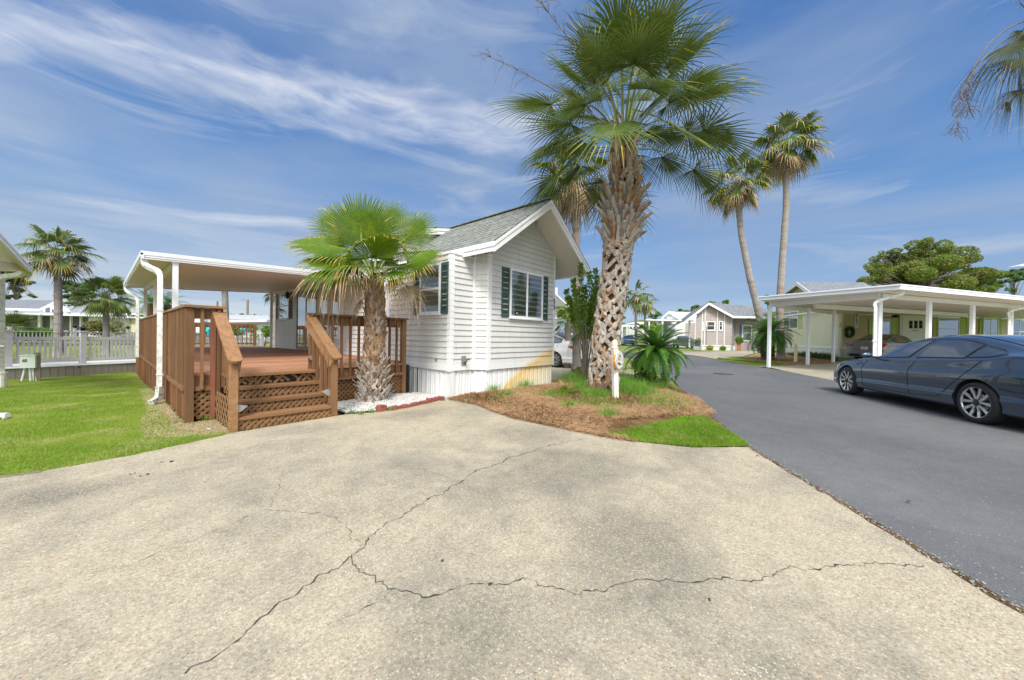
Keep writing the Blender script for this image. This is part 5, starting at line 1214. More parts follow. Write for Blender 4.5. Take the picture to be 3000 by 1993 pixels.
# ---------------------------------------------------------------- generic tall palm for the background
def tall_palm(path, r0, r1, Rf, nf, seed, label, group=None, dead=10, green=M_fan, skirt=True, lp=1.0, nseg=22, parts=True, elmin=-35, ybias=.3, stalks=3, boots=True, name='palm_tree', deadR=.8, fdn=1.0):
    rnd = random.Random(seed); z0, z1 = path[0].z, path[-1].z
    T = thing(name, label, 'palm tree', (path[0].x, path[0].y, path[0].z), group)
    rad = lambda z: r0+(r1-r0)*(z-z0)/(z1-z0)+.5*r0*max(0, 1-(z-z0)/.5)**2
    mb = trunk_core(path, rad, 12, 40, .12, seed)
    if boots:
        up = path[-1]
        trunk_boots(mb, path, lambda z: rad(z), z1-(z1-z0)*.12, z1+.1, 7, .1, .12*r1/.15, .16*r1/.15, .5, .02, seed+2, notch=False)
    mb.build('trunk', M_ptrunk, T, smooth=False)
    C_ = path[-1]; F1 = []; 
    for i in range(nf):
        t = (i+.5)/nf; el = R_(80-(80-elmin)*t**.9+rnd.uniform(-8, 8)); az = i*2.39996+seed+rnd.uniform(-.3, .3); d = Vector((math.cos(az)*math.cos(el), math.sin(az)*math.cos(el), math.sin(el)))
        Lp = Rf*lp*rnd.uniform(.8, 1.1); Hp = C_+d*Lp-UP*.12*Lp*(1-math.sin(el)); f = d+Vector((0, 0, -.35-.4*(1-math.sin(el))))*fdn
        fr = Fr(); fan(fr, C_, Hp, f, UP+Vector((rnd.uniform(-.4, .4), rnd.uniform(-.4, .4), 0)), Rf*rnd.uniform(.85, 1.1), nseg=nseg, spread=rnd.choice((220, 250)), join=.5, droop=rnd.uniform(.25, .6), rnd=rnd, tipf=ybias if el > 0 else ybias*2, petr=.012*Rf/.8, steps=4, sidedroop=rnd.uniform(.2, .8), raggedness=.14)
        fr.build('frond', [green, M_fany if rnd.random() < .5 else M_fand, M_pet], T)
    for i in range(dead):
        az = i*2.39996+seed*2+rnd.uniform(-.3, .3); el = R_(rnd.uniform(-75, -35)); d = Vector((math.cos(az)*math.cos(el), math.sin(az)*math.cos(el), math.sin(el))); Hp = C_+d*Rf*rnd.uniform(.3, .6)-UP*.1
        fr = Fr(); fan(fr, C_-UP*.1, Hp, d+Vector((0, 0, -.9)), Vector((math.cos(az), math.sin(az), .3)), Rf*deadR*rnd.uniform(.7, 1.1), nseg=max(14, nseg-6), spread=120, join=.4, droop=.3, rnd=rnd, mats=(0, 1, 1), tipf=.5, petr=.01, steps=4, raggedness=.25)
        fr.build('dead_frond', [M_fand, M_fandd], T)
    for i in range(stalks):
        az = rnd.uniform(0, 6.28); stalk(C_, C_+Vector((math.cos(az)*Rf*1.9, math.sin(az)*Rf*1.9, Rf*rnd.uniform(-.1, .9))), 0, seed*7+i, .010, 10, T)
    return T
def ppath(pts, dep, gy=None):
    P = [dp(x, y, dep) for x, y in pts]; P[0].z = gz(P[0].x, P[0].y)-.05; return P
# the two tall palms over the road
DT = 21.5
tall_palm(ppath([(D_*1800, 1060), (D_*1797, D_*700), (D_*1803, D_*600), (D_*1812, D_*480), (D_*1812, D_*340)], DT), .20, .15, 1.12, 26, 41, 'taller of the two slender palms across the road, with upright trunk', 'tall slender palms across the road', dead=22, nseg=26, ybias=.45, stalks=5, deadR=1.25)
tall_palm(ppath([(D_*1765, 1060), (D_*1748, D_*720), (D_*1728, D_*640), (D_*1708, D_*540), (D_*1697, D_*425)], DT-.8), .20, .14, .98, 24, 52, 'shorter slender palm across the road, its trunk curving left', 'tall slender palms across the road', dead=20, nseg=26, ybias=.5, stalks=3, deadR=1.2)
# palm behind the white home
tall_palm(ppath([(1690, 1060), (1690, 850), (1688, 700), (1684, 600), (1682, 520)], 13.0), .16, .12, .85, 16, 63, 'palm with hanging brown skirt rising right behind the white home roof', None, dead=22, nseg=24, ybias=.5, stalks=2, green=M_fan, deadR=1.35)
# left: tall palm and cabbage palm beyond the canal
tall_palm(ppath([(171, 1040), (171, 950), (170, 830), (168, 745)], 22), .21, .15, 1.0, 24, 74, 'tall thick trunked palm with brown skirt beyond the canal at far left', None, dead=8, nseg=24, ybias=.4, stalks=3, deadR=1.0)
tall_palm(ppath([(311, 1035), (311, 960), (310, 905), (310, 868)], 24), .17, .15, .82, 34, 85, 'short round headed cabbage palm beyond the canal, left of the canopy', None, dead=0, nseg=26, ybias=.05, stalks=0, elmin=-50, green=M_fanc, fdn=.3)
# palms seen under the canopy
tall_palm(ppath([(660, 1030), (661, 930), (659, 860), (658, 815)], 26), .22, .18, .55, 8, 96, 'slim palm trunk seen beyond the back railing of the deck', None, dead=3, nseg=16, stalks=0)
tall_palm(ppath([(806, 1030), (806, 930), (806, 862)], 24), .16, .13, .42, 10, 97, 'palm half hidden by the far corner of the white home', None, dead=6, nseg=16, stalks=1)
# distant palms down the road
tall_palm(ppath([(1863, 1010), (1863, 900), (1861, 868)], 48), .2, .15, 1.3, 14, 98, 'far palm standing between the big palm and the grey home', 'far palms down the road', dead=4, nseg=14, stalks=0)
tall_palm(ppath([(1893, 1010), (1890, 930), (1888, 895)], 50), .2, .15, 1.1, 12, 99, 'lowest far palm, right beside a taller one', 'far palms down the road', dead=5, nseg=14, stalks=0)
# palm just outside the frame on the upper right: its drooping fronds hang into view
RP = [Vector((9.2, -6.4, 0)), dp(3150, 700, 7.2), dp(3160, 300, 7.2), dp(3170, 90, 7.2)]; RP[0] = Vector((RP[1].x, RP[1].y, 0))
rnd = random.Random(77); T9 = thing('palm_tree', 'palm reaching in from the upper right edge with dark hanging fronds', 'palm tree', (RP[0].x, RP[0].y, 0))
trunk_core(RP, lambda z: .2, 12, 20, .1).build('trunk', M_ptrunk, T9)
for (hx, hy, dd, ax_, nh, Rr) in [(2975, 120, .4, (-.62, -.80, .1), (-.7, .5, .5), 1.15), (2985, 170, .3, (-.78, -.70, .1), (-.2, .6, .8), 1.0), (2995, 90, .2, (-.45, -.9, .1), (.3, .3, .8), .9), (2990, 215, .2, (-.12, -1, .1), (.5, .2, .8), .75), (2990, 10, .2, (-.5, .25, .2), (.2, .4, 1), .4), (3040, 300, .2, (-.2, -1, .1), (.7, .1, .5), .7), (3050, 190, .5, (-.75, -.45, .3), (.1, .5, 1), .75), (3000, 260, .4, (-.85, -.7, .2), (-.4, .8, .8), .75), (2960, 300, .3, (-.55, -.8, 0), (.5, .5, .8), .45), (3040, 60, .2, (-.6, .1, .2), (.1, .4, 1), .5), (3030, 330, .1, (-.35, -.95, .1), (.6, .4, .8), .65), (3120, 250, .8, (-.2, -1, .3), (.4, .4, 1), .8), (3150, 50, .0, (.3, .8, .3), (0, 0, 1), .8), (3200, 100, .5, (.7, .3, .3), (0, 0, 1), .8)]:
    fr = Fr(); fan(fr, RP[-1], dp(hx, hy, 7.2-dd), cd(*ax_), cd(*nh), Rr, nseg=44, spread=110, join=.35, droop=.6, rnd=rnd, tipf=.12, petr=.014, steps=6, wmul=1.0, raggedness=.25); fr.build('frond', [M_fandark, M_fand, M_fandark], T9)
fr = None
for a, b in (((3160, 60), (2625, 420)), ((3160, 40), (2640, 350)), ((3100, 150), (2560, 400))):
    A_ = dp(*a, 7.0); B_ = dp(b[0] if b[0] > 2590 else 2600, b[1]-40, 6.8)
for (pts) in ([(3150, 60), (2960, 110), (2860, 200), (2810, 300), (2805, 385)], [(3150, 30), (2980, 70), (2880, 150), (2835, 260), (2840, 320)]):
    m = MB(); P = smooth([dp(x, y, 7.0) for x, y in pts], 5); m.tube(P, [.013*(1.3-i/len(P)) for i in range(len(P))], 6); rn = random.Random(len(P))
    for k in range(60):
        q = P[int(rn.uniform(.62, .99)*len(P))]; L = rn.uniform(.06, .24); e = q+Vector((rn.gauss(0, .09), rn.gauss(0, .09), -L)); m.tube([q, (q+e)/2+Vector((rn.gauss(0, .03), rn.gauss(0, .03), .02)), e], .0035, 4)
    m.build('flower_stalk', M_bark, T9)
# ---------------------------------------------------------------- cycads
def cycad(base, crown, L, n, seed, label, r=.13, group=None, nl=58, ll=.135, vine=True, elmin=-25, name='cycad', cat='cycad', yellow=False, up=75):
    rnd = random.Random(seed); T = thing(name, label, cat, tuple(base), group)
    if crown.z-base.z > .15:
        P = [base.lerp(crown, t/6) for t in range(7)]; mb = trunk_core(P, lambda z: r, 12, 12, .2, seed); 
        trunk_boots(mb, P, lambda z: r*.95, base.z+.02, crown.z, 9, .06, .07, .05, .9, .018, seed, notch=False); mb.build('trunk', M_core, T)
    for i in range(n):
        t = (i+.5)/n; el = R_(up-(up-elmin)*t**.8+rnd.uniform(-5, 5)); az = i*2.39996+rnd.uniform(-.2, .2); Lf = L*rnd.uniform(.85, 1.08); h = Vector((math.cos(az), math.sin(az), 0)); P = [crown.copy()]; e = el; k = 12
        for j in range(k):
            P.append(P[-1]+(h*math.cos(e)+UP*math.sin(e))*(Lf/k)); e -= (.055+.045*(1-math.sin(el)))*(1.0+j*.07)
        fr = Fr(); rows = []
        for j, p in enumerate(P):
            d = (P[min(j+1, k)]-P[max(j-1, 0)]).normalized(); s = d.cross(UP).normalized(); w = .010*(1.2-j/k); rows.append([p-s*w, p+UP*w, p+s*w])
        fr.strip(rows, 1)
        for j in range(nl):
            u = .10+.90*(j+.5)/nl; q = u*k; a = int(min(q, k-1)); p = P[a].lerp(P[a+1], q-a); d = (P[a+1]-P[a]).normalized(); s = d.cross(UP).normalized(); nn = s.cross(d)
            lf_ = ll*(math.sin(math.pi*min(1, u*1.02+.06))**.55)*rnd.uniform(.9, 1.1)+.015
            for sg in (-1, 1):
                dr_ = (s*sg*.88+d*.55+nn*.32).normalized(); m_ = p+dr_*lf_*.55; tp_ = p+dr_*lf_-nn*lf_*.12; w = d*.0055*(L/.9)
                fr.strip([[p-w, p+w], [m_-w*.95, m_+w*.95], [tp_-w*.15, tp_+w*.15]], 0)
        fr.build('frond', [M_yleaf if yellow else M_cyc, M_cycr], T)
    return T
def leafcloud(name, cl, n, size, mat, parent, seed=0, aspect=.55, upb=.5, shell=.55, flat=1.0):
    """cl: list of (x,y,z,rx,ry,rz); leaves as small pointed quads through the volume of each clump"""
    rg = np.random.default_rng(seed); cl = np.array(cl, float); w_ = cl[:, 3]*cl[:, 4]*cl[:, 5]; w_ = w_**.8; k = rg.choice(len(cl), n, p=w_/w_.sum())
    d = rg.normal(0, 1, (n, 3)); d /= np.linalg.norm(d, axis=1)[:, None]; r = rg.uniform(0, 1, n)**(1/3)*(1-shell)+shell*rg.uniform(.72, 1.05, n)
    C_ = cl[k, :3]+d*r[:, None]*cl[k, 3:6]; nr = rg.normal(0, 1, (n, 3))+d*.6; nr[:, 2] += upb; nr /= np.linalg.norm(nr, axis=1)[:, None]
    a = np.cross(nr, rg.normal(0, 1, (n, 3))); a /= np.linalg.norm(a, axis=1)[:, None]; b = np.cross(nr, a); s = size*rg.uniform(.6, 1.35, n)[:, None]
    V = np.stack([C_-a*s, C_+b*s*aspect-nr*s*.12, C_+a*s, C_-b*s*aspect-nr*s*.12], 1).reshape(-1, 3); F = np.arange(n*4).reshape(-1, 4)
    return npmesh(name, V, F, mat, parent)
cyb = gp(*c4(575, 1150)); cyb.z = .10; cyc = dp(*c4(700, 520), cyb.dot(FW))
T4 = cycad(cyb, cyc, .95, 62, 3, 'dark green cycad with vine covered trunk beside the plaque post', r=.11)
P = [cyb.lerp(cyc, t) for t in (0, .25, .5, .75)]
leafcloud('vine', [(p.x-RT.x*.05, p.y-RT.y*.05, p.z+.05, .16, .16, .16) for p in P[1:]]+[(cyb.x-RT.x*.15, cyb.y-RT.y*.15, .45, .18, .18, .3)], 1300, .024, M_ivy, T4, 4, .75)
q = gp(*c4(380, 900)); cycad(Vector((q.x, q.y, .12)), Vector((q.x, q.y, .20)), .75, 12, 5, 'low cycad clump with upright fronds behind the plaque post', nl=34, elmin=15, up=85)
q = gp(*c4(790, 1110)); cycad(Vector((q.x, q.y, .10)), Vector((q.x, q.y, .14)), .50, 14, 6, 'small yellowing cycad at the road side foot of the big cycad', nl=26, ll=.08, elmin=5, yellow=True)
# yellow-green clump near the skirting
q = gp(1657, 1178); q.z = zmulch(q.x, q.y)+.02; TT = thing('fern_clump', 'yellow green fern clump with brown fronds in the pine straw', 'plant', tuple(q)); rnd = random.Random(8)
for i in range(34):
    el = R_(rnd.uniform(15, 85)); az = rnd.uniform(0, 6.28); h = Vector((math.cos(az), math.sin(az), 0)); L = rnd.uniform(.22, .42); e = el; P = [q.copy()]; fr = Fr()
    for j in range(8): P.append(P[-1]+(h*math.cos(e)+UP*math.sin(e))*L/8); e -= .12
    mm = 1 if rnd.random() < .14 else 0
    for j in range(14):
        u = (j+1)/14.5*8; a = int(u); p = P[a].lerp(P[min(a+1, 8)], u-a); d = (P[min(a+1, 8)]-P[a-1 if a else 0]).normalized(); s = d.cross(UP).normalized()
        for sg in (-1, 1):
            t_ = p+(s*sg+d*.5).normalized()*.05*math.sin(math.pi*min(1, (j+2)/15)); w = d*.011; fr.strip([[p-w*.5, p+w*.5], [(p+t_)/2-w, (p+t_)/2+w], [t_-w*.1, t_+w*.1]], mm)
    fr.build('frond', [M_yleaf, M_fand], TT)
# leafy shrub between the home and the big palm
def shrub(stems, label, mat, nleaf, ls, seed, name='shrub', base=None, cat='shrub', group=None, lw=.32, ulo=.22):
    """stems: list of point lists; leaves in whorls up the stems"""
    rn = random.Random(seed); b = base or stems[0][0]; T = thing(name, label, cat, tuple(b), group); mb = MB(); fr = Fr()
    for st in stems:
        P = smooth(st, 5); mb.tube(P, [.016*(1.1-i/len(P)) for i in range(len(P))], 6)
        for k in range(nleaf):
            u = rn.uniform(ulo, 1.0); i = min(len(P)-2, int(u*(len(P)-1))); p = P[i].lerp(P[i+1], rn.random()); d = (P[i+1]-P[i]).normalized(); a = rn.uniform(0, 6.28); s = d.cross(Vector((math.cos(a), math.sin(a), .1))).normalized()
            o = p+s*rn.uniform(0, .10)*(1.2-u); dr_ = (d*rn.uniform(.5, 1.1)+s).normalized(); L = ls*rn.uniform(.7, 1.2); w = dr_.cross(Vector((rn.gauss(0, 1), rn.gauss(0, 1), rn.gauss(0, 1)))).normalized()*L*lw*.5
            fr.strip([[o-w*.1, o+w*.1], [o+dr_*L*.35-w, o+dr_*L*.35+w], [o+dr_*L*.7-w*.8, o+dr_*L*.7+w*.8], [o+dr_*L-UP*L*.08-w*.05, o+dr_*L-UP*L*.08+w*.05]], 0)
    mb.build('stem', M_bark, T); fr.build('foliage', [mat], T); return T
rn = random.Random(3); SD = 8.6; sb = dp(1715, 1090, SD); sb.z = gz(sb.x, sb.y)+.1; stems = []
for (x, y) in [(1700, 775), (1728, 800), (1680, 820), (1745, 790), (1668, 870), (1712, 840), (1745, 850), (1755, 810), (1690, 900), (1735, 900), (1660, 850), (1722, 930), (1690, 850), (1752, 900), (1705, 910)]:
    t = dp(x, y, SD+rn.uniform(-.3, .3)); m1 = sb.lerp(t, .45)+Vector((rn.gauss(0, .06), rn.gauss(0, .06), 0)); m1.x += (sb.x-m1.x)*.3; m1.y += (sb.y-m1.y)*.3; stems.append([sb, m1, sb.lerp(t, .75), t])
shrub(stems, 'upright glossy green shrub growing between the white home and the big palm', M_leaf, 210, .085, 11, lw=.42, ulo=.55)
q = gp(1690, 1125); stems = [[Vector((q.x, q.y, .12)), Vector((q.x+rn.gauss(0, .15), q.y+rn.gauss(0, .15), rn.uniform(.3, .5)))] for _ in range(9)]
stems = [[s[0], s[0].lerp(s[1], .5)+UP*.08, s[1]] for s in stems]
shrub(stems, 'small pale leafed weed bush at the foot of the big palm', M_yleaf, 26, .05, 12, lw=.8)
# ---------------------------------------------------------------- trees
def tree(base, clumps, n, leaf, mat, label, seed, tr=.2, name='tree', group=None, limbs=True, trunk_to=None, cat='tree', upb=.5, aspect=.55):
    rn = random.Random(seed); T = thing(name, label, cat, tuple(base), group); cs = [Vector(c[:3]) for c in clumps]; ctr = sum(cs, Vector())/len(cs); top = trunk_to or Vector((ctr.x, ctr.y, min(c.z for c in cs)+.3*(max(c.z for c in cs)-min(c.z for c in cs))))
    mb = MB(); base = Vector(base); P = [base, base.lerp(top, .5)+Vector((rn.gauss(0, tr), rn.gauss(0, tr), 0)), top]; P = smooth(P, 5); mb.tube(P, [tr*(1.25-.7*i/len(P)) for i in range(len(P))], 9)
    for c in cs:
        q = P[int(len(P)*rn.uniform(.55, .97))]; md = q.lerp(c, .5)+UP*(c-q).length*.08; L = smooth([q, md, c], 4); mb.tube(L, [tr*.22*(1.1-i/len(L)) for i in range(len(L))], 6)
        for k in range(3): e = c+Vector((rn.gauss(0, .5), rn.gauss(0, .5), rn.gauss(0, .3)))*(clumps[0][3]*.8); mb.tube([L[-3], e], [tr*.06, tr*.02], 4)
    mb.build('trunk', M_bark, T); leafcloud('crown', clumps, n, leaf, mat, T, seed, aspect, upb); return T
def clumps_px(pts, dep, seed, jd=.0):
    """clump list from places in the photograph at a distance: (x, y, radius px, flatten)"""
    rn = random.Random(seed); out = []
    for x, y, r, fl in pts:
        p = dp(x, y, dep+rn.uniform(-jd, jd)); R = r*dep/1050; out.append((p.x, p.y, p.z, R, R, R*fl))
    return out
def sub(cl, k, seed, f=.45):
    """break clumps into smaller ones so gaps of sky show"""
    rn = random.Random(seed); out = []
    for c in cl:
        for _ in range(k):
            d = Vector((rn.gauss(0, 1), rn.gauss(0, 1), rn.gauss(0, 1))).normalized()*rn.uniform(.3, 1)**.6; r = f*rn.uniform(.6, 1.2); out.append((c[0]+d.x*c[3], c[1]+d.y*c[4], c[2]+d.z*c[5], c[3]*r, c[4]*r, c[5]*r*.8))
    return out
# big olive crowned tree over the carport
cl = clumps_px([(2680, 770, 55, .8), (2615, 790, 45, .8), (2740, 745, 60, .8), (2740, 725, 40, .7), (2800, 800, 60, .7), (2860, 820, 50, .7), (2575, 800, 35, .9), (2600, 760, 35, .7), (2555, 815, 30, .8), (2700, 820, 80, .7), (2790, 760, 40, .7)], 40, 1, 2.0)
cl = [(a, b, c, d, e, f*1.2) for a, b, c, d, e, f in cl]
tree(g2(2720, 1020, 40), sub(cl, 15, 2, .36), 60000, .10, M_mag, 'large olive green tree rising behind the carport roof', 3, .35)
cl = clumps_px([(2885, 830, 30, .7), (2905, 845, 25, .6)], 46, 2, 1); tree(g2(2880, 1020, 46), sub(cl, 7, 4, .45), 5000, .12, M_oak, 'darker tree between the olive tree and the pines on the right', 5, .25)
def pine(pts, dep, bx, label, seed, group='pine trees', by=1020, n=9000, leaf=.13, tr=.16, k=9):
    cl = clumps_px(pts, dep, seed, 1.2); top = dp(bx, min(p[1] for p in pts)+15, dep); return tree(g2(bx, by, dep), sub(cl, k, seed+1, .42), n, leaf, M_pine, label, seed, tr, 'pine_tree', group, trunk_to=top, aspect=.35, upb=.8)
pine([(2900, 795, 22, .5), (2925, 805, 20, .5), (2880, 820, 14, .5), (2915, 830, 18, .45)], 52, 2914, 'pine right of the olive tree, its trunk showing', 21)
pine([(2962, 800, 24, .5), (2985, 815, 18, .5), (2945, 825, 14, .5), (2990, 795, 18, .5), (2960, 850, 12, .5)], 52, 2970, 'pine at the far right edge of the photo', 22)
pine([(30, 800, 30, .45), (55, 825, 28, .4), (85, 828, 14, .45), (10, 815, 24, .5), (45, 850, 15, .4), (20, 870, 22, .5), (95, 868, 9, .6), (75, 800, 12, .5), (15, 790, 24, .5)], 46, 35, 'pine behind the far left home, beside the gutter pipe', 23, n=15000)
pine([(215, 835, 26, .5), (245, 832, 24, .5), (195, 848, 18, .5), (205, 870, 24, .45), (240, 860, 22, .5), (230, 885, 18, .4), (200, 892, 18, .4), (255, 845, 16, .5)], 50, 238, 'pine between the tall thick palm and the cabbage palm', 24, n=15000)
pine([(1995, 920, 12, .5), (2010, 935, 16, .5)], 90, 2005, 'small distant pine left of the grey home roof', 25, n=1500, leaf=.22)
pine([(1800, 945, 25, .5), (1820, 930, 14, .5)], 95, 1810, 'small distant pine seen right of the big trunk', 26, n=1500, leaf=.22)
pine([(1905, 950, 20, .5), (1920, 925, 16, .6), (1935, 945, 14, .5)], 80, 1915, 'dark distant pine right of the far palms', 28, n=2500, leaf=.2)
cl = clumps_px([(2000, 915, 16, .6), (2030, 908, 20, .6), (2040, 925, 18, .5), (1980, 922, 10, .5)], 85, 5, 2); tree(g2(2015, 1010, 85), sub(cl, 6, 6, .5), 3500, .22, M_oak, 'rounded dark tree behind the white carport home', 27, .3)
cl = clumps_px([(2085, 888, 9, .5), (2120, 888, 14, .5)], 85, 5, 2); tree(g2(2105, 1010, 85), sub(cl, 6, 6, .5), 1500, .2, M_oak, 'dark tree top showing over the mauve home roof', 29, .3)
cl = clumps_px([(2255, 885, 14, .9), (2248, 870, 8, .9)], 45, 5, .5); tree(g2(2258, 1010, 45), sub(cl, 6, 8, .5), 1200, .1, M_oak, 'small tree peeping out at the left corner of the carport roof', 30, .15)
# woods that read as one mass
def wood(x0, x1, y, dep, h, mat, label, seed, n=6000, leaf=.35):
    rn = random.Random(seed); cl = []; k = int((x1-x0)/9)
    for i in range(k):
        x = x0+(x1-x0)*(i+rn.random())/k; p = dp(x, y+rn.uniform(-3, 8)+h*.5*dep/dep, dep+rn.uniform(-5, 5)); r = rn.uniform(.7, 1.3)*12*dep/1050; cl.append((p.x, p.y, p.z, r, r, r*.8)); cl.append((p.x, p.y, p.z-r, r*1.2, r*1.2, r)); cl.append((p.x, p.y, max(.8, p.z-2*r), r*1.3, r*1.3, r))
    o = leafcloud('woods', sub(cl, 3, seed, .55), n, leaf, mat, None, seed); tag(o, label, 'woods', kind='stuff')
wood(655, 860, 925, 75, 12, M_oak, 'belt of green trees behind the roofs beyond the deck', 31, 7000)
wood(395, 545, 905, 90, 12, M_oak, 'green tree tops behind the roofs at the canopy posts', 38, 5000)
wood(1640, 1760, 880, 60, 10, M_bright, 'bright green trees behind the white home and shrub', 32, 6000, .25)
wood(1795, 1960, 950, 72, 10, M_bright, 'bright green trees behind the far carports', 33, 6000, .25)
# unseen trees and a home, added behind the camera for their reflections
rn = random.Random(91); cl = []
for i in range(46):
    a = YAW+math.pi+R_(-105+210*(i+rn.random())/46); r = rn.uniform(24, 34); h = rn.uniform(3.5, 8); x, y = r*math.cos(a), r*math.sin(a)
    for k in range(3): cl.append((x+rn.gauss(0, 1), y+rn.gauss(0, 1), h*(.3+.33*k), 2.2, 2.2, 1.7))
tag(leafcloud('woods', sub(cl, 4, 92, .5), 9000, .34, M_oak, None, 93), 'band of trees on the lots behind the photographer', 'woods', kind='stuff')
BH = thing('mobile_home', 'white home across the drive behind the photographer', 'house', (-9, -13, 0)); m = MB()
for a, b in (((-14, -8), (-5, -15)), ((-5, -15), (-9, -20))): siding(m, b, a, .5, 3.0, pitch=.15)
m.build('wall', M_white, BH); m = MB(); shingles(m, (-14.5, -7.6, 3.0), (-4.5, -15.4, 3.0), (-6.5, -18, 4.3), (-16.5, -10.2, 4.3), 8, tabs=20, seed=3); m.build('roof', M_shin2, BH)
# ================================================================ cars
def crm(xs, ys, x):
    """smooth interpolation through (xs, ys) (monotone-ish Catmull-Rom)"""
    n = len(xs)
    if x <= xs[0]: return ys[0]
    if x >= xs[-1]: return ys[-1]
    i = max(k for k in range(n-1) if xs[k] <= x); h = xs[i+1]-xs[i]; t = (x-xs[i])/h
    def sl(k):
        if k <= 0 or k >= n-1: k0 = max(0, min(n-2, k if k <= 0 else n-2)); return (ys[k0+1]-ys[k0])/(xs[k0+1]-xs[k0])
        a = (ys[k]-ys[k-1])/(xs[k]-xs[k-1]); b = (ys[k+1]-ys[k])/(xs[k+1]-xs[k]); return 0 if a*b <= 0 else 2*a*b/(a+b)
    m0, m1 = sl(i)*h, sl(i+1)*h
    return (2*t**3-3*t*t+1)*ys[i]+(t**3-2*t*t+t)*m0+(-2*t**3+3*t*t)*ys[i+1]+(t**3-t*t)*m1
class Body:
    def __init__(s, W, wid, zc, belt, zst, yr, zb=.19):
        s.W, s.wid, s.zc, s.belt, s.zst, s.yr, s.zb = W, wid, zc, belt, zst, yr, zb
    def f(s, tab, x): return crm([a for a, b in tab], [b for a, b in tab], x)
    def sec(s, x, dense=5):
        w = s.f(s.wid, x)*s.W; zc = s.f(s.zc, x); be = min(s.f(s.belt, x), zc-.02); zt = max(be+.004, min(s.f(s.zst, x), zc-.012)); yr = s.f(s.yr, x)*w
        zb = s.f(s.zb, x) if isinstance(s.zb, list) else s.zb
        hi = max(be, zb+.3); k = (be-zb)/(.95-zb)
        def z(v): return zb+(v-zb)*k if v < .95 else be
        P = [(0, zb), (.55*w, zb), (.90*w, zb+.01), (.965*w, zb+.05), (.975*w, z(.30)), (1.004*w, z(.385)), (.982*w, z(.45)), (1.0*w, z(.60)), (.996*w, z(.71)), (.968*w, z(.80)), (.945*w, be-.035*k), (.925*w, be),
             (.925*w+(yr-.925*w)*.48, be+(zt-be)*.55), (yr, zt), (yr*.88, zt+(zc-zt)*.55), (yr*.55, zt+(zc-zt)*.90), (0, zc)]
        out = []; n = len(P)
        for i in range(n-1):
            p0, p1, p2, p3 = P[max(i-1, 0)], P[i], P[i+1], P[min(i+2, n-1)]
            for j in range(dense):
                t = j/dense; q = [p1[a]+(p2[a]-p1[a])*t for a in (0, 1)]
                c = [.5*((2*p1[a])+(p2[a]-p0[a])*t+(2*p0[a]-5*p1[a]+4*p2[a]-p3[a])*t*t+(3*p1[a]-p0[a]-3*p2[a]+p3[a])*t**3) for a in (0, 1)]
                out.append((q[0]*.45+c[0]*.55, q[1]*.45+c[1]*.55))
        out.append(P[-1]); return out
    def side_y(s, x, z):
        S = s.sec(x); best = None
        for a, b in zip(S[12:], S[13:]):
            if (a[1]-z)*(b[1]-z) <= 0 and abs(b[1]-a[1]) > 1e-6: best = a[0]+(b[0]-a[0])*(z-a[1])/(b[1]-a[1])
        return best if best is not None else min(S, key=lambda q: abs(q[1]-z)+(0 if q[0] > .3 else 9))[0]
    def top_z(s, x, y):
        S = s.sec(x); y = abs(y)
        for a, b in zip(S[::-1], S[::-1][1:]):
            if a[0] <= y <= b[0]: return a[1]+(b[1]-a[1])*(y-a[0])/(b[0]-a[0]+1e-9)
        return S[-1][1]
def gridfill(poly, step):
    bm = bmesh.new(); bm.faces.new([bm.verts.new((p[0], p[1], 0)) for p in poly])
    for ax in (0, 1):
        lo, hi = min(p[ax] for p in poly), max(p[ax] for p in poly); v = math.ceil(lo/step)*step
        while v < hi:
            no = (1, 0, 0) if ax == 0 else (0, 1, 0); co = (v, 0, 0) if ax == 0 else (0, v, 0)
            bmesh.ops.bisect_plane(bm, geom=bm.verts[:]+bm.edges[:]+bm.faces[:], plane_co=co, plane_no=no); v += step
    V = [(v.co.x, v.co.y) for v in bm.verts]; bm.verts.index_update(); F = [[v.index for v in f.verts] for f in bm.faces]; bm.free(); return V, F
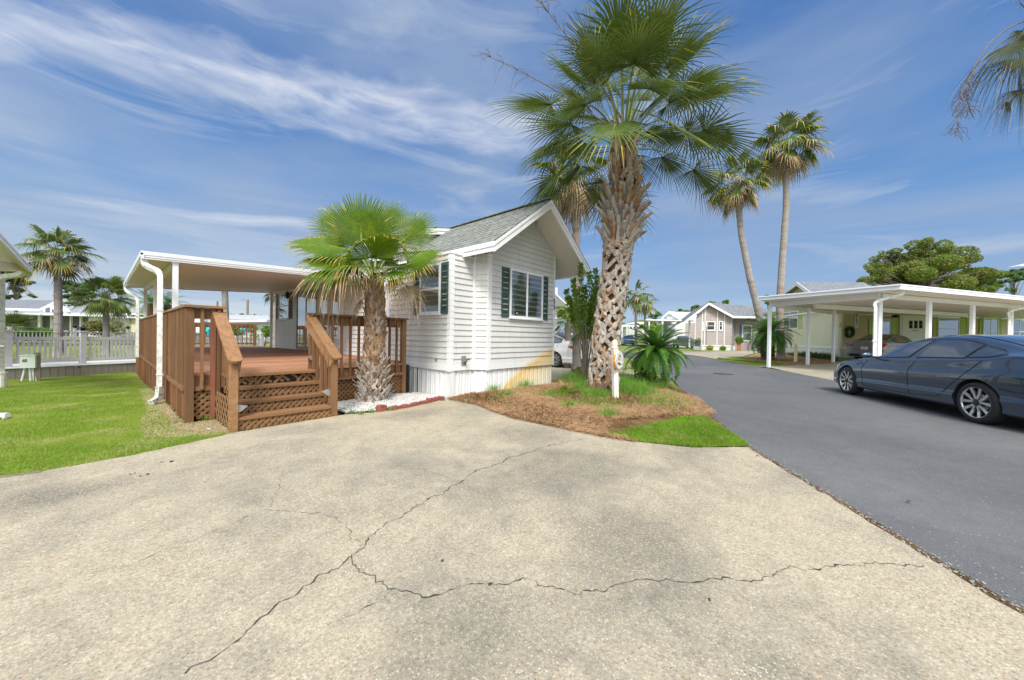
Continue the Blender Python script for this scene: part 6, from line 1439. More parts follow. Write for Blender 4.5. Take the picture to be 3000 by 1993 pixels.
def car(name, label, paint, B, WB, r, fy, wins, seams, parts, front, rear, glassm=None, mir=.9, handles=(), spoke=5, group=None, cat='car', roofglass=None, wscreen=None, rglass=None, arch=.04):
    T = thing(name, label, cat, (0, 0, 0), group); glassm = glassm or M_cglass
    ns = 110; xs = [front+(rear-front)*(.5-.5*math.cos(math.pi*i/ns))*.35+(front+(rear-front)*i/ns)*.65-0*front for i in range(ns+1)]
    xs = [front+(rear-front)*(.3*(.5-.5*math.cos(math.pi*i/ns))+.7*i/ns) for i in range(ns+1)]
    V = []; F = []; S0 = B.sec(xs[0]); k = len(S0); full = 2*k-2
    for x in xs:
        S = B.sec(x); V += [(x, -y, z) for y, z in S]; V += [(x, y, z) for y, z in S[1:-1][::-1]]
    for i in range(ns):
        for j in range(full): a = i*full+j; b = i*full+(j+1) % full; F.append((a, a+full, b+full, b))
    F.append(tuple(range(full))); F.append(tuple(range(ns*full+full-1, ns*full-1, -1)))
    me = bpy.data.meshes.new('body'); me.from_pydata(V, [], F); me.materials.append(paint); me.materials.append(M_well)
    bm = bmesh.new(); bm.from_mesh(me); bmesh.ops.recalc_face_normals(bm, faces=bm.faces); bm.to_mesh(me); bm.free()
    o = bpy.data.objects.new('tmp_body', me); COL.objects.link(o); cut = []
    for wx in (0, WB):
        for sg in (-1, 1):
            m = MB(); m.lathe([(0.001, -.32), (r+arch, -.32), (r+arch, .3), (.001, .3)], (wx, sg*(fy-.02), r), 40, axis='y')
            cm_ = bpy.data.meshes.new('c'); cm_.from_pydata(m.v, [], m.f); cm_.materials.append(paint); cm_.materials.append(M_well); cm_.polygons.foreach_set('material_index', [1]*len(cm_.polygons))
            b2 = bmesh.new(); b2.from_mesh(cm_); bmesh.ops.remove_doubles(b2, verts=b2.verts, dist=1e-4); bmesh.ops.recalc_face_normals(b2, faces=b2.faces); b2.to_mesh(cm_); b2.free()
            co = bpy.data.objects.new('c', cm_); COL.objects.link(co); cut.append(co); md = o.modifiers.new('b', 'BOOLEAN'); md.object = co; md.operation = 'DIFFERENCE'; md.solver = 'EXACT'
    bpy.context.view_layer.update(); dg = bpy.context.evaluated_depsgraph_get(); nm = bpy.data.meshes.new_from_object(o.evaluated_get(dg))
    for c in cut: bpy.data.objects.remove(c)
    bpy.data.objects.remove(o); nm.name = 'body'; nm.polygons.foreach_set('use_smooth', [True]*len(nm.polygons)); nm.update()
    try: nm.set_sharp_from_angle(angle=R_(32))
    except Exception: pass
    body = link('body', nm, T)
    def patch(poly, off, mat, nme, step=.06, sides=(-1, 1), par=T, lab=None):
        out = None
        for sg in sides:
            V2, F2 = gridfill(poly, step); VV = [(x, sg*(B.side_y(x, z)+off), z) for x, z in V2]; m = MB(); m.add(VV, [f[::-1] if sg > 0 else f for f in F2]); out = m.build(nme, mat, par, smooth=True, label=lab)
        return out
    def tpatch(poly, off, mat, nme, step=.08, par=T):
        V2, F2 = gridfill(poly, step); m = MB(); m.add([(x, y, B.top_z(x, y)+off) for x, y in V2], F2); return m.build(nme, mat, par, smooth=True)
    for w_ in wins:
        cx_ = sum(p[0] for p in w_)/len(w_); cz = sum(p[1] for p in w_)/len(w_)
        g_ = [(cx_+(x-cx_)*1.0+(.022 if x > cx_ else -.022), cz+(z-cz)+(.018 if z > cz else -.018)) for x, z in w_]
        for sg in (-1, 1):
            fr_ = patch(g_, .006, M_black, 'window_trim', sides=(sg,)); patch(w_, .011, glassm, 'window', sides=(sg,))
    if wscreen: tpatch(wscreen, .008, glassm, 'windscreen')
    if roofglass: tpatch(roofglass, .008, glassm, 'roof_glass')
    if rglass: tpatch(rglass, .008, glassm, 'rear_glass')
    for pl, sd_ in [(a, b) for a in seams for b in (-1, 1)]:
        sm_ = MB()
        for (x0, z0), (x1, z1) in zip(pl, pl[1:]):
            n = max(1, int(math.hypot(x1-x0, z1-z0)/.06)); L = math.hypot(x1-x0, z1-z0); px, pz = -(z1-z0)/L*.006, (x1-x0)/L*.006
            for i in range(n):
                xa, za, xb, zb_ = x0+(x1-x0)*i/n, z0+(z1-z0)*i/n, x0+(x1-x0)*(i+1)/n, z0+(z1-z0)*(i+1)/n
                for sg in (sd_,): sm_.quad(*[(x, sg*(B.side_y(x, z)+.004), z) for x, z in ((xa-px, za-pz), (xb-px, zb_-pz), (xb+px, zb_+pz), (xa+px, za+pz))])
        sm_.build('panel_gap', M_black, T)
    for nme, poly, mat, off in parts: patch(poly, off, mat, nme)
    for hx, hz in handles: patch([(hx, hz), (hx+.17, hz+.012), (hx+.17, hz+.03), (hx, hz+.02)], .009, paint, 'door_handle'); patch([(hx-.01, hz-.004), (hx+.18, hz+.008), (hx+.18, hz+.012), (hx-.01, hz)], .007, M_black, 'handle_gap')
    # mirrors
    for sg in (-1, 1):
        m = MB(); y0 = B.side_y(mir, B.f(B.belt, mir)-.01); m.tube([(mir+.02, sg*(y0-.02), B.f(B.belt, mir)+.02), (mir, sg*(y0+.09), B.f(B.belt, mir)+.03)], .022, 8); m.build('mirror_arm', M_black, T)
        bm = bmesh.new(); bmesh.ops.create_uvsphere(bm, u_segments=16, v_segments=10, radius=1)
        for v in bm.verts: v.co = Vector((mir+v.co.x*.075*(1 if v.co.x < 0 else .5), sg*(y0+.155+v.co.y*.105), B.f(B.belt, mir)+.055+v.co.z*(.065 if v.co.z > 0 else .05)))
        me = bpy.data.meshes.new('mirror'); bm.to_mesh(me); bm.free(); me.materials.append(paint); me.polygons.foreach_set('use_smooth', [True]*len(me.polygons)); link('mirror', me, T)
    # wheels
    for wx in (0, WB):
        for sg in (-1, 1):
            yo = fy; m = MB(); prof = [(r*.70, -.105), (r*.76, -.118), (r*.90, -.112), (r*.965, -.09), (r*.99, -.05), (r, 0), (r*.99, .05), (r*.965, .09), (r*.90, .112), (r*.76, .118), (r*.70, .105)]
            grooved = []
            for a in prof: grooved.append(a)
            m.lathe(grooved, (wx, sg*(yo-.118), r), 48, axis='y'); ty = m.build('wheel', M_rubber, T, smooth=True)
            m = MB(); 
            for gy in (-.05, 0, .05): m.lathe([(r*1.0005, gy-.006), (r*.985, gy-.003), (r*.985, gy+.003), (r*1.0005, gy+.006)], (wx, sg*(yo-.118), r), 48, axis='y')
            R0 = r*.735; yf = sg*(yo-.012); m = MB(); m.lathe([(R0*.99, -.0), (R0*.90, -.09), (R0*.90, -.15), (.001, -.15)][::1] if sg < 0 else [(R0*.99, 0), (R0*.90, -.0), (R0*.9, -.1), (.001, -.1)], (wx, sg*(yo-.02) if sg > 0 else sg*(yo-.02)+.0, r), 36, axis='y')
            m.v = []; m.f = []; m.m = []
            def L_(pr): return [(a, -sg*b) for a, b in pr]
            m.lathe(L_([(R0*.96, .012), (R0*.90, .05), (R0*.88, .11), (.02, .12)]), (wx, yf, r), 36, axis='y'); m.build('rim_barrel', M_alloyd, ty, smooth=True)
            m = MB(); m.lathe(L_([(R0*1.03, .008), (R0*1.02, -.004), (R0*.965, -.004), (R0*.94, .02)]), (wx, yf, r), 48, axis='y'); m.build('rim_edge', M_alloy, ty, smooth=True)
            m = MB()
            for q in range(spoke):
                for h in (-1, 1):
                    a0 = 2*math.pi*q/spoke+.3+h*.10; a1 = 2*math.pi*q/spoke+.3+h*(.30 if spoke == 5 else .2)
                    ca, sa, cb_, sb_ = math.cos(a0), math.sin(a0), math.cos(a1), math.sin(a1); y1, y2 = -sg*.018+yf, -sg*.002+yf
                    p0 = Vector((wx+ca*R0*.20, y1, r+sa*R0*.20)); p1 = Vector((wx+cb_*R0*.60, y1, r+sb_*R0*.60)); p2 = Vector((wx+math.cos(a1+h*.02)*R0*.98, y2, r+math.sin(a1+h*.02)*R0*.98))
                    yv = Vector((0, sg, 0)); m.bar(p0, p1, .034 if spoke == 5 else .028, .02, yv); m.bar(p1-(p2-p1)*.05, p2, .044 if spoke == 5 else .03, .02, yv)
            m.build('spokes', M_alloy, ty)
            m = MB(); m.lathe(L_([(.001, .0), (.03, .0), (R0*.22, .008), (R0*.25, .03), (R0*.26, .06)]), (wx, yf, r), 24, axis='y'); m.build('hub_cap', M_alloyd, ty, smooth=True)
            m = MB(); m.lathe(L_([(.13, .075), (.13, .095), (.02, .095)]), (wx, yf, r), 24, axis='y'); m.build('brake_disc', M_alloy, ty)
    return T, patch, tpatch
def place(T, p, ang): T.location = p; T.rotation_euler = (0, 0, ang)
# ---- the dark blue car (front at local x<0, left side at -y)
Bt = Body(.925, [(-.92, .55), (-.84, .74), (-.66, .88), (-.35, .965), (0, .995), (.7, 1.0), (2.2, 1.0), (3.1, 1.0), (3.65, .965), (4.0, .90), (4.17, .80)],
          [(-.92, .56), (-.84, .64), (-.60, .745), (-.2, .835), (.3, .915), (.62, .955), (.80, 1.02), (1.10, 1.19), (1.42, 1.33), (1.80, 1.415), (2.2, 1.44), (2.65, 1.42), (3.1, 1.335), (3.55, 1.20), (3.95, 1.10), (4.10, 1.02), (4.17, .90)],
          [(-.92, .45), (-.7, .60), (-.4, .74), (0, .835), (.4, .885), (.8, .925), (1.95, .978), (3.14, 1.045), (3.57, 1.10), (3.9, 1.04), (4.17, .80)],
          [(-.92, .5), (.3, .90), (.62, .945), (.82, .985), (1.30, 1.235), (1.62, 1.32), (2.0, 1.365), (2.55, 1.365), (2.96, 1.29), (3.34, 1.185), (3.65, 1.12), (4.17, .82)],
          [(-.92, .75), (.5, .82), (.9, .80), (1.3, .70), (2.0, .66), (2.6, .66), (3.2, .69), (3.7, .76), (4.17, .8)], .19)
winT = [[(.90, .955), (1.02, 1.035), (1.30, 1.205), (1.60, 1.290), (1.98, 1.330), (1.70, 1.0)], [(1.91, 1.010), (2.09, 1.335), (2.52, 1.335), (2.72, 1.305), (2.92, 1.255), (2.82, 1.045)], [(2.88, 1.055), (2.98, 1.235), (3.20, 1.185), (3.40, 1.130), (3.20, 1.082)]]
seamT = [[(.72, .92), (.64, .86), (.54, .73), (.54, .45), (.584, .285), (1.78, .285)], [(1.95, .975), (1.80, .79), (1.79, .45), (1.83, .285), (2.44, .335), (2.62, .52), (2.85, .72), (3.14, 1.02)],
         [(.54, .73), (.50, .80), (.30, .865), (-.2, .80)], [(3.42, .60), (3.65, .57), (4.0, .62)]]
partT = [('headlight', [(-.74, .59), (-.62, .645), (-.36, .725), (-.33, .70), (-.55, .61)], M_lampw, .004), ('tail_light', [(3.82, .88), (4.04, .93), (4.06, .98), (3.86, .95), (3.70, .93)], M_tail, .004), ('side_camera', [(.30, .775), (.47, .795), (.36, .745)], M_black, .004)]
T, pt, tp_ = car('parked_car', 'dark blue parked sedan with tinted windows on the road at right', M_bluecar, Bt, 3.09, .336, .918, winT, seamT, partT, -.90, 4.16, mir=.86, handles=((1.50, .865), (2.66, .915)),
           roofglass=[(1.50, -.50), (3.62, -.50), (3.62, .50), (1.50, .50)], wscreen=[(.72, -.60), (1.46, -.53), (1.46, .53), (.72, .60)])
carPf = gp(*s4(310, 1003)) if 's4' in globals() else gp(2400+310/3.92, 900+1003/3.92)
carPr = gp(2400+1810/3.92, 900+1345/3.92); dC = (carPr-carPf); dC.z = 0; dC.normalize(); nC = Vector((-dC.y, dC.x, 0))
place(T, (carPf.x+nC.x*.90, carPf.y+nC.y*.90, .006), math.atan2(dC.y, dC.x))
# ---- silver sedan under the carport (seen from behind)
Bs = Body(.92, [(-.92, .60), (-.84, .78), (-.6, .92), (0, .99), (2.8, 1.0), (3.4, .97), (3.75, .92), (3.88, .86)],
          [(-.92, .60), (-.7, .74), (0, .88), (.62, .97), (.95, 1.12), (1.45, 1.38), (2.0, 1.47), (2.5, 1.44), (3.0, 1.28), (3.35, 1.13), (3.75, 1.09), (3.88, .95)],
          [(-.92, .5), (-.4, .75), (.6, .92), (2.8, 1.0), (3.5, 1.0), (3.88, .85)], [(-.92, .52), (.6, .95), (.9, 1.03), (1.45, 1.31), (2.0, 1.39), (2.5, 1.36), (3.0, 1.21), (3.35, 1.06), (3.88, .88)],
          [(-.92, .75), (.6, .82), (1.4, .70), (2.2, .66), (3.0, .70), (3.5, .84), (3.88, .88)], .19)
wS = [[(.95, .98), (1.45, 1.27), (1.85, 1.345), (1.75, 1.0)], [(1.85, 1.005), (1.95, 1.35), (2.45, 1.33), (2.95, 1.18), (3.0, 1.06), (2.8, 1.03)]]
smS = [[(.75, .93), (.62, .7), (.65, .3), (1.75, .3)], [(1.80, .98), (1.78, .3), (2.4, .35), (2.75, .7), (2.9, 1.0)]]
def rearstuff(T, x, plate=True, zl=.78, lamp=True, wl=(.52, .90), silver=True, B=None):
    for sg in (-1, 1):
        m = MB(); pts = [(x+.0, sg*wl[0], zl-.02), (x+.0, sg*wl[1]*.93, zl-.06), (x-.06, sg*wl[1], zl-.05), (x-.10, sg*(wl[1]+.015), zl+.12), (x-.01, sg*wl[1]*.93, zl+.12), (x+.0, sg*wl[0], zl+.09)]
        m.prism(pts, (-.05, 0, 0), (.014, 0, 0)); m.build('tail_light', M_tail, T)
    if plate:
        m = MB(); m.box(x+.012, x+.020, -.155, .155, zl-.20, zl-.05); pl = m.build('number_plate', basic('licence_plate', (.75, .76, .74), .4, .05), T)
        m = MB()
        for i in range(6): m.box(x+.0205, x+.022, -.105+i*.037, -.105+i*.037+.020, zl-.155, zl-.095)
        m.build('plate_marks', M_lime, pl)
    m = MB(); m.tube([(x+.01, .05*math.cos(t)*1.4, zl+.06+.028*math.sin(t)) for t in [i*math.pi/6 for i in range(12)]], .004, 5); m.build('badge', M_alloy, T)
    m = MB(); m.box(x-.05, x+.008, -.68, .68, .22, .36); m.build('bumper_insert', M_black, T)
T, pt, tp_ = car('parked_car', 'silver sedan parked under the carport, seen from behind', M_silvercar, Bs, 2.8, .33, .90, wS, smS, [], -.90, 3.84, mir=.85, handles=((1.4, .9), (2.4, .93)), spoke=5, wscreen=[(.78, -.6), (1.38, -.56), (1.38, .56), (.78, .6)], rglass=[(2.50, -.58), (3.26, -.66), (3.26, .66), (2.50, .58)])
rearstuff(T, 3.845, zl=.80)
m = MB(); m.tube([(3.80, -.86, .66), (3.85, -.60, .60), (3.86, .60, .60), (3.80, .86, .66)], .008, 6); m.build('bumper_line', M_black, T)
cs_ = dp(2532, 1040, 19.6); aS = R_(-30)+math.pi      # local +x points to its rear
place(T, (cs_.x-math.cos(aS)*3.84, cs_.y-math.sin(aS)*3.84, gz(cs_.x, cs_.y)+.02), aS)
# ---- white sedan behind the home, heading +Y
smW = smS; T, pt, tp_ = car('parked_car', 'white sedan parked behind the white home, rear corner showing', M_whitecar, Bs, 2.75, .32, .90, wS, smW, [('tail_light', [(3.36, .86), (3.55, .80), (3.70, .79), (3.83, .84), (3.80, .93), (3.60, .95), (3.36, .90)], M_tail, .006)], -.90, 3.84, glassm=M_cglass2, mir=.85, wscreen=[(.78, -.6), (1.38, -.56), (1.38, .56), (.78, .6)], rglass=[(2.50, -.58), (3.26, -.66), (3.26, .66), (2.50, .58)])
rearstuff(T, 3.845, plate=True, zl=.82, wl=(.55, .84)); m = MB(); m.box(3.70, 3.855, -.74, .74, .20, .40); m.build('bumper_insert', M_well, T)
place(T, (13.35, 8.35+3.0, .015), R_(-90)); gW = 0
# ---- white van further back
Bv = Body(.95, [(-.92, .75), (-.7, .9), (0, 1), (3, 1), (3.6, .97), (3.8, .94)], [(-.92, .75), (-.6, .95), (.3, 1.1), (.6, 1.2), (1.2, 1.62), (1.8, 1.74), (3.3, 1.72), (3.65, 1.5), (3.8, 1.1)], [(-.92, .6), (0, .98), (3.2, 1.06), (3.8, .95)], [(-.92, .62), (.5, 1.1), (1.2, 1.50), (1.8, 1.62), (3.3, 1.60), (3.65, 1.4), (3.8, 1.0)], [(-.92, .8), (.6, .85), (1.4, .76), (3.4, .78), (3.8, .85)], .2)
T, pt, tp_ = car('parked_van', 'white high roofed car parked further back behind the white sedan', M_whitecar, Bv, 2.8, .34, .93, [[(1.0, 1.10), (1.35, 1.46), (1.9, 1.53), (1.9, 1.10)], [(2.0, 1.10), (2.0, 1.54), (2.9, 1.53), (2.9, 1.12)], [(3.0, 1.13), (3.0, 1.52), (3.3, 1.48), (3.5, 1.2)]], [], [], -.9, 3.78, mir=.95, cat='van', glassm=M_cglass2, wscreen=[(.68, -.7), (1.2, -.62), (1.2, .62), (.68, .7)], rglass=[(3.42, -.6), (3.62, -.66), (3.62, .66), (3.42, .6)])
pv = dp(1672, 1010, 22); place(T, (pv.x+.6, pv.y+2.5, gz(pv.x, pv.y)), R_(-110))
# ---- dark car in the far white carport
T, pt, tp_ = car('parked_car', 'pale car in the shade of the far white carport', M_silvercar, Bs, 2.8, .33, .9, wS, [], [], -.9, 3.84, mir=.85, wscreen=[(.78, -.6), (1.38, -.56), (1.38, .56), (.78, .6)])
pv = g2(2022, 1018, 43); place(T, (pv.x+1.5, pv.y+1.5, gz(pv.x, pv.y)), R_(205))
T, pt, tp_ = car('parked_car', 'dark car far down the road behind the cycad fronds', M_bluecar, Bs, 2.8, .33, .9, wS, [], [], -.9, 3.84, mir=.85)
pv = g2(1845, 1015, 50); place(T, (pv.x, pv.y, gz(pv.x, pv.y)), R_(30))
# ================================================================ carport and cream home (right)
def Wp(x, y, dep, dz=0): return dp(x, y, dep)+Vector((0, 0, dz))
CP = thing('carport', 'white flat roofed aluminium carport beside the cream home at right', 'carport', (20, -3, 0))
hc_ = g2(2461, 1050, 23.7); W2_ = Vector((math.cos(R_(-40)), math.sin(R_(-40)), 0))
dr_ = Vector((math.cos(R_(-30.5)), math.sin(R_(-30.5)), 0)); cC = Vector((17.86, -1.78, 3.29)); cL = Vector((19.45, 2.45, 3.27)); cR = cC+dr_*22; cRL = Vector((hc_.x+.1, hc_.y+.5, 3.36)); cW = Vector((hc_.x, hc_.y, 3.36))+W2_*15.5; RP5 = [cC, cR, cW, cRL, cL]
def slab(name, P, h, mat, par): m = MB(); n = len(P); Q = [Vector(p) for p in P]; m.add(Q+[q-Vector((0, 0, h)) for q in Q], [tuple(range(n)), tuple(range(2*n-1, n-1, -1))]+[(i, n+i, n+(i+1) % n, (i+1) % n) for i in range(n)]); return m.build(name, mat, par)
# roof pans with a folded edge
slab('roof_edge', RP5, .05, M_alu, CP)
inn = lambda p, k: p+(sum(RP5, Vector())/5-p).normalized()*k
slab('fascia', [inn(q, .05)-Vector((0, 0, .052)) for q in RP5], .13, M_alu, CP)
m = MB(); k = 40
for i in range(k):
    a, b = (i+.04)/k, (i+.96)/k; z_ = Vector((0, 0, -.19)); c4_ = [inn(q, .12) for q in (cC, cR, cW, cRL)]; m.quad(c4_[0].lerp(c4_[1], a)+z_, c4_[3].lerp(c4_[2], a)+z_, c4_[3].lerp(c4_[2], b)+z_, c4_[0].lerp(c4_[1], b)+z_)
q3 = [inn(q, .12)+Vector((0, 0, -.187)) for q in (cC, cRL, cL)]; m.add(q3, [(0, 1, 2)]); m.build('ceiling', M_alu_d, CP)
p1 = Vector((18.83, -1.36, 0)); side_n = Vector((-dr_.y, dr_.x, 0))
m = MB(); m.bar(Vector((20.8, 2.1, 2.98)), p1+Vector((0, 0, 3.0)), .10, .20); m.build('beam', M_alu, CP)
m = MB(); m.bar(p1+Vector((0, 0, 3.0))+dr_*.1, p1+dr_*20+Vector((0, 0, 3.02)), .10, .17); m.build('beam', M_alu, CP)
m = MB(); m.bar(Vector((20.8, 2.1, 2.98)), Vector((29.6, -.2, 3.03)), .09, .14); m.build('beam', M_alu, CP)
m = MB(); q1 = p1+side_n*3.4; m.bar(q1+Vector((.3, 0, 2.98))+dr_*2, q1+Vector((0, 0, 2.98))+dr_*15, .10, .22); m.build('inner_beam', M_alu, CP)
for i in range(6):
    q = p1+dr_*(3.1*i); z0 = gz(q.x, q.y); m = MB(); m.obox(q+Vector((0, 0, (z0+2.92)/2)), dr_, side_n, UP, .20 if i == 0 else .19, .10, 2.92-z0); m.build('post', M_alu, CP)
for (x, y) in ((2251.7, 1077), (2365.8, 1069.5), (2440.5, 1063)):
    q = gp(x, y); m = MB(); m.obox(Vector((q.x, q.y, (q.z+2.9)/2)), dr_, side_n, UP, .125, .10, 2.9-q.z); m.build('post', M_alu, CP)
def sp2(a, dz=.05):
    P = smooth([a+Vector((0, 0, 3.08)), a+Vector((0, 0, 2.98)), a.lerp(a+side_n*.5-dr_*.35, .5)+Vector((0, 0, 2.88)), a+side_n*.5-dr_*.42+Vector((0, 0, 2.72)), a+side_n*.5-dr_*.42+Vector((0, 0, 2.5))])+[a+side_n*.5-dr_*.42+Vector((0, 0, .12))]
    m = MB(); m.tube(P, .05, 12, sq=True); m.tube([P[-1]+Vector((0, 0, 1.2)), P[-1]+Vector((0, 0, 1.24))], .075, 12, sq=True); m.build('downspout', M_gutter, CP)
spq = dp(2642, 845, 12.55); sp2(Vector((spq.x, spq.y, 0))); a2 = Vector((spq.x, spq.y, 0))+dr_*9.2; sp2(a2)
# cream home
def proj_on(x, y, A, d):
    """ray through a photo place meets the vertical plane through A along d"""
    r = ray(x, y); n = Vector((d.y, -d.x, 0)); t = A.dot(n)/r.dot(n); return Vector((r.x*t, r.y*t, r.z*t+CAM_H))
CH = thing('mobile_home', 'cream sided mobile home numbered 30 with lime green shutters behind the carport', 'house', (36, -2, .3))
hc = g2(2461, 1050, 23.7); e1 = Vector((math.cos(R_(152)), math.sin(R_(152)), 0)); hl = hc-e1*-8.5
# wall 1 (towards the road) runs left from the corner hc
zf0 = .95; w1L = hc+Vector((math.cos(R_(26)), math.sin(R_(26)), 0))*8.6
m = MB(); zw = 3.42; d1_ = (hc-w1L).normalized(); siding(m, w1L, hc, zf0, zw, pitch=.13, proud=.034); 
W2d = Vector((math.cos(R_(-40)), math.sin(R_(-40)), 0)); h2 = hc+W2d*17
siding(m, hc, h2, zf0, 3.14, pitch=.13, proud=.034)
m.build('wall', M_cream2, CH)
m = MB(); siding(m, hc+W2d*.0+Vector((-.01, -.01, 0)), h2, zf0, 3.14, pitch=.13, proud=.034); m.build('porch_wall', M_cream, CH)
m = MB(); corr(m, w1L, hc, .1, zf0-.10, .25, .03); corr(m, hc, h2, .1, zf0-.10, .25, .03); m.build('skirting', M_skirt, CH)
m = MB(); board(m, w1L, hc, zf0-.12, zf0, .04); board(m, hc, h2, zf0-.12, zf0, .04); m.build('trim_board', M_trim, CH)
m = MB(); m.obox(hc+Vector((0, 0, (zf0-.12+zw)/2-hc.z)), W2d, side_n, UP, .16, .16, zw-zf0+.14); m.build('corner_trim', M_cream2, CH)
# its roof: gable facing the road seen over the carport, ridge running back
ga = proj_on(*z5(522, 268), w1L, d1_); gb = proj_on(*z5(700, 262), w1L, d1_); gt = proj_on(*z5(615, 200), w1L, d1_)
bk_ = Vector((math.cos(R_(-52)), math.sin(R_(-52)), 0))*5.2
gl_ = gt+(ga-gt)*2.4; gr_ = gt+(gb-gt)*1.9
m = MB(); shingles(m, gr_, gr_+bk_, gt+bk_, gt, 10, seed=8); shingles(m, gl_+bk_, gl_, gt, gt+bk_, 10, seed=9); m.build('roof', M_shin2, CH)
m = MB()
for a, b in ((gl_, gt), (gt, gr_)):
    a2_ = a-bk_.normalized()*.05; b2_ = b-bk_.normalized()*.05; m.prism([a2_, b2_, b2_-Vector((0, 0, .30)), a2_-Vector((0, 0, .30))], (0, 0, 0), bk_.normalized()*.05)
m.build('fascia', M_trim, CH)
m = MB(); bb = bk_.normalized()*.6; m.add([gl_+bb-Vector((0, 0, .2)), gr_+bb-Vector((0, 0, .2)), gt+bb-Vector((0, 0, .2))], [(0, 1, 2)]); m.add([gl_+bb-Vector((0, 0, .2)), gr_+bb-Vector((0, 0, .2)), gr_+bb-Vector((0, 0, 1.6)), gl_+bb-Vector((0, 0, 1.6))], [(0, 1, 2, 3)]); m.build('gable', M_cream, CH)
for px_ in (748, 832):
    v_ = proj_on(*z5(px_, 228 if px_ < 800 else 240), gt+Vector((1, -1.2, 0)), bk_.normalized()); m = MB(); m.tube([v_-Vector((0, 0, .3)), v_+Vector((0, 0, .12))], .06, 8); m.build('roof_vent', M_black, CH)
# wall 1 left eave bit
ea = proj_on(*z5(345, 380), w1L, d1_); m = MB(); m.bar(Vector((ea.x, ea.y, zw+.05)), hc+Vector((0, 0, zw+.05-hc.z)), .3, .12); m.build('eave_board', M_trim, CH)
def onw(A, d, x, y): p = proj_on(x, y, A, d); return p
def win2(A, d, x0, y0, x1, y1, **k):
    """window between two photo places (lower left, upper right) on the wall plane"""
    a = onw(A, d, x0, y0); b = onw(A, d, x1, y1); return window(CH, a, d, max(.2, (Vector((b.x, b.y, 0))-Vector((a.x, a.y, 0))).length), b.z-a.z, **k), a, b
win2(w1L, d1_, *z5(505, 565), *z5(630, 420), kind='slider', blinds=False, curtain=True, fw=.06)
a = onw(w1L, d1_, *z5(628, 562)); b = onw(w1L, d1_, *z5(662, 416)); shutter(CH, a, d1_, (b-a).xy.length, b.z-a.z, M_lime); a = onw(w1L, d1_, *z5(418, 560)); b = onw(w1L, d1_, *z5(462, 425)); shutter(CH, a, d1_, (b-a).xy.length, b.z-a.z, M_lime)
off = Vector((-W2d.y*-1, -W2d.x, 0)); A2 = hc+Vector((-.03, -.03, 0))
win2(A2, W2d, *z5(1057, 550), *z5(1084, 402), kind='double', blinds=False, fw=.05)
win2(A2, W2d, *z5(1205, 640), *z5(1335, 485), kind='double', blinds=False, glass=M_glassr, fw=.07); win2(A2, W2d, *z5(1690, 650), *z5(1862, 475), kind='double', blinds=False, glass=M_glassr, fw=.08)
win2(A2, W2d, *z5(2038, 650), *z5(2160, 478), kind='grid4', blinds=False, glass=M_glassr, fw=.07); win2(A2, W2d, *z5(2262, 650), *z5(2380, 490), kind='grid4', blinds=False, glass=M_glassr, fw=.07)
for x0, x1, yt in ((1162, 1205, 485), (1337, 1384, 485), (1655, 1690, 472), (1864, 1920, 468), (2012, 2036, 475), (2162, 2184, 480)):
    a = onw(A2, W2d, *z5(x0, 650)); b = onw(A2, W2d, *z5(x1, yt)); shutter(CH, a, W2d, (b-a).xy.length, b.z-a.z, M_lime, louver=False)
a = onw(A2, W2d, *z5(1396, 700)); b = onw(A2, W2d, *z5(1618, 460)); dW = (b-a).xy.length; n2_ = Vector((W2d.y, -W2d.x, 0)); dd = b.z-zf0
a.z = zf0; m = MB(); 
for u0, u1, z0, z1 in ((0, .16, 0, dd), (dW-.12, dW, 0, dd), (.16, dW-.12, dd-.12, dd)): m.obox(a+W2d*((u0+u1)/2)+UP*((z0+z1)/2)+n2_*.03, W2d, n2_, UP, u1-u0, .06, z1-z0)
m.build('door_frame', M_trim, CH); m = MB(); m.obox(a+W2d*((.22+dW-.12)/2)+UP*((dd-.12)/2)+n2_*.02, W2d, n2_, UP, dW-.34, .04, dd-.13); dr2 = m.build('door', M_door, CH)
m = MB(); m.obox(a+W2d*.19+UP*((dd-.12)/2)+n2_*.024, W2d, n2_, UP, .06, .03, dd-.14); m.build('door_gap', M_black, dr2)
for i in range(3):
    for j in range(2): c0 = onw(A2, W2d, *z5(1485+i*38, 513+j*30)); m = MB(); m.obox(c0+n2_*.045, W2d, n2_, UP, .27, .012, .26); m.build('pane', M_dark, dr2)
c0 = onw(A2, W2d, *z5(1518, 573)); m = MB(); m.obox(c0+n2_*.05, W2d, n2_, UP, .5, .02, .03); m.build('letter_slot', M_alloyd, dr2)
c0 = onw(A2, W2d, *z5(1352, 458)); m = MB(); m.obox(c0+n2_*.02, W2d, n2_, UP, .14, .03, .3); m.tube([c0+n2_*.04+UP*.1, c0+n2_*.2+UP*.16, c0+n2_*.22+UP*.1], .02, 6); m.obox(c0+n2_*.22-UP*.02, W2d, n2_, UP, .18, .18, .26); m.obox(c0+n2_*.22+UP*.13, W2d, n2_, UP, .24, .24, .03); m.build('wall_lamp', M_black, CH)
for k, ch in enumerate('30'):
    q = dp(*z5(944, 530+k*16), hc.dot(FW)-.25); m = MB(); glyph(m, ch, q+Vector((.0, 0, 0)), (RT.x, RT.y), .12, w=.45); m.build('house_number', M_black, CH)
c0 = onw(A2, W2d, *z5(1012, 585)); WR = thing('wreath', 'dark leafy wreath with white flowers hanging on the cream wall', 'wreath', tuple(c0)); cl = [(c0.x+n2_.x*.08+W2d.x*.26*math.cos(t), c0.y+n2_.y*.08+W2d.y*.26*math.cos(t), c0.z+.30*math.sin(t), .09, .09, .09) for t in [i*math.pi/8 for i in range(16)]]
leafcloud('foliage', cl, 900, .05, M_ivy, WR, 3); leafcloud('flowers', cl, 60, .045, M_peb, WR, 5, .9)
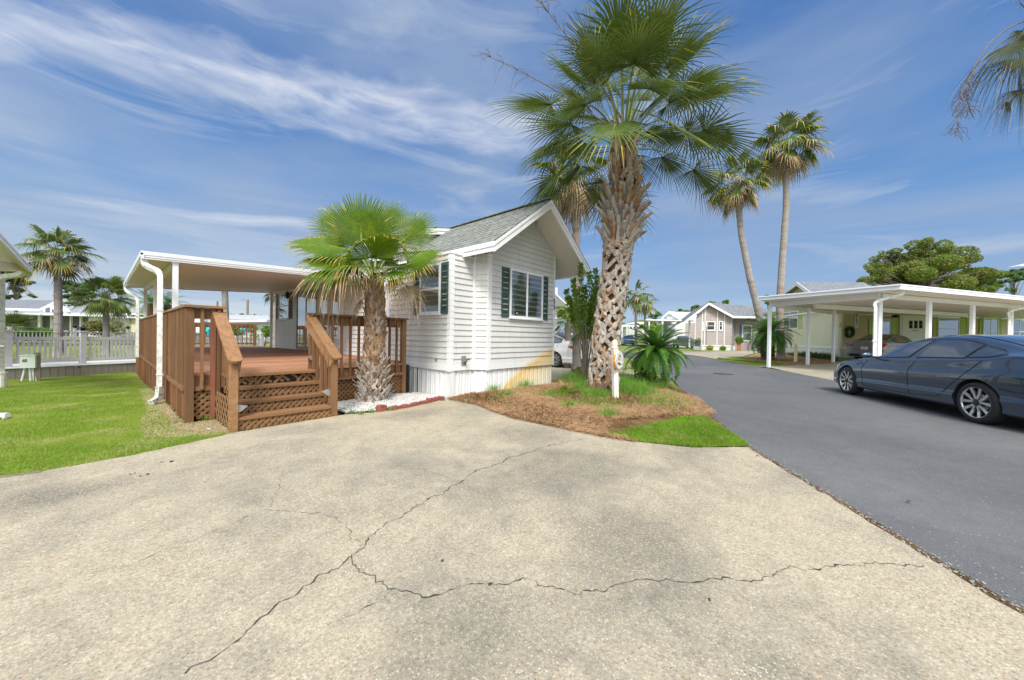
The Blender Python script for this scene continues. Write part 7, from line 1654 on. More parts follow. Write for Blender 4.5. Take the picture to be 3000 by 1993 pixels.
# stepped gable above the porch is hidden; plants along the wall
q0, q1 = gp(*s3(1620, 1260)), gp(*z5(885, 800)); grs = []
def border(n, x0, x1, label, seed, h=.45):
    rg_ = lambda rg, k: (lambda t: (q0.x+(q1.x-q0.x)*t+rg.normal(0, .18, k), q0.y+(q1.y-q0.y)*t+rg.normal(0, .18, k), np.full(k, .22), np.ones(k)))(x0+(x1-x0)*rg.uniform(0, 1, k)); blades('border_grass', n, rg_, h, .028, M_ivyg, 1.0, label=label, cat='plants', seed=seed)
M_ivyg = leafmat('dark_strap_leaf', (.06, .12, .03), .4, .3, .4, 4, alt=(.15, .22, .05))
border(1700, .30, 1.0, 'dark strappy border plants at the foot of the cream home', 61); border(300, .0, .25, 'low dark plants beside the tall palm foot at the cream home', 62, .35)
# far cycad and yellow post
q = gp(*s3(1310, 1335)); cr_ = dp(*s3(1330, 930), q.dot(FW)); cycad(q, Vector((q.x, q.y, cr_.z)), 1.6, 60, 13, 'cycad across the road, half behind the first carport post', r=.26, ll=.30, nl=44)
leafcloud('vine', [(q.x, q.y, .5+k*.25, .34, .34, .25) for k in range(5)], 1500, .05, M_ivy, bpy.data.objects[[o.name for o in bpy.data.objects if o.name.startswith('cycad')][-1]], 9)
q = gp(*s3(1728, 1365)); PO = thing('marker_post', 'short cream post with pointed finial in the bark bed', 'post', tuple(q)); m = MB(); h_ = (dp(*s3(1728, 1105), q.dot(FW)).z-q.z); m.box(q.x-.07, q.x+.07, q.y-.07, q.y+.07, q.z, q.z+h_*.84); m.build('shaft', basic('cream_paint', (.72, .62, .38), .6, .08), PO); m = MB(); m.lathe([(.10, 0), (.10, .04), (.05, .06), (.075, .11), (.06, .16), (.001, .2)], (q.x, q.y, q.z+h_*.84), 10); m.build('finial', basic('cream_paint2', (.70, .60, .40), .6, .08), PO)
# ================================================================ mauve home and neighbours
def house_px(label, dep, wallm, roofm, gx0, gx1, gy_e, gax, gay, gyb, sx1, sye, base_y, group=None, skirt=True, dep2=None, trims=(), name='mobile_home', ridge_dx=None, ov=.25):
    """gabled home: gable wall between photo x gx0..gx1, apex at (gax, gay); side wall continues to sx1"""
    A = dp(gx0, base_y, dep); Bp = dp(gx1, base_y, dep2 or dep); T = thing(name, label, 'house', (A.x, A.y, gz(A.x, A.y)), group); d = (Bp-A); d.z = 0; L = d.length; d.normalize(); n = Vector((d.y, -d.x, 0)); bk = -n
    zb = A.z; ze = dp(gx0, gy_e, dep).z; ap = proj_on(gax, gay, A, d); u = (ap-A).dot(d); za = ap.z
    def rng(z):
        if z < ze: return (0, L)
        k = (z-ze)/(za-ze); return (u*k, L-(L-u)*k)
    zs = zb+.55 if skirt else zb; m = MB(); siding(m, A, Bp, zs, za-.03, rng, pitch=.13, proud=.034)
    return T, A, Bp, d, n, bk, L, zb, ze, u, za, m, zs
MH = house_px('mauve sided mobile home with white gable boards and blue shutter across the road', 36.0, M_mauve, M_shin2, *(s3(195, 0)[0], s3(745, 0)[0]), s3(0, 668)[1], *s3(385, 480), 0, 0, 0, s3(0, 1185)[1], dep2=35.0)
T, A, Bp, d, n, bk, L, zb, ze, u, za, m, zs = MH
sd2 = (bk*.95+d*.42).normalized(); S1 = Bp+sd2*1.6; S1.z = Bp.z; sdd = Vector((math.cos(R_(-38)), math.sin(R_(-38)), 0)); E1 = dp(s3(1330, 0)[0], 1025, 35.5); E1.z = Bp.z
siding(m, Bp, S1, zs, ze, pitch=.13, proud=.034); siding(m, S1, E1, zb+.05, ze, pitch=.13, proud=.034); m.build('wall', M_mauve, T)
m = MB(); corr(m, A, Bp, zb-.1, zs, .3, .03); corr(m, Bp, S1, zb-.1, zs, .3, .03); m.build('skirting', M_skirt, T)
for i, fx in enumerate((290, 333, 522, 632)):
    p = proj_on(*s3(fx, 1060), A, d); q = (p-A).dot(d); zt = ze+(za-ze)*(q/u if q < u else (L-q)/(L-u))-.05; m = MB(); m.obox(A+d*q+UP*((zs+zt)/2-A.z)+n*.035, d, n, UP, .07, .06, zt-zs); m.build('batten', M_trim, T)
m = MB(); board(m, A, Bp, zs-.1, zs, .05); m.build('trim_board', M_trim, T)
rl_ = A+d*u; rt2 = Vector((rl_.x, rl_.y, za+.12)); of = n*.5; eL = A+Vector((0, 0, ze+.0-A.z))-d*1.15-Vector((0, 0, .52)); eR = Vector((Bp.x, Bp.y, ze+.02)); E2 = Vector((E1.x, E1.y, ze+.02))+d*0; back = (E2-eR); back.z = 0
eRf = eR+of; rtf = rt2+of; m = MB(); shingles(m, eRf, E2+(E2-eR)*.4+of, rtf+(E2-eR)*1.4+Vector((0, 0, -.25)), rtf, 10, tabs=24, seed=11); shingles(m, eL+of-bk*0+bk*9, eL+of, rtf, rtf+bk*9, 8, tabs=14, seed=12); m.build('roof', M_shin2, T)
m = MB()
for a, b in ((eL+of, rtf), (rtf, eRf)): m.prism([a, b, b-Vector((0, 0, .22)), a-Vector((0, 0, .22))], (0, 0, 0), n*.05)
m.prism([eRf, E2+of, E2+of-Vector((0, 0, .2)), eRf-Vector((0, 0, .2))], (0, 0, 0), n*.05); m.build('fascia', M_trim, T)
m = MB()
for a, b in ((eL, rt2), (rt2, eR)): m.quad(a+of-Vector((0, 0, .1)), b+of-Vector((0, 0, .1)), b-Vector((0, 0, .1)), a-Vector((0, 0, .1)))
m.build('soffit', M_soffit, T)
def wn(T, A, d, x0, y0, x1, y1, **k): a = proj_on(x0, y0, A, d); b = proj_on(x1, y1, A, d); return window(T, a+Vector((d.y, -d.x, 0))*.012, d, (b-a).xy.length, b.z-a.z, **k)
wn(T, A, d, *s3(358, 882), *s3(500, 740), kind='double', blinds=True, fw=.09); wn(T, A, d, *s3(550, 882), *s3(616, 738), kind='double', blinds=False, fw=.08); wn(T, A, d, *s3(298, 884), *s3(320, 745), kind='double', blinds=False, fw=.06)
dS = (E1-S1); dS.z = 0; dS.normalize(); wn(T, S1, dS, *s3(905, 1042), *s3(1060, 797), kind='double', blinds=False, curtain=True, fw=.09); a = proj_on(*s3(864, 1040), S1, dS); b = proj_on(*s3(902, 797), S1, dS); shutter(T, a+Vector((dS.y, -dS.x, 0))*.012, dS, (b-a).xy.length, b.z-a.z, M_blue_sh, louver=False)
a = proj_on(*s3(1072, 1180), S1, dS); b = proj_on(*s3(1190, 900), S1, dS); nS = Vector((dS.y, -dS.x, 0)); m = MB(); m.obox((a+b)/2+nS*.03, dS, nS, UP, (b-a).xy.length, .05, b.z-a.z); m.build('door', M_door, T)
q = g2(s3(860, 0)[0], 1028, 34.3); PL = thing('potted_plant', 'leafy potted plant beside the blue shutter of the mauve home', 'potted plant', tuple(q)); m = MB(); m.lathe([(.12, 0), (.2, .35), (.22, .36), (.18, .36)], (q.x, q.y, q.z+.45), 10); m.box(q.x-.16, q.x+.16, q.y-.16, q.y+.16, q.z, q.z+.45); m.build('pot', M_pot, PL); leafcloud('foliage', [(q.x, q.y, q.z+1.0, .35, .35, .4)], 260, .1, M_leaf, PL, 5)
for fx, lb, s_ in ((420, 'grassy tuft on the mulch before the mauve home window', 71), (612, 'small spiky plant on the mulch near the mauve home corner', 72)):
    q = g2(s3(fx, 0)[0], 1026, 35.2); T_ = thing('small_plant', lb, 'plant', tuple(q)); leafcloud('foliage', [(q.x, q.y, q.z+.2, .35 if fx < 500 else .2, .3, .25)], 160, .12, M_yleaf if fx < 500 else M_leaf, T_, s_, .25)
q = g2(s3(228, 0)[0], 1026, 35); T_ = thing('flower_planter', 'dark planter box with pale flowers at the mauve home corner', 'planter', tuple(q)); m = MB(); m.box(q.x-.35, q.x+.35, q.y-.2, q.y+.2, q.z+.35, q.z+.75); m.build('box', M_navy_sh, T_); m = MB(); m.box(q.x-.4, q.x+.4, q.y-.25, q.y+.25, q.z, q.z+.34); m.build('stand', M_lilac, T_); leafcloud('flowers', [(q.x, q.y, q.z+.95, .4, .3, .2)], 160, .08, M_peb, T_, 6); leafcloud('foliage', [(q.x, q.y, q.z+.9, .45, .3, .25)], 200, .09, M_leaf, T_, 7)
# flag pole style garden hook
q = g2(s3(357, 0)[0], 1027, 34.6); m = MB(); m.tube([q, q+UP*2.3], .018, 6); m.tube([q+UP*2.0, q+UP*1.95+RT*.2], .012, 5); tag(m.build('garden_pole', M_black), 'thin dark pole standing before the mauve home gable', 'pole')
# white home with carport left of the mauve one
def simple_home(label, dep, x0, x1, ye, yb, ax, ay, rx1, wallm, roofm, porch=None, wins=(), group=None, gable_w=None, dirx=0.0, depthd=10, name='mobile_home', ridge_y=None):
    A = dp(x0, yb, dep); d = (RT*math.cos(dirx)+FW*math.sin(dirx)); d.z = 0; Bp = proj_on(x1, yb, A, d); Bp.z = A.z; n = Vector((d.y, -d.x, 0)); bk = -n; T = thing(name, label, 'house', (A.x, A.y, gz(A.x, A.y)), group); ze = proj_on((x0+x1)/2, ye, A, d).z
    m = MB(); siding(m, A, Bp, A.z, ze, pitch=.15, proud=.04); m.quad(A, A+bk*depthd, A+bk*depthd+UP*(ze-A.z), A+UP*(ze-A.z)); m.quad(Bp, Bp+bk*depthd, Bp+bk*depthd+UP*(ze-A.z), Bp+UP*(ze-A.z)); m.build('wall', wallm, T)
    ap = proj_on(ax, ay, A+bk*3.5, d); r0 = Vector((ap.x, ap.y, ap.z)); r1 = proj_on(rx1, ay if ridge_y is None else ridge_y, A+bk*3.5, d); r1.z = r0.z; e0 = Vector((A.x, A.y, ze))-bk*.4-d*.3; e1_ = Vector((Bp.x, Bp.y, ze))-bk*.4+d*.3
    m = MB(); shingles(m, e0, e1_, r1, r0, 10, tabs=26, seed=int(dep)); m.quad(e0+bk*(depthd+.4), e1_+bk*(depthd+.4), r1, r0); m.build('roof', roofm, T)
    m = MB(); m.bar(e0-UP*.08, e1_-UP*.08, .06, .18); m.build('fascia', M_trim, T)
    for w_ in wins: wn(T, A, d, w_[0], w_[1], w_[2], w_[3], kind='double', blinds=False, fw=.07)
    return T, A, Bp, d, n, ze
WH = thing('mobile_home', 'white home with arched gable window and flat white carport left of the mauve home', 'house', tuple(g2(1990, 1020, 48))); 
dH = 47.0; P_ = lambda x, y, k=0: dp(*s2(x, y), dH+k)
m = MB(); A = P_(1590, 930); Bq = P_(2070, 935); m.quad(A, Bq, P_(2070, 560), P_(1590, 560)); g1, g2_, g3 = P_(1590, 550), P_(1700, 445), P_(1850, 550); m.add([g1, g3, g2_], [(0, 1, 2)]); m.build('wall', M_white, WH)
m = MB(); m.prism([P_(1575, 560, -.3), P_(1695, 440, -.3), P_(1695, 455, -.3), P_(1590, 562, -.3)], (0, 0, 0), FW*.3); m.prism([P_(1695, 440, -.3), P_(1860, 552, -.3), P_(1845, 556, -.3), P_(1695, 455, -.3)], (0, 0, 0), FW*.3); m.build('rake_board', M_trim, WH)
m = MB(); bkv = (FW*.6+RT*.8)*7; m.quad(P_(1695, 440), P_(1860, 552), P_(1860, 552)+bkv, P_(1695, 440)+bkv); m.quad(P_(1695, 440), P_(1575, 560), P_(1575, 560)+bkv, P_(1695, 440)+bkv); m.quad(P_(1700, 440), P_(2050, 448), P_(2070, 560), P_(1860, 552)); m.build('roof', basic('white_metal_roof', (.74, .77, .80), .5, .05, 3, stretch=(1, 9, 1)), WH)
m = MB(); c0 = P_(1715, 545, -.1); m.add([c0]+[c0+RT*(-.9*math.cos(t)) * 1.0+UP*(.55*math.sin(t)) for t in [i*math.pi/8 for i in range(9)]], [(0, i, i+1) for i in range(1, 9)]); m.build('arched_window', M_glassr, WH); 
m = MB(); m.prism([P_(1380, 548, -6), P_(2060, 562, -6), P_(2060, 580, -6), P_(1380, 560, -6)], (0, 0, 0), FW*.1+UP*.02); q = [P_(1380, 548, -6), P_(2060, 562, -6)]; m.quad(q[0], q[1], q[1]+FW*6, q[0]+FW*6); m.build('carport_roof', M_alu, WH)
for fx in (1425, 1605, 1985, 1610): a = P_(fx, 575, -5.8); b = g2(s2(fx, 0)[0], 1020, dH-5.8); m = MB(); m.bar(Vector((a.x, a.y, b.z)), a, .14 if fx != 1605 else .3, .14, RT); m.build('post', M_alu, WH)
for x0, y0, x1, y1 in ((1625, 720, 1680, 610), (1700, 720, 1785, 610)): m = MB(); a, b = P_(x0, y0, -.05), P_(x1, y1, -.05); m.quad(a, Vector((b.x, b.y, a.z)), b, Vector((a.x, a.y, b.z))); m.build('window', M_glassr, WH)
m = MB(); a, b = P_(1925, 870, -.04), P_(2060, 600, -.04); m.quad(a, Vector((b.x, b.y, a.z)), b, Vector((a.x, a.y, b.z))); m.build('storage_wall', M_mauve, WH)
# far carports behind the cycad
FC = thing('carport', 'far white flat carport roofs seen above the cycad fronds', 'carport', tuple(g2(1830, 1015, 56))); dF = 55
Pf = lambda x, y, k=0: dp(*s2(x, y), dF+k); m = MB()
for x0, x1, y, k in ((1040, 1290, 622, 0), (1290, 1390, 600, 4)): q = [Pf(x0, y, k), Pf(x1, y+3 if k == 0 else 565, k)]; m.prism([q[0], q[1], q[1]-UP*.28, q[0]-UP*.28], (0, 0, 0), FW*.2); m.quad(q[0], q[1], q[1]+FW*8, q[0]+FW*8)
m.build('roof', M_alu, FC)
for fx in (1050, 1117, 1150, 1197, 1240): a = Pf(fx, 640); b = g2(s2(fx, 0)[0], 1014, dF); m = MB(); m.bar(Vector((a.x, a.y, b.z)), a, .2, .2, RT); m.build('post', M_alu, FC)
m = MB(); a, b = Pf(1030, 790, 6), Pf(1420, 680, 6); m.quad(a, Vector((b.x, b.y, a.z)), b, Vector((a.x, a.y, b.z))); m.build('back_wall', M_white, FC)
# white home behind ours (sliver right of the corner) 
NB = thing('mobile_home', 'white gabled home just showing behind the right corner of the numbered home', 'house', tuple(g2(1650, 1040, 19)))
Q = lambda x, y, k=0: dp(1400+x/4.48, 850+y/4.48, 19+k); m = MB(); siding(m, Q(560, 900), Q(1030, 900), gz(10, 12)+.2, Q(1030, 20).z+.2, pitch=.12); m.build('wall', M_white, NB)
m = MB(); m.prism([Q(800, -180, -.8), Q(1205, 215, -.8), Q(1185, 215, -.8), Q(800, -150, -.8)], (0, 0, 0), FW*.8); m.build('rake_board', M_trim, NB)
m = MB(); m.quad(Q(800, -160, -.8), Q(1190, 215, -.8), Q(1190, 215, 6), Q(800, -160, 6)); m.build('roof', M_shin, NB)
m = MB(); m.quad(Q(900, 215, .1), Q(1180, 215, -.8), Q(800, -150, -.8), Q(700, -150, .1)); m.build('soffit', M_soffit, NB)
# drooping palm plants by that home
for (x, y, r, sd_, lb) in ((1664, 945, .8, 3, 'drooping grey green palm beside the white gabled home'), (1716, 975, .55, 4, 'dark drooping palm fronds left of the big palm trunk')):
    C0 = dp(x, y, 15 if sd_ == 3 else 11); T_ = thing('low_palm', lb, 'palm', (C0.x, C0.y, 0)); rn = random.Random(sd_); m = MB(); m.tube([Vector((C0.x, C0.y, 0)), C0], .14 if sd_ == 3 else .08, 8); m.build('trunk', M_ptrunk, T_)
    for i in range(14):
        az = i*2.4; el = R_(rn.uniform(-30, 70)); d_ = Vector((math.cos(az)*math.cos(el), math.sin(az)*math.cos(el), math.sin(el))); fr = Fr(); fan(fr, C0, C0+d_*r*.5, d_+Vector((0, 0, -.7)), UP, r*.9, nseg=22, spread=160, join=.3, droop=.7, rnd=rn, tipf=.2, steps=4, wmul=.8); fr.build('frond', [M_fan, M_fany, M_pet], T_)
# ================================================================ left: boardwalk, fence, canal, homes beyond
FD = Vector((CAN_D.x, CAN_D.y, 0)); FN = Vector((CAN_N.x, CAN_N.y, 0)); F0 = Vector((CAN_P.x, CAN_P.y, 0)); ZK = .06
def fp(u, q, z): p = F0+FD*u+FN*q; p.z = z; return p
UA, UB = -9, 30
BW = thing('boardwalk', 'grey boardwalk with boarded skirt along the canal behind the lawn', 'boardwalk', tuple(fp(0, 0, -.3)))
m = MB(); u = UA
while u < UB: m.obox(fp(u+.085, .02, -.17), FD, FN, UP, .162, .035, .43); u += .17
m.build('skirt_boards', mat_wood('grey_skirt_paint', (.27, .25, .225), (.31, .29, .27), 'z', .1), BW)
m = MB(); m.obox(fp((UA+UB)/2, .035, ZK-.0), FD, FN, UP, UB-UA, .12, .035); m.build('edge_cap', M_trim, BW)
m = MB(); q = .11
while q < 2.0: m.obox(fp((UA+UB)/2, q+.068, ZK-.012), FD, FN, UP, UB-UA, .132, .028); q += .14
m.build('planks', mat_wood('pale_grey_planks', (.50, .49, .49), (.36, .36, .37), 'x', .2), BW)
m = MB(); m.obox(fp((UA+UB)/2, 1.0, -.14), FD, FN, UP, UB-UA, 1.8, .2); m.build('joists', M_oldwood, BW)
for u_, z_ in ((-.55+.12, -.02), (1.5, -.03)): m = MB(); m.tube([fp(u_, -.004, z_), fp(u_, .0015, z_)], .025, 10); m.build('drain_hole', M_black, BW)
FE = thing('picket_fence', 'pale grey picket fence with thick posts on the near boardwalk', 'fence', tuple(fp(0, .45, ZK)))
pu = []
def u_at(x, q=.45):
    r = ray(x, 1050); n = FN; t = (F0+FN*q).dot(n)/Vector((r.x, r.y, 0)).dot(n); p = Vector((r.x, r.y, 0))*t; return (p-F0).dot(FD)
uP = [u_at(23.5), u_at(242)]; du = uP[1]-uP[0]; posts_u = [uP[0]-du, uP[0], uP[1], uP[1]+du, uP[1]+2*du, uP[1]+3*du, uP[1]+4*du]
for u_ in posts_u:
    m = MB(); m.obox(fp(u_, .45, ZK+.56), FD, FN, UP, .14, .14, 1.12); m.obox(fp(u_, .45, ZK+1.15), FD, FN, UP, .19, .19, .045); m.build('post', M_lilac, FE)
for a, b in zip(posts_u, posts_u[1:]):
    m = MB(); m.bar(fp(a+.07, .45, ZK+.90), fp(b-.07, .45, ZK+.90), .05, .11); m.build('top_rail', M_lilac, FE)
    m = MB(); m.bar(fp(a+.07, .45, ZK+.17), fp(b-.07, .45, ZK+.17), .05, .09); m.build('bottom_rail', M_lilac, FE)
    n_ = 12
    if b > 9: n_ = 12
    m = MB()
    for i in range(n_): uu = a+.07+(b-a-.14)*(i+1)/(n_+1); m.obox(fp(uu, .445, ZK+.53), FD, FN, UP, .055, .03, .64)
    m.build('pickets', M_lilac, FE)
def cap(p, s=1.0, lab=''):
    m = MB(); m.lathe([(.001, .19), (.02, .18), (.03, .15), (.13, .10), (.13, .085), (.05, .08), (.09, .055), (.05, .045), (.08, .02), (.05, .0), (.001, 0)], p, 12); m2 = MB(); m2.add([tuple(Vector(p)+(Vector(v)-Vector(p))*s) for v in m.v], m.f); return tag(m2.build('post_lamp', M_black), lab, 'post lamp', 'post cap lamps along the canal')
cap(fp(uP[1], .45, ZK+1.173), 1.0, 'largest black post cap lamp on the near fence post')
# far dock and railing
q23 = 23.0; FK = thing('dock', 'dark timber dock on the far side of the canal', 'dock', tuple(fp(0, q23, 0)))
m = MB(); m.obox(fp(6, q23+1.0, .12), FD, FN, UP, 90, 2.0, .05); m.obox(fp(6, q23, -.05), FD, FN, UP, 90, .06, .26); m.build('deck', mat_wood('dark_dock', (.17, .145, .135), (.22, .19, .17), 'x', .2), FK)
for i in range(26): m = MB(); m.obox(fp(-30+i*2.9, q23+.1, -.5), FD, FN, UP, .16, .16, 1.1); m.build('pile', M_oldwood, FK)
FR = thing('picket_fence', 'low grey railing with posts along the far dock', 'fence', tuple(fp(0, q23+.2, .15)))
us = [-30+3.05*i for i in range(28)]
for u_ in us: m = MB(); m.obox(fp(u_, q23+.2, .15+.62), FD, FN, UP, .15, .15, 1.24); m.build('post', M_lilac, FR)
for a, b in zip(us, us[1:]):
    m = MB(); m.bar(fp(a, q23+.2, 1.08), fp(b, q23+.2, 1.08), .10, .045); m.bar(fp(a, q23+.2, .35), fp(b, q23+.2, .35), .04, .06)
    for i in range(17): m.obox(fp(a+(b-a)*(i+.5)/17, q23+.2, .70), FD, FN, UP, .05, .03, .74)
    m.build('rail_panel', M_grey_w, FR)
def u_atq(x, q):
    r = ray(x, 1000); t = (F0+FN*q).dot(FN)/Vector((r.x, r.y, 0)).dot(FN); p = Vector((r.x, r.y, 0))*t; return (p-F0).dot(FD)
for x_, lb in ((155, 'small black post lamp against the thick palm trunk'), (379, 'small black post lamp beside the canopy downspout')):
    u_ = min(us, key=lambda v: abs(v-u_atq(x_, q23+.2))); cap(fp(u_, q23+.2, 1.40), 1.5, lb)
# planted bank under the dock
def bank(rg, n):
    u = rg.uniform(-14, 42, n); q = rg.uniform(20.9, 22.9, n); X = F0.x+FD.x*u+FN.x*q; Y = F0.y+FD.y*u+FN.y*q; return X, Y, -.72+.35*(q-20.9), .6+.8*rg.uniform(0, 1, n)**2+.5*np.sin(u*1.3)**2
blades('bank_plants', 9000, bank, .30, .06, M_yleaf, .9, label='green and yellow plants on the far canal bank below the dock', cat='plants', seed=31)
M_hedge = leafmat('bright_hedge', (.13, .26, .03), .35, .35, .4, 1.5, alt=(.22, .34, .03))
def bush(x, y, dep, rx, rz, mat, label, seed, n=900, leaf=.09, name='bush', cat='bush', hz=None):
    p = dp(x, y, dep); z0 = gz(p.x, p.y); T = thing(name, label, cat, (p.x, p.y, z0)); rn = random.Random(seed); cl = [(p.x+rn.gauss(0, rx*.4), p.y+rn.gauss(0, rx*.4), p.z+rn.uniform(-.5, .4)*rz, rx*.5, rx*.5, rz*.45) for _ in range(7)]
    m = MB()
    for c in cl: m.tube([(p.x, p.y, z0), (c[0]*.6+p.x*.4, c[1]*.6+p.y*.4, (c[2]+z0)/2), c[:3]], [.03, .02, .01], 5)
    m.build('stem', M_bark, T); leafcloud('foliage', cl, n, leaf, mat, T, seed); return T
bush(75, 975, 31, 2.0, .9, M_hedge, 'bright green low bush left of the thick palm trunk', 41, 2200, .11)
bush(118, 984, 31, 1.6, .6, M_hedge, 'bright green ground bush at the foot of the thick palm', 42, 1500, .11)
bush(312, 958, 30.5, 1.25, .8, leafmat('reddish_shrub', (.16, .19, .05), .4, .3, .4, 2, alt=(.35, .17, .08)), 'loose reddish green shrub behind the cabbage palm trunk', 43, 1500, .09)
C0 = dp(38, 955, 29); T_ = thing('low_palm', 'large spiky low palm behind the fence at far left', 'palm', (C0.x, C0.y, .05)); rn = random.Random(5)
for i in range(26):
    az = i*2.4; el = R_(rn.uniform(0, 80)); d_ = Vector((math.cos(az)*math.cos(el), math.sin(az)*math.cos(el), math.sin(el))); fr = Fr(); fan(fr, C0-UP*.6, C0+d_*.7-UP*.3, d_, UP, 1.3, nseg=26, spread=190, join=.3, droop=.25, rnd=rn, tipf=.1, steps=4, wmul=.7); fr.build('frond', [M_fan, M_fany, M_pet], T_)
m = MB(); m.tube([Vector((C0.x, C0.y, 0)), C0-UP*.3], .2, 8); m.build('trunk', M_ptrunk, T_)
# screened porch home beyond the canal
dL = 36.0; L_p = lambda x, y, k=0: dp(x/5.6, 850+y/5.6, dL+k)
LH = thing('mobile_home', 'white home with dark screened porch and gable beyond the canal', 'house', tuple(g2(150, 1000, dL)))
M_screen = basic('porch_screen', (.13, .135, .14), .7, .15, 2, stretch=(1, 1, .4)); zl0 = .15
def vq(m, x0, x1, y0, y1, k=0, dd=0): a, b = L_p(x0, y0, k), L_p(x1, y1, k); m.prism([Vector((a.x, a.y, b.z)), b, Vector((b.x, b.y, a.z)), a], (0, 0, 0), FW*(dd or .05))
m = MB(); vq(m, -300, 1460, 400, 760, .3); m.build('screen_wall', M_screen, LH)
for fx, wd in ((350, 14), (640, 44), (834, 20), (1152, 20), (1313, 18), (1462, 16)): m = MB(); vq(m, fx-wd/2, fx+wd/2, 415, 760, -.1, .15); m.build('post', M_trim, LH)
for x0, x1, y0, y1 in ((850, 915, 478, 494), (850, 866, 494, 690), (905, 918, 494, 690)): m = MB(); vq(m, x0, x1, y0, y1, -.05, .08); m.build('door_frame', M_trim, LH)
m = MB(); vq(m, 1466, 1612, 440, 760, -.05, 5); m.build('wall', M_white, LH)
m = MB(); m.prism([L_p(-300, 350, -2.0), L_p(660, 385, -2.0), L_p(660, 405, -2.0), L_p(-300, 372, -2.0)], (0, 0, 0), FW*2.2); m.prism([L_p(640, 376, -1.9), L_p(1680, 410, -.6), L_p(1680, 436, -.6), L_p(640, 408, -1.9)], (0, 0, 0), FW*2.2); m.build('porch_roof', M_alu, LH)
m = MB(); shingles(m, L_p(-300, 290, 0), L_p(655, 318, 0), L_p(890, 168, 4), L_p(-300, 152, 4), 9, tabs=20, seed=31); m.build('roof', M_shin2, LH)
m = MB(); m.prism([L_p(-300, 288, -.1), L_p(640, 312, -.1), L_p(640, 340, -.1), L_p(-300, 318, -.1)], (0, 0, 0), FW*.1); m.prism([L_p(640, 312, -.1), L_p(915, 178, -.1), L_p(915, 200, -.1), L_p(660, 330, -.1)], (0, 0, 0), FW*.12); m.prism([L_p(915, 178, -.1), L_p(1135, 345, -.1), L_p(1115, 360, -.1), L_p(915, 200, -.1)], (0, 0, 0), FW*.12); m.build('fascia', M_trim, LH)
m = MB(); m.add([L_p(690, 365, .4), L_p(1120, 365, .4), L_p(1010, 250, .4), L_p(915, 195, .4), L_p(750, 270, .4)], [(0, 1, 2, 3, 4)]); m.build('gable', M_trim, LH)
for x0, x1, y0, y1 in ((740, 812, 280, 360),): m = MB(); m.add([L_p(740, 362, .35), L_p(812, 362, .35), L_p(812, 275, .35), L_p(740, 305, .35)], [(0, 1, 2, 3)]); m.add([L_p(850, 362, .35), L_p(900, 362, .35), L_p(850, 300, .35)], [(0, 1, 2)]); m.build('gable_window', M_screen, LH)
m = MB(); m.quad(L_p(915, 178, 0), L_p(1135, 345, 0), L_p(1135, 345, 9), L_p(915, 178, 9)); m.build('roof', M_shin2, LH)
for x0, x1, y0, y1 in ((1020, 1110, 660, 690), (1200, 1290, 670, 690)): m = MB(); vq(m, x0, x1, y0, y1, -.3, .3); m.build('porch_seat', M_lilac, LH)
# cream home with long grey roof
YH = thing('mobile_home', 'pale yellow home with long grey roof left of the deck canopy', 'house', tuple(g2(340, 1000, 39)))
m = MB(); a, b = L_p(1600, 760, 3), L_p(2420, 775, 3); siding(m, a, b, .1, L_p(1900, 455, 3).z, pitch=.16); m.build('wall', basic('pale_yellow_siding', (.72, .70, .46), .5, .04, 3), YH)
m = MB(); m.prism([L_p(1640, 432, 2.4), L_p(2480, 440, 2.4), L_p(2480, 462, 2.4), L_p(1640, 455, 2.4)], (0, 0, 0), FW*.5); m.prism([L_p(1010, 372, 2.9), L_p(2480, 385, 2.9), L_p(2480, 410, 2.9), L_p(1010, 395, 2.9)], (0, 0, 0), FW*.2); m.build('fascia', M_trim, YH)
m = MB(); shingles(m, L_p(1090, 372, 3.1), L_p(3300, 385, 3.1), L_p(3300, 285, 6), L_p(1150, 262, 6), 8, tabs=40, seed=33); m.build('roof', mat_shingle('pale_grey_shingle', (.33, .34, .36)), YH)
m = MB(); m.prism([L_p(2390, 430, 2.9), L_p(3300, 440, 2.9), L_p(3300, 700, 2.9), L_p(2390, 700, 2.9)], (0, 0, 0), FW*.1); m.build('wall', M_white, YH)
m = MB(); vq(m, 1675, 1810, 480, 530, 2.8, .1); m.build('window', M_screen, YH)
# pale homes seen through the back railing
S7 = lambda x, y, k=0: dp(400+x/5.227, 830+y/5.227, 42+k)
RH = thing('mobile_home', 'low white home with pale roof seen over the back railing', 'house', tuple(g2(720, 1005, 42)))
m = MB(); shingles(m, S7(900, 560, 0), S7(2060, 560, 0), S7(2000, 492, 3), S7(980, 470, 3), 7, tabs=30, seed=35); m.build('roof', mat_shingle('bleached_shingle', (.42, .43, .45)), RH)
m = MB(); m.prism([S7(900, 575, -.8), S7(1990, 560, -.8), S7(1990, 590, -.8), S7(900, 600, -.8)], (0, 0, 0), FW*.8); m.build('porch_roof', M_alu, RH)
m = MB(); m.prism([S7(800, 590, .2), S7(2110, 590, .2), S7(2110, 900, .2), S7(800, 900, .2)], (0, 0, 0), FW*.1); m.build('wall', M_white, RH)
for x0, x1 in ((870, 925), (1045, 1085), (1440, 1500), (1620, 1640), (1700, 1720)): m = MB(); a, b = S7(x0, 760, .1), S7(x1, 655, .1); m.quad(a, Vector((b.x, b.y, a.z)), b, Vector((a.x, a.y, b.z))); m.build('window', M_screen, RH)
for x0, x1 in ((1545, 1560), (1660, 1672), (1790, 1808)): m = MB(); a, b = S7(x0, 800, .05), S7(x1, 660, .05); m.quad(a, Vector((b.x, b.y, a.z)), b, Vector((a.x, a.y, b.z))); m.build('red_shutter', basic('red_shutter', (.45, .10, .08), .5), RH)
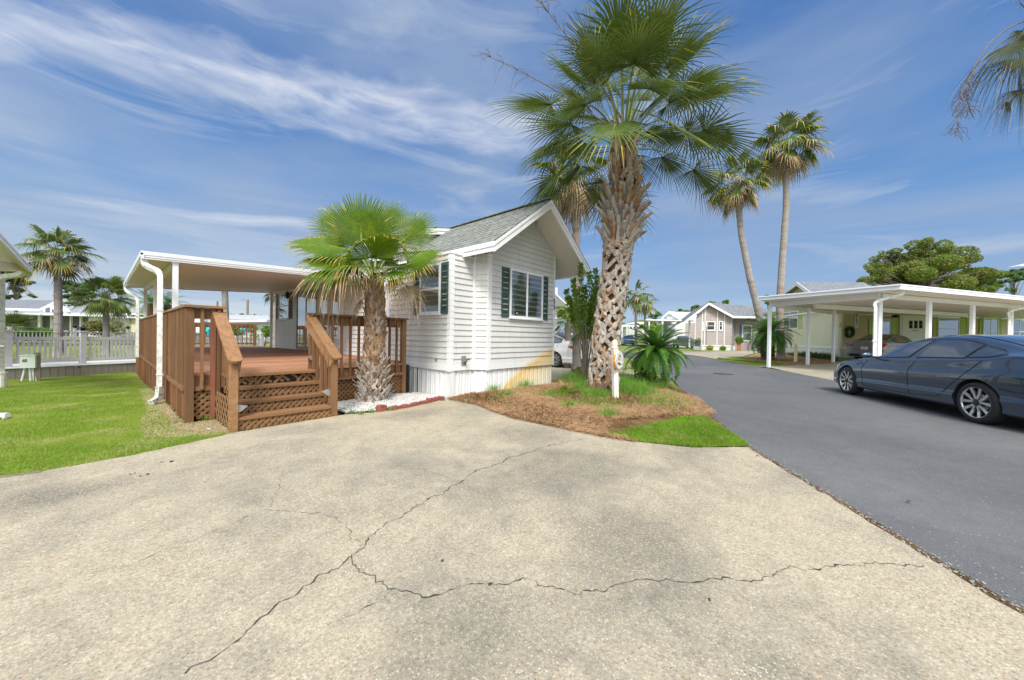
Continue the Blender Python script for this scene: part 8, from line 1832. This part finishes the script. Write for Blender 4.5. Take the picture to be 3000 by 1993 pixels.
for x_, y_, lb in ((1080, 745, 'turquoise patio chair seen left of the reddish post'), (1585, 745, 'turquoise patio chair beyond the back railing'), (1495, 750, 'white patio chair beside a turquoise one beyond the railing')):
    c = S7(x_, y_, -6); z0 = c.z-.35; tt = thing('patio_chair', lb, 'chair', (c.x, c.y, z0)); mt = M_teal if 'turq' in lb else M_trim
    m = MB(); m.obox((c.x, c.y, z0+.42), RT, FW, UP, .6, .55, .06); m.build('seat', mt, tt); m = MB()
    for i in range(5): m.obox(Vector((c.x, c.y, z0+.78))+RT*(-.24+.12*i)+FW*.25, RT, FW, UP, .10, .03, .75-.03*abs(i-2)); 
    m.build('backrest', mt, tt)
    for sx in (-1, 1): m = MB(); m.obox(Vector((c.x, c.y, z0+.3))+RT*.29*sx, RT, FW, UP, .06, .5, .6); m.build('arm', mt, tt)
bush(774, 975, 33, .9, .9, M_hedge, 'bright green bush beyond the right end of the back railing', 46, 900, .1); bush(683, 966, 34, .8, .7, M_leaf, 'small green bush beyond the middle of the back railing', 47, 700, .1)
# feather palm behind the canopy posts
C0 = dp(442, 890, 38); cycad(Vector((C0.x, C0.y, 0)), C0, 2.6, 30, 51, 'large feathery palm crown seen between the canopy posts', r=.4, nl=40, ll=.35, elmin=-5, name='feather_palm', cat='palm tree'); C0 = dp(495, 893, 40); cycad(Vector((C0.x, C0.y, 0)), C0, 2.2, 26, 52, 'second feathery palm crown right behind the canopy post', r=.4, nl=36, ll=.35, elmin=-5, name='feather_palm', cat='palm tree')
# street lamp pole
pb_ = g2(724, 1005, 50); pt_ = dp(725, 878, 50); SL = thing('street_lamp', 'wooden pole with curved street lamp arm beyond the back railing', 'street lamp', tuple(pb_)); m = MB(); m.tube([pb_, Vector((pb_.x, pb_.y, pt_.z))], .15, 8); m.build('pole', M_oldwood, SL); e_ = dp(708, 877, 50); m = MB(); m.tube(smooth([Vector((pb_.x, pb_.y, pt_.z-.4)), (Vector((pb_.x, pb_.y, pt_.z+.15))+e_)/2+UP*.2, e_]), .04, 6); m.build('arm', M_steel, SL); m = MB(); m.obox(e_-UP*.03, RT, FW, UP, .6, .25, .12); m.build('lamp_head', M_steel, SL)
pb_ = g2(636, 1005, 50); pt_ = dp(636.5, 883, 50); m = MB(); m.tube([pb_, Vector((pb_.x, pb_.y, pt_.z))], .12, 7); tag(m.build('utility_pole', M_oldwood), 'short bare pole top beyond the back railing', 'pole')
# ---------------------------------------------------------------- near left: neighbour's eave, pipe, utility box
NE = thing('carport', 'corner of the neighbouring white carport roof with downspout at the left edge', 'carport', (-6.2, 12.6, 0))
dN = 9.2; E_ = lambda x, y, k=0: dp(*(x/5.227, 650+y/5.227), dN+k)
tipx = E_(500, 735); inl = E_(-700, -560, -3.9); bkk = E_(-900, 700, 2.0)
m = MB(); t0 = UP*0; m.prism([tipx, inl, inl-UP*.10, tipx-UP*.09], (0, 0, 0), (bkk-tipx).normalized()*.04); m.build('fascia', M_alu, NE)
m = MB(); a0, a1 = tipx+UP*.02, inl+UP*.02; m.prism([a0, a1, a1-UP*.035, a0-UP*.035], (0, 0, 0), (RT*.02)); m.build('roof_edge', M_alu, NE)
m = MB(); m.add([tipx-UP*.06, inl-UP*.06, inl+(bkk-tipx)-UP*.06, bkk-UP*.06], [(0, 1, 2, 3)]); m.add([tipx+UP*.03, inl+UP*.03, inl+(bkk-tipx)+UP*.03, bkk+UP*.03], [(0, 1, 2, 3)]); m.build('ceiling', M_alu_d, NE)
m = MB(); m.bar(E_(330, 720), E_(-600, 430, -2.5)-UP*.08, .08, .14); m.build('beam', M_alu_d, NE)
ds_ = smooth([E_(350, 745), E_(335, 790), E_(270, 815), E_(120, 835), E_(30, 860), E_(8, 920), E_(8, 1050)], 5); ft = gp(6/5.6+2, 850+1400/5.6); lst = Vector((ds_[-1].x, ds_[-1].y, -.15)); m = MB(); m.tube(ds_+[lst], .062, 12, sq=True); m.build('downspout', M_gutter, NE)
m = MB(); m.tube([lst+UP*.95, lst+UP*.98], .08, 12, sq=True); m.tube([lst+UP*.28, lst-UP*.1], .105, 14); m.tube([lst+UP*.26, lst+UP*.29], .12, 14); m.build('drain_sleeve', M_gutter, NE)
# utility box on short legs with a wooden post
ub = dp(0+500/5.6, 850+1180/5.6, 10.7); UBX = thing('utility_box', 'pale green electric box on pipe legs before the boardwalk', 'utility box', (ub.x, ub.y, -.3))
c0 = dp(490/5.6, 850+1175/5.6, 10.7); m = MB(); ux = (RT*.86+FW*.5).normalized(); uy = Vector((-ux.y, ux.x, 0)); m.obox(c0, ux, uy, UP, .30, .22, .37); m.obox(c0+UP*.19, ux, uy, UP, .33, .25, .025); bx = m.build('box', M_elec, UBX)
for k, ch in enumerate('60'): g = MB(); glyph(g, ch, c0+uy*-.112+ux*(-.09+.045*k)-UP*.0, (ux.x, ux.y), .075, w=.4); g.build('box_number', M_black, bx)
for dx, ex in ((-.09, -.16), (0, .02), (.05, .10), (.09, .13)): m = MB(); m.tube([c0-UP*.18+ux*dx, Vector((c0.x, c0.y, -.32))+ux*ex], .026, 8); m.build('leg', M_elec, UBX)
wp = dp(612/5.6, 850+1200/5.6, 10.8); m = MB(); m.box(wp.x-.06, wp.x+.06, wp.y-.06, wp.y+.06, -.34, dp(600/5.6, 850+1028/5.6, 10.8).z); tag(m.build('wooden_post', M_oldwood), 'weathered square wooden post behind the pale green electric box', 'post')
# white sprinkler part at the left edge, board at drive edge, litter
q = gp(8, 1228); SPK = thing('drain_end', 'white plastic drain end lying in the lawn at the left edge', 'pipe', tuple(q)); m = MB(); m.tube([q+UP*.05-RT*.16, q+UP*.055+RT*.07], .035, 10, sq=True); m.build('pipe', M_gutter, SPK); m = MB(); m.tube([q+UP*.03+RT*.09+FW*-.05, q+UP*.03+RT*.11-FW*.05], .02, 8); m.build('cap', M_gutter, SPK)
q = gp(612, 1259); m = MB(); m.obox(q+UP*.012, RT, FW, UP, .05, .022, .012); tag(m.build('litter', M_peb), 'small white scrap of litter on the grass by the stairs', 'litter')
a, b = gp(-60, 1416), gp(122, 1390); m = MB(); m.bar(a+UP*.02, b+UP*.012, .035, .03); tag(m.build('edging_board', M_oldwood), 'weathered grey board between lawn and drive at left', 'board')
# ---------------------------------------------------------------- plaque post in the bed
q = gp(*c4(112, 1335)); q.z = zmulch(q.x, q.y); PD = q.dot(FW); pz = lambda y: dp(*c4(95, y), PD).z
SG = thing('plaque_post', 'white turned post with round cream and orange plaque in the mulch bed', 'sign post', tuple(q)); tw = .05
ux = (RT*.97+FW*.25).normalized(); uy = Vector((-ux.y, ux.x, 0)); M_pp = basic('stained_white_post', (.80, .79, .74), .5, .06, 5, alt=(.72, .56, .25), alts=2.6)
lean = RT*-.035; zt_ = pz(500); m = MB(); m.bar(q-UP*.05, Vector((q.x, q.y, zt_))+lean, .088, .088, ux); m.build('shaft', M_pp, SG)
h_ = pz(368)-zt_; tc_ = Vector((q.x, q.y, zt_))+lean; m = MB(); m.lathe([(.055, 0), (.062, .01), (.062, .03), (.05, .04), (.052, .05), (.056, .07), (.053, h_*.72), (.04, h_*.88), (.018, h_*.97), (.001, h_)], tc_, 16); m.build('finial', M_pp, SG, smooth=False)
pc = dp(*c4(160, 665), PD-.06); nrm = (-FW*.66+RT*.75).normalized(); sx_ = Vector((-nrm.y, nrm.x, 0)); R1 = .175
m = MB(); ring = [pc+sx_*R1*math.cos(t)+UP*R1*math.sin(t)*1.0 for t in [i*2*math.pi/28 for i in range(28)]]; n_ = nrm*.028; m.prism(ring, -n_, n_*.0); m.build('plaque_back', M_plaque, SG)
m = MB(); ring2 = [pc+n_*.6+sx_*R1*.93*math.cos(t)+UP*R1*.93*math.sin(t) for t in [i*2*math.pi/28 for i in range(28)]]; m.prism(ring2, -n_*.6, n_*.1); pq = m.build('plaque_face', M_plaque, SG)
def arc(t0, t1, ra, rb, off, mat, nme, par):
    m = MB(); k = 10; A1 = [pc+n_*off+sx_*R1*ra*math.cos(t0+(t1-t0)*i/k)+UP*R1*ra*math.sin(t0+(t1-t0)*i/k) for i in range(k+1)]; B1 = [pc+n_*off+sx_*R1*rb*math.cos(t0+(t1-t0)*i/k)+UP*R1*rb*math.sin(t0+(t1-t0)*i/k) for i in range(k+1)]; o2 = -n_*1.1
    for i in range(k): m.prism([A1[i], A1[i+1], B1[i+1], B1[i]], o2, (0, 0, 0))
    return m.build(nme, mat, par)
sgn = 1 if sx_.dot(RT) < 0 else -1; cl_ = 0 if sgn > 0 else math.pi
arc(cl_-.62, cl_-.10, .80, 1.1, .2, M_rust, 'plaque_rim', SG); arc(cl_+.06, cl_+1.15, .80, 1.1, .2, M_rust, 'plaque_rim', SG)
# raised marks on the plaque
m = MB()
for (a, b, h) in ((-.35, -.10, .05), (-.20, -.14, .05), (-.05, -.17, .045), (.1, -.21, .04), (.25, -.24, .04)): c0 = pc+n_*.75+sx_*R1*a*sgn*-1+UP*R1*(b-.2); m.obox(c0, sx_, nrm, UP, .018, .008, h*.6)
m.build('plaque_lettering', M_alloyd, pq)
m = MB(); m.tube([pc+n_*.8+sx_*R1*.2+UP*R1*.35, pc+n_*.8+UP*R1*.55, pc+n_*.8-sx_*R1*.3+UP*R1*.25], .008, 5); m.tube([pc+n_*.8-sx_*R1*.1+UP*R1*.05, pc+n_*.8-sx_*R1*.35+UP*R1*.15], .007, 5); m.build('plaque_emblem', M_alloyd, pq)
# white stick litter by the road, manhole, leaf on drive
q = gp(*c4(935, 1245)); m = MB(); m.tube([q+UP*.06-RT*.09, q+UP*.065, q+UP*.055+RT*.09], .009, 5); tag(m.build('fallen_stick', M_peb), 'pale stick lying on the mulch near the road edge', 'stick')
q = gp(*s3(620, 1552)); m = MB(); m.lathe([(.30, 0), (.30, .012), (.001, .013)], (q.x, q.y, q.z+.010), 24); m.lathe([(.34, .0), (.34, .004), (.305, .004)], (q.x, q.y, q.z+.0105), 24); tag(m.build('manhole_cover', basic('iron_cover', (.06, .055, .05), .7, .2, 12)), 'dark round manhole cover set in the asphalt road', 'manhole cover')
# ridge tip of another roof at the right edge
q = dp(2990, 778, 30); m = MB(); m.prism([q, q+RT*1.5+UP*.35, q+RT*1.5+UP*.2, q+UP*-.06], (0, 0, 0), FW*.8); m.box(q.x-.0+1.2, q.x+1.5, q.y-1.2, q.y-.9, 0, q.z); tag(m.build('roof_corner', M_alu), 'grey roof corner just entering the right edge above the carport', 'roof')
bpy.context.view_layer.update()
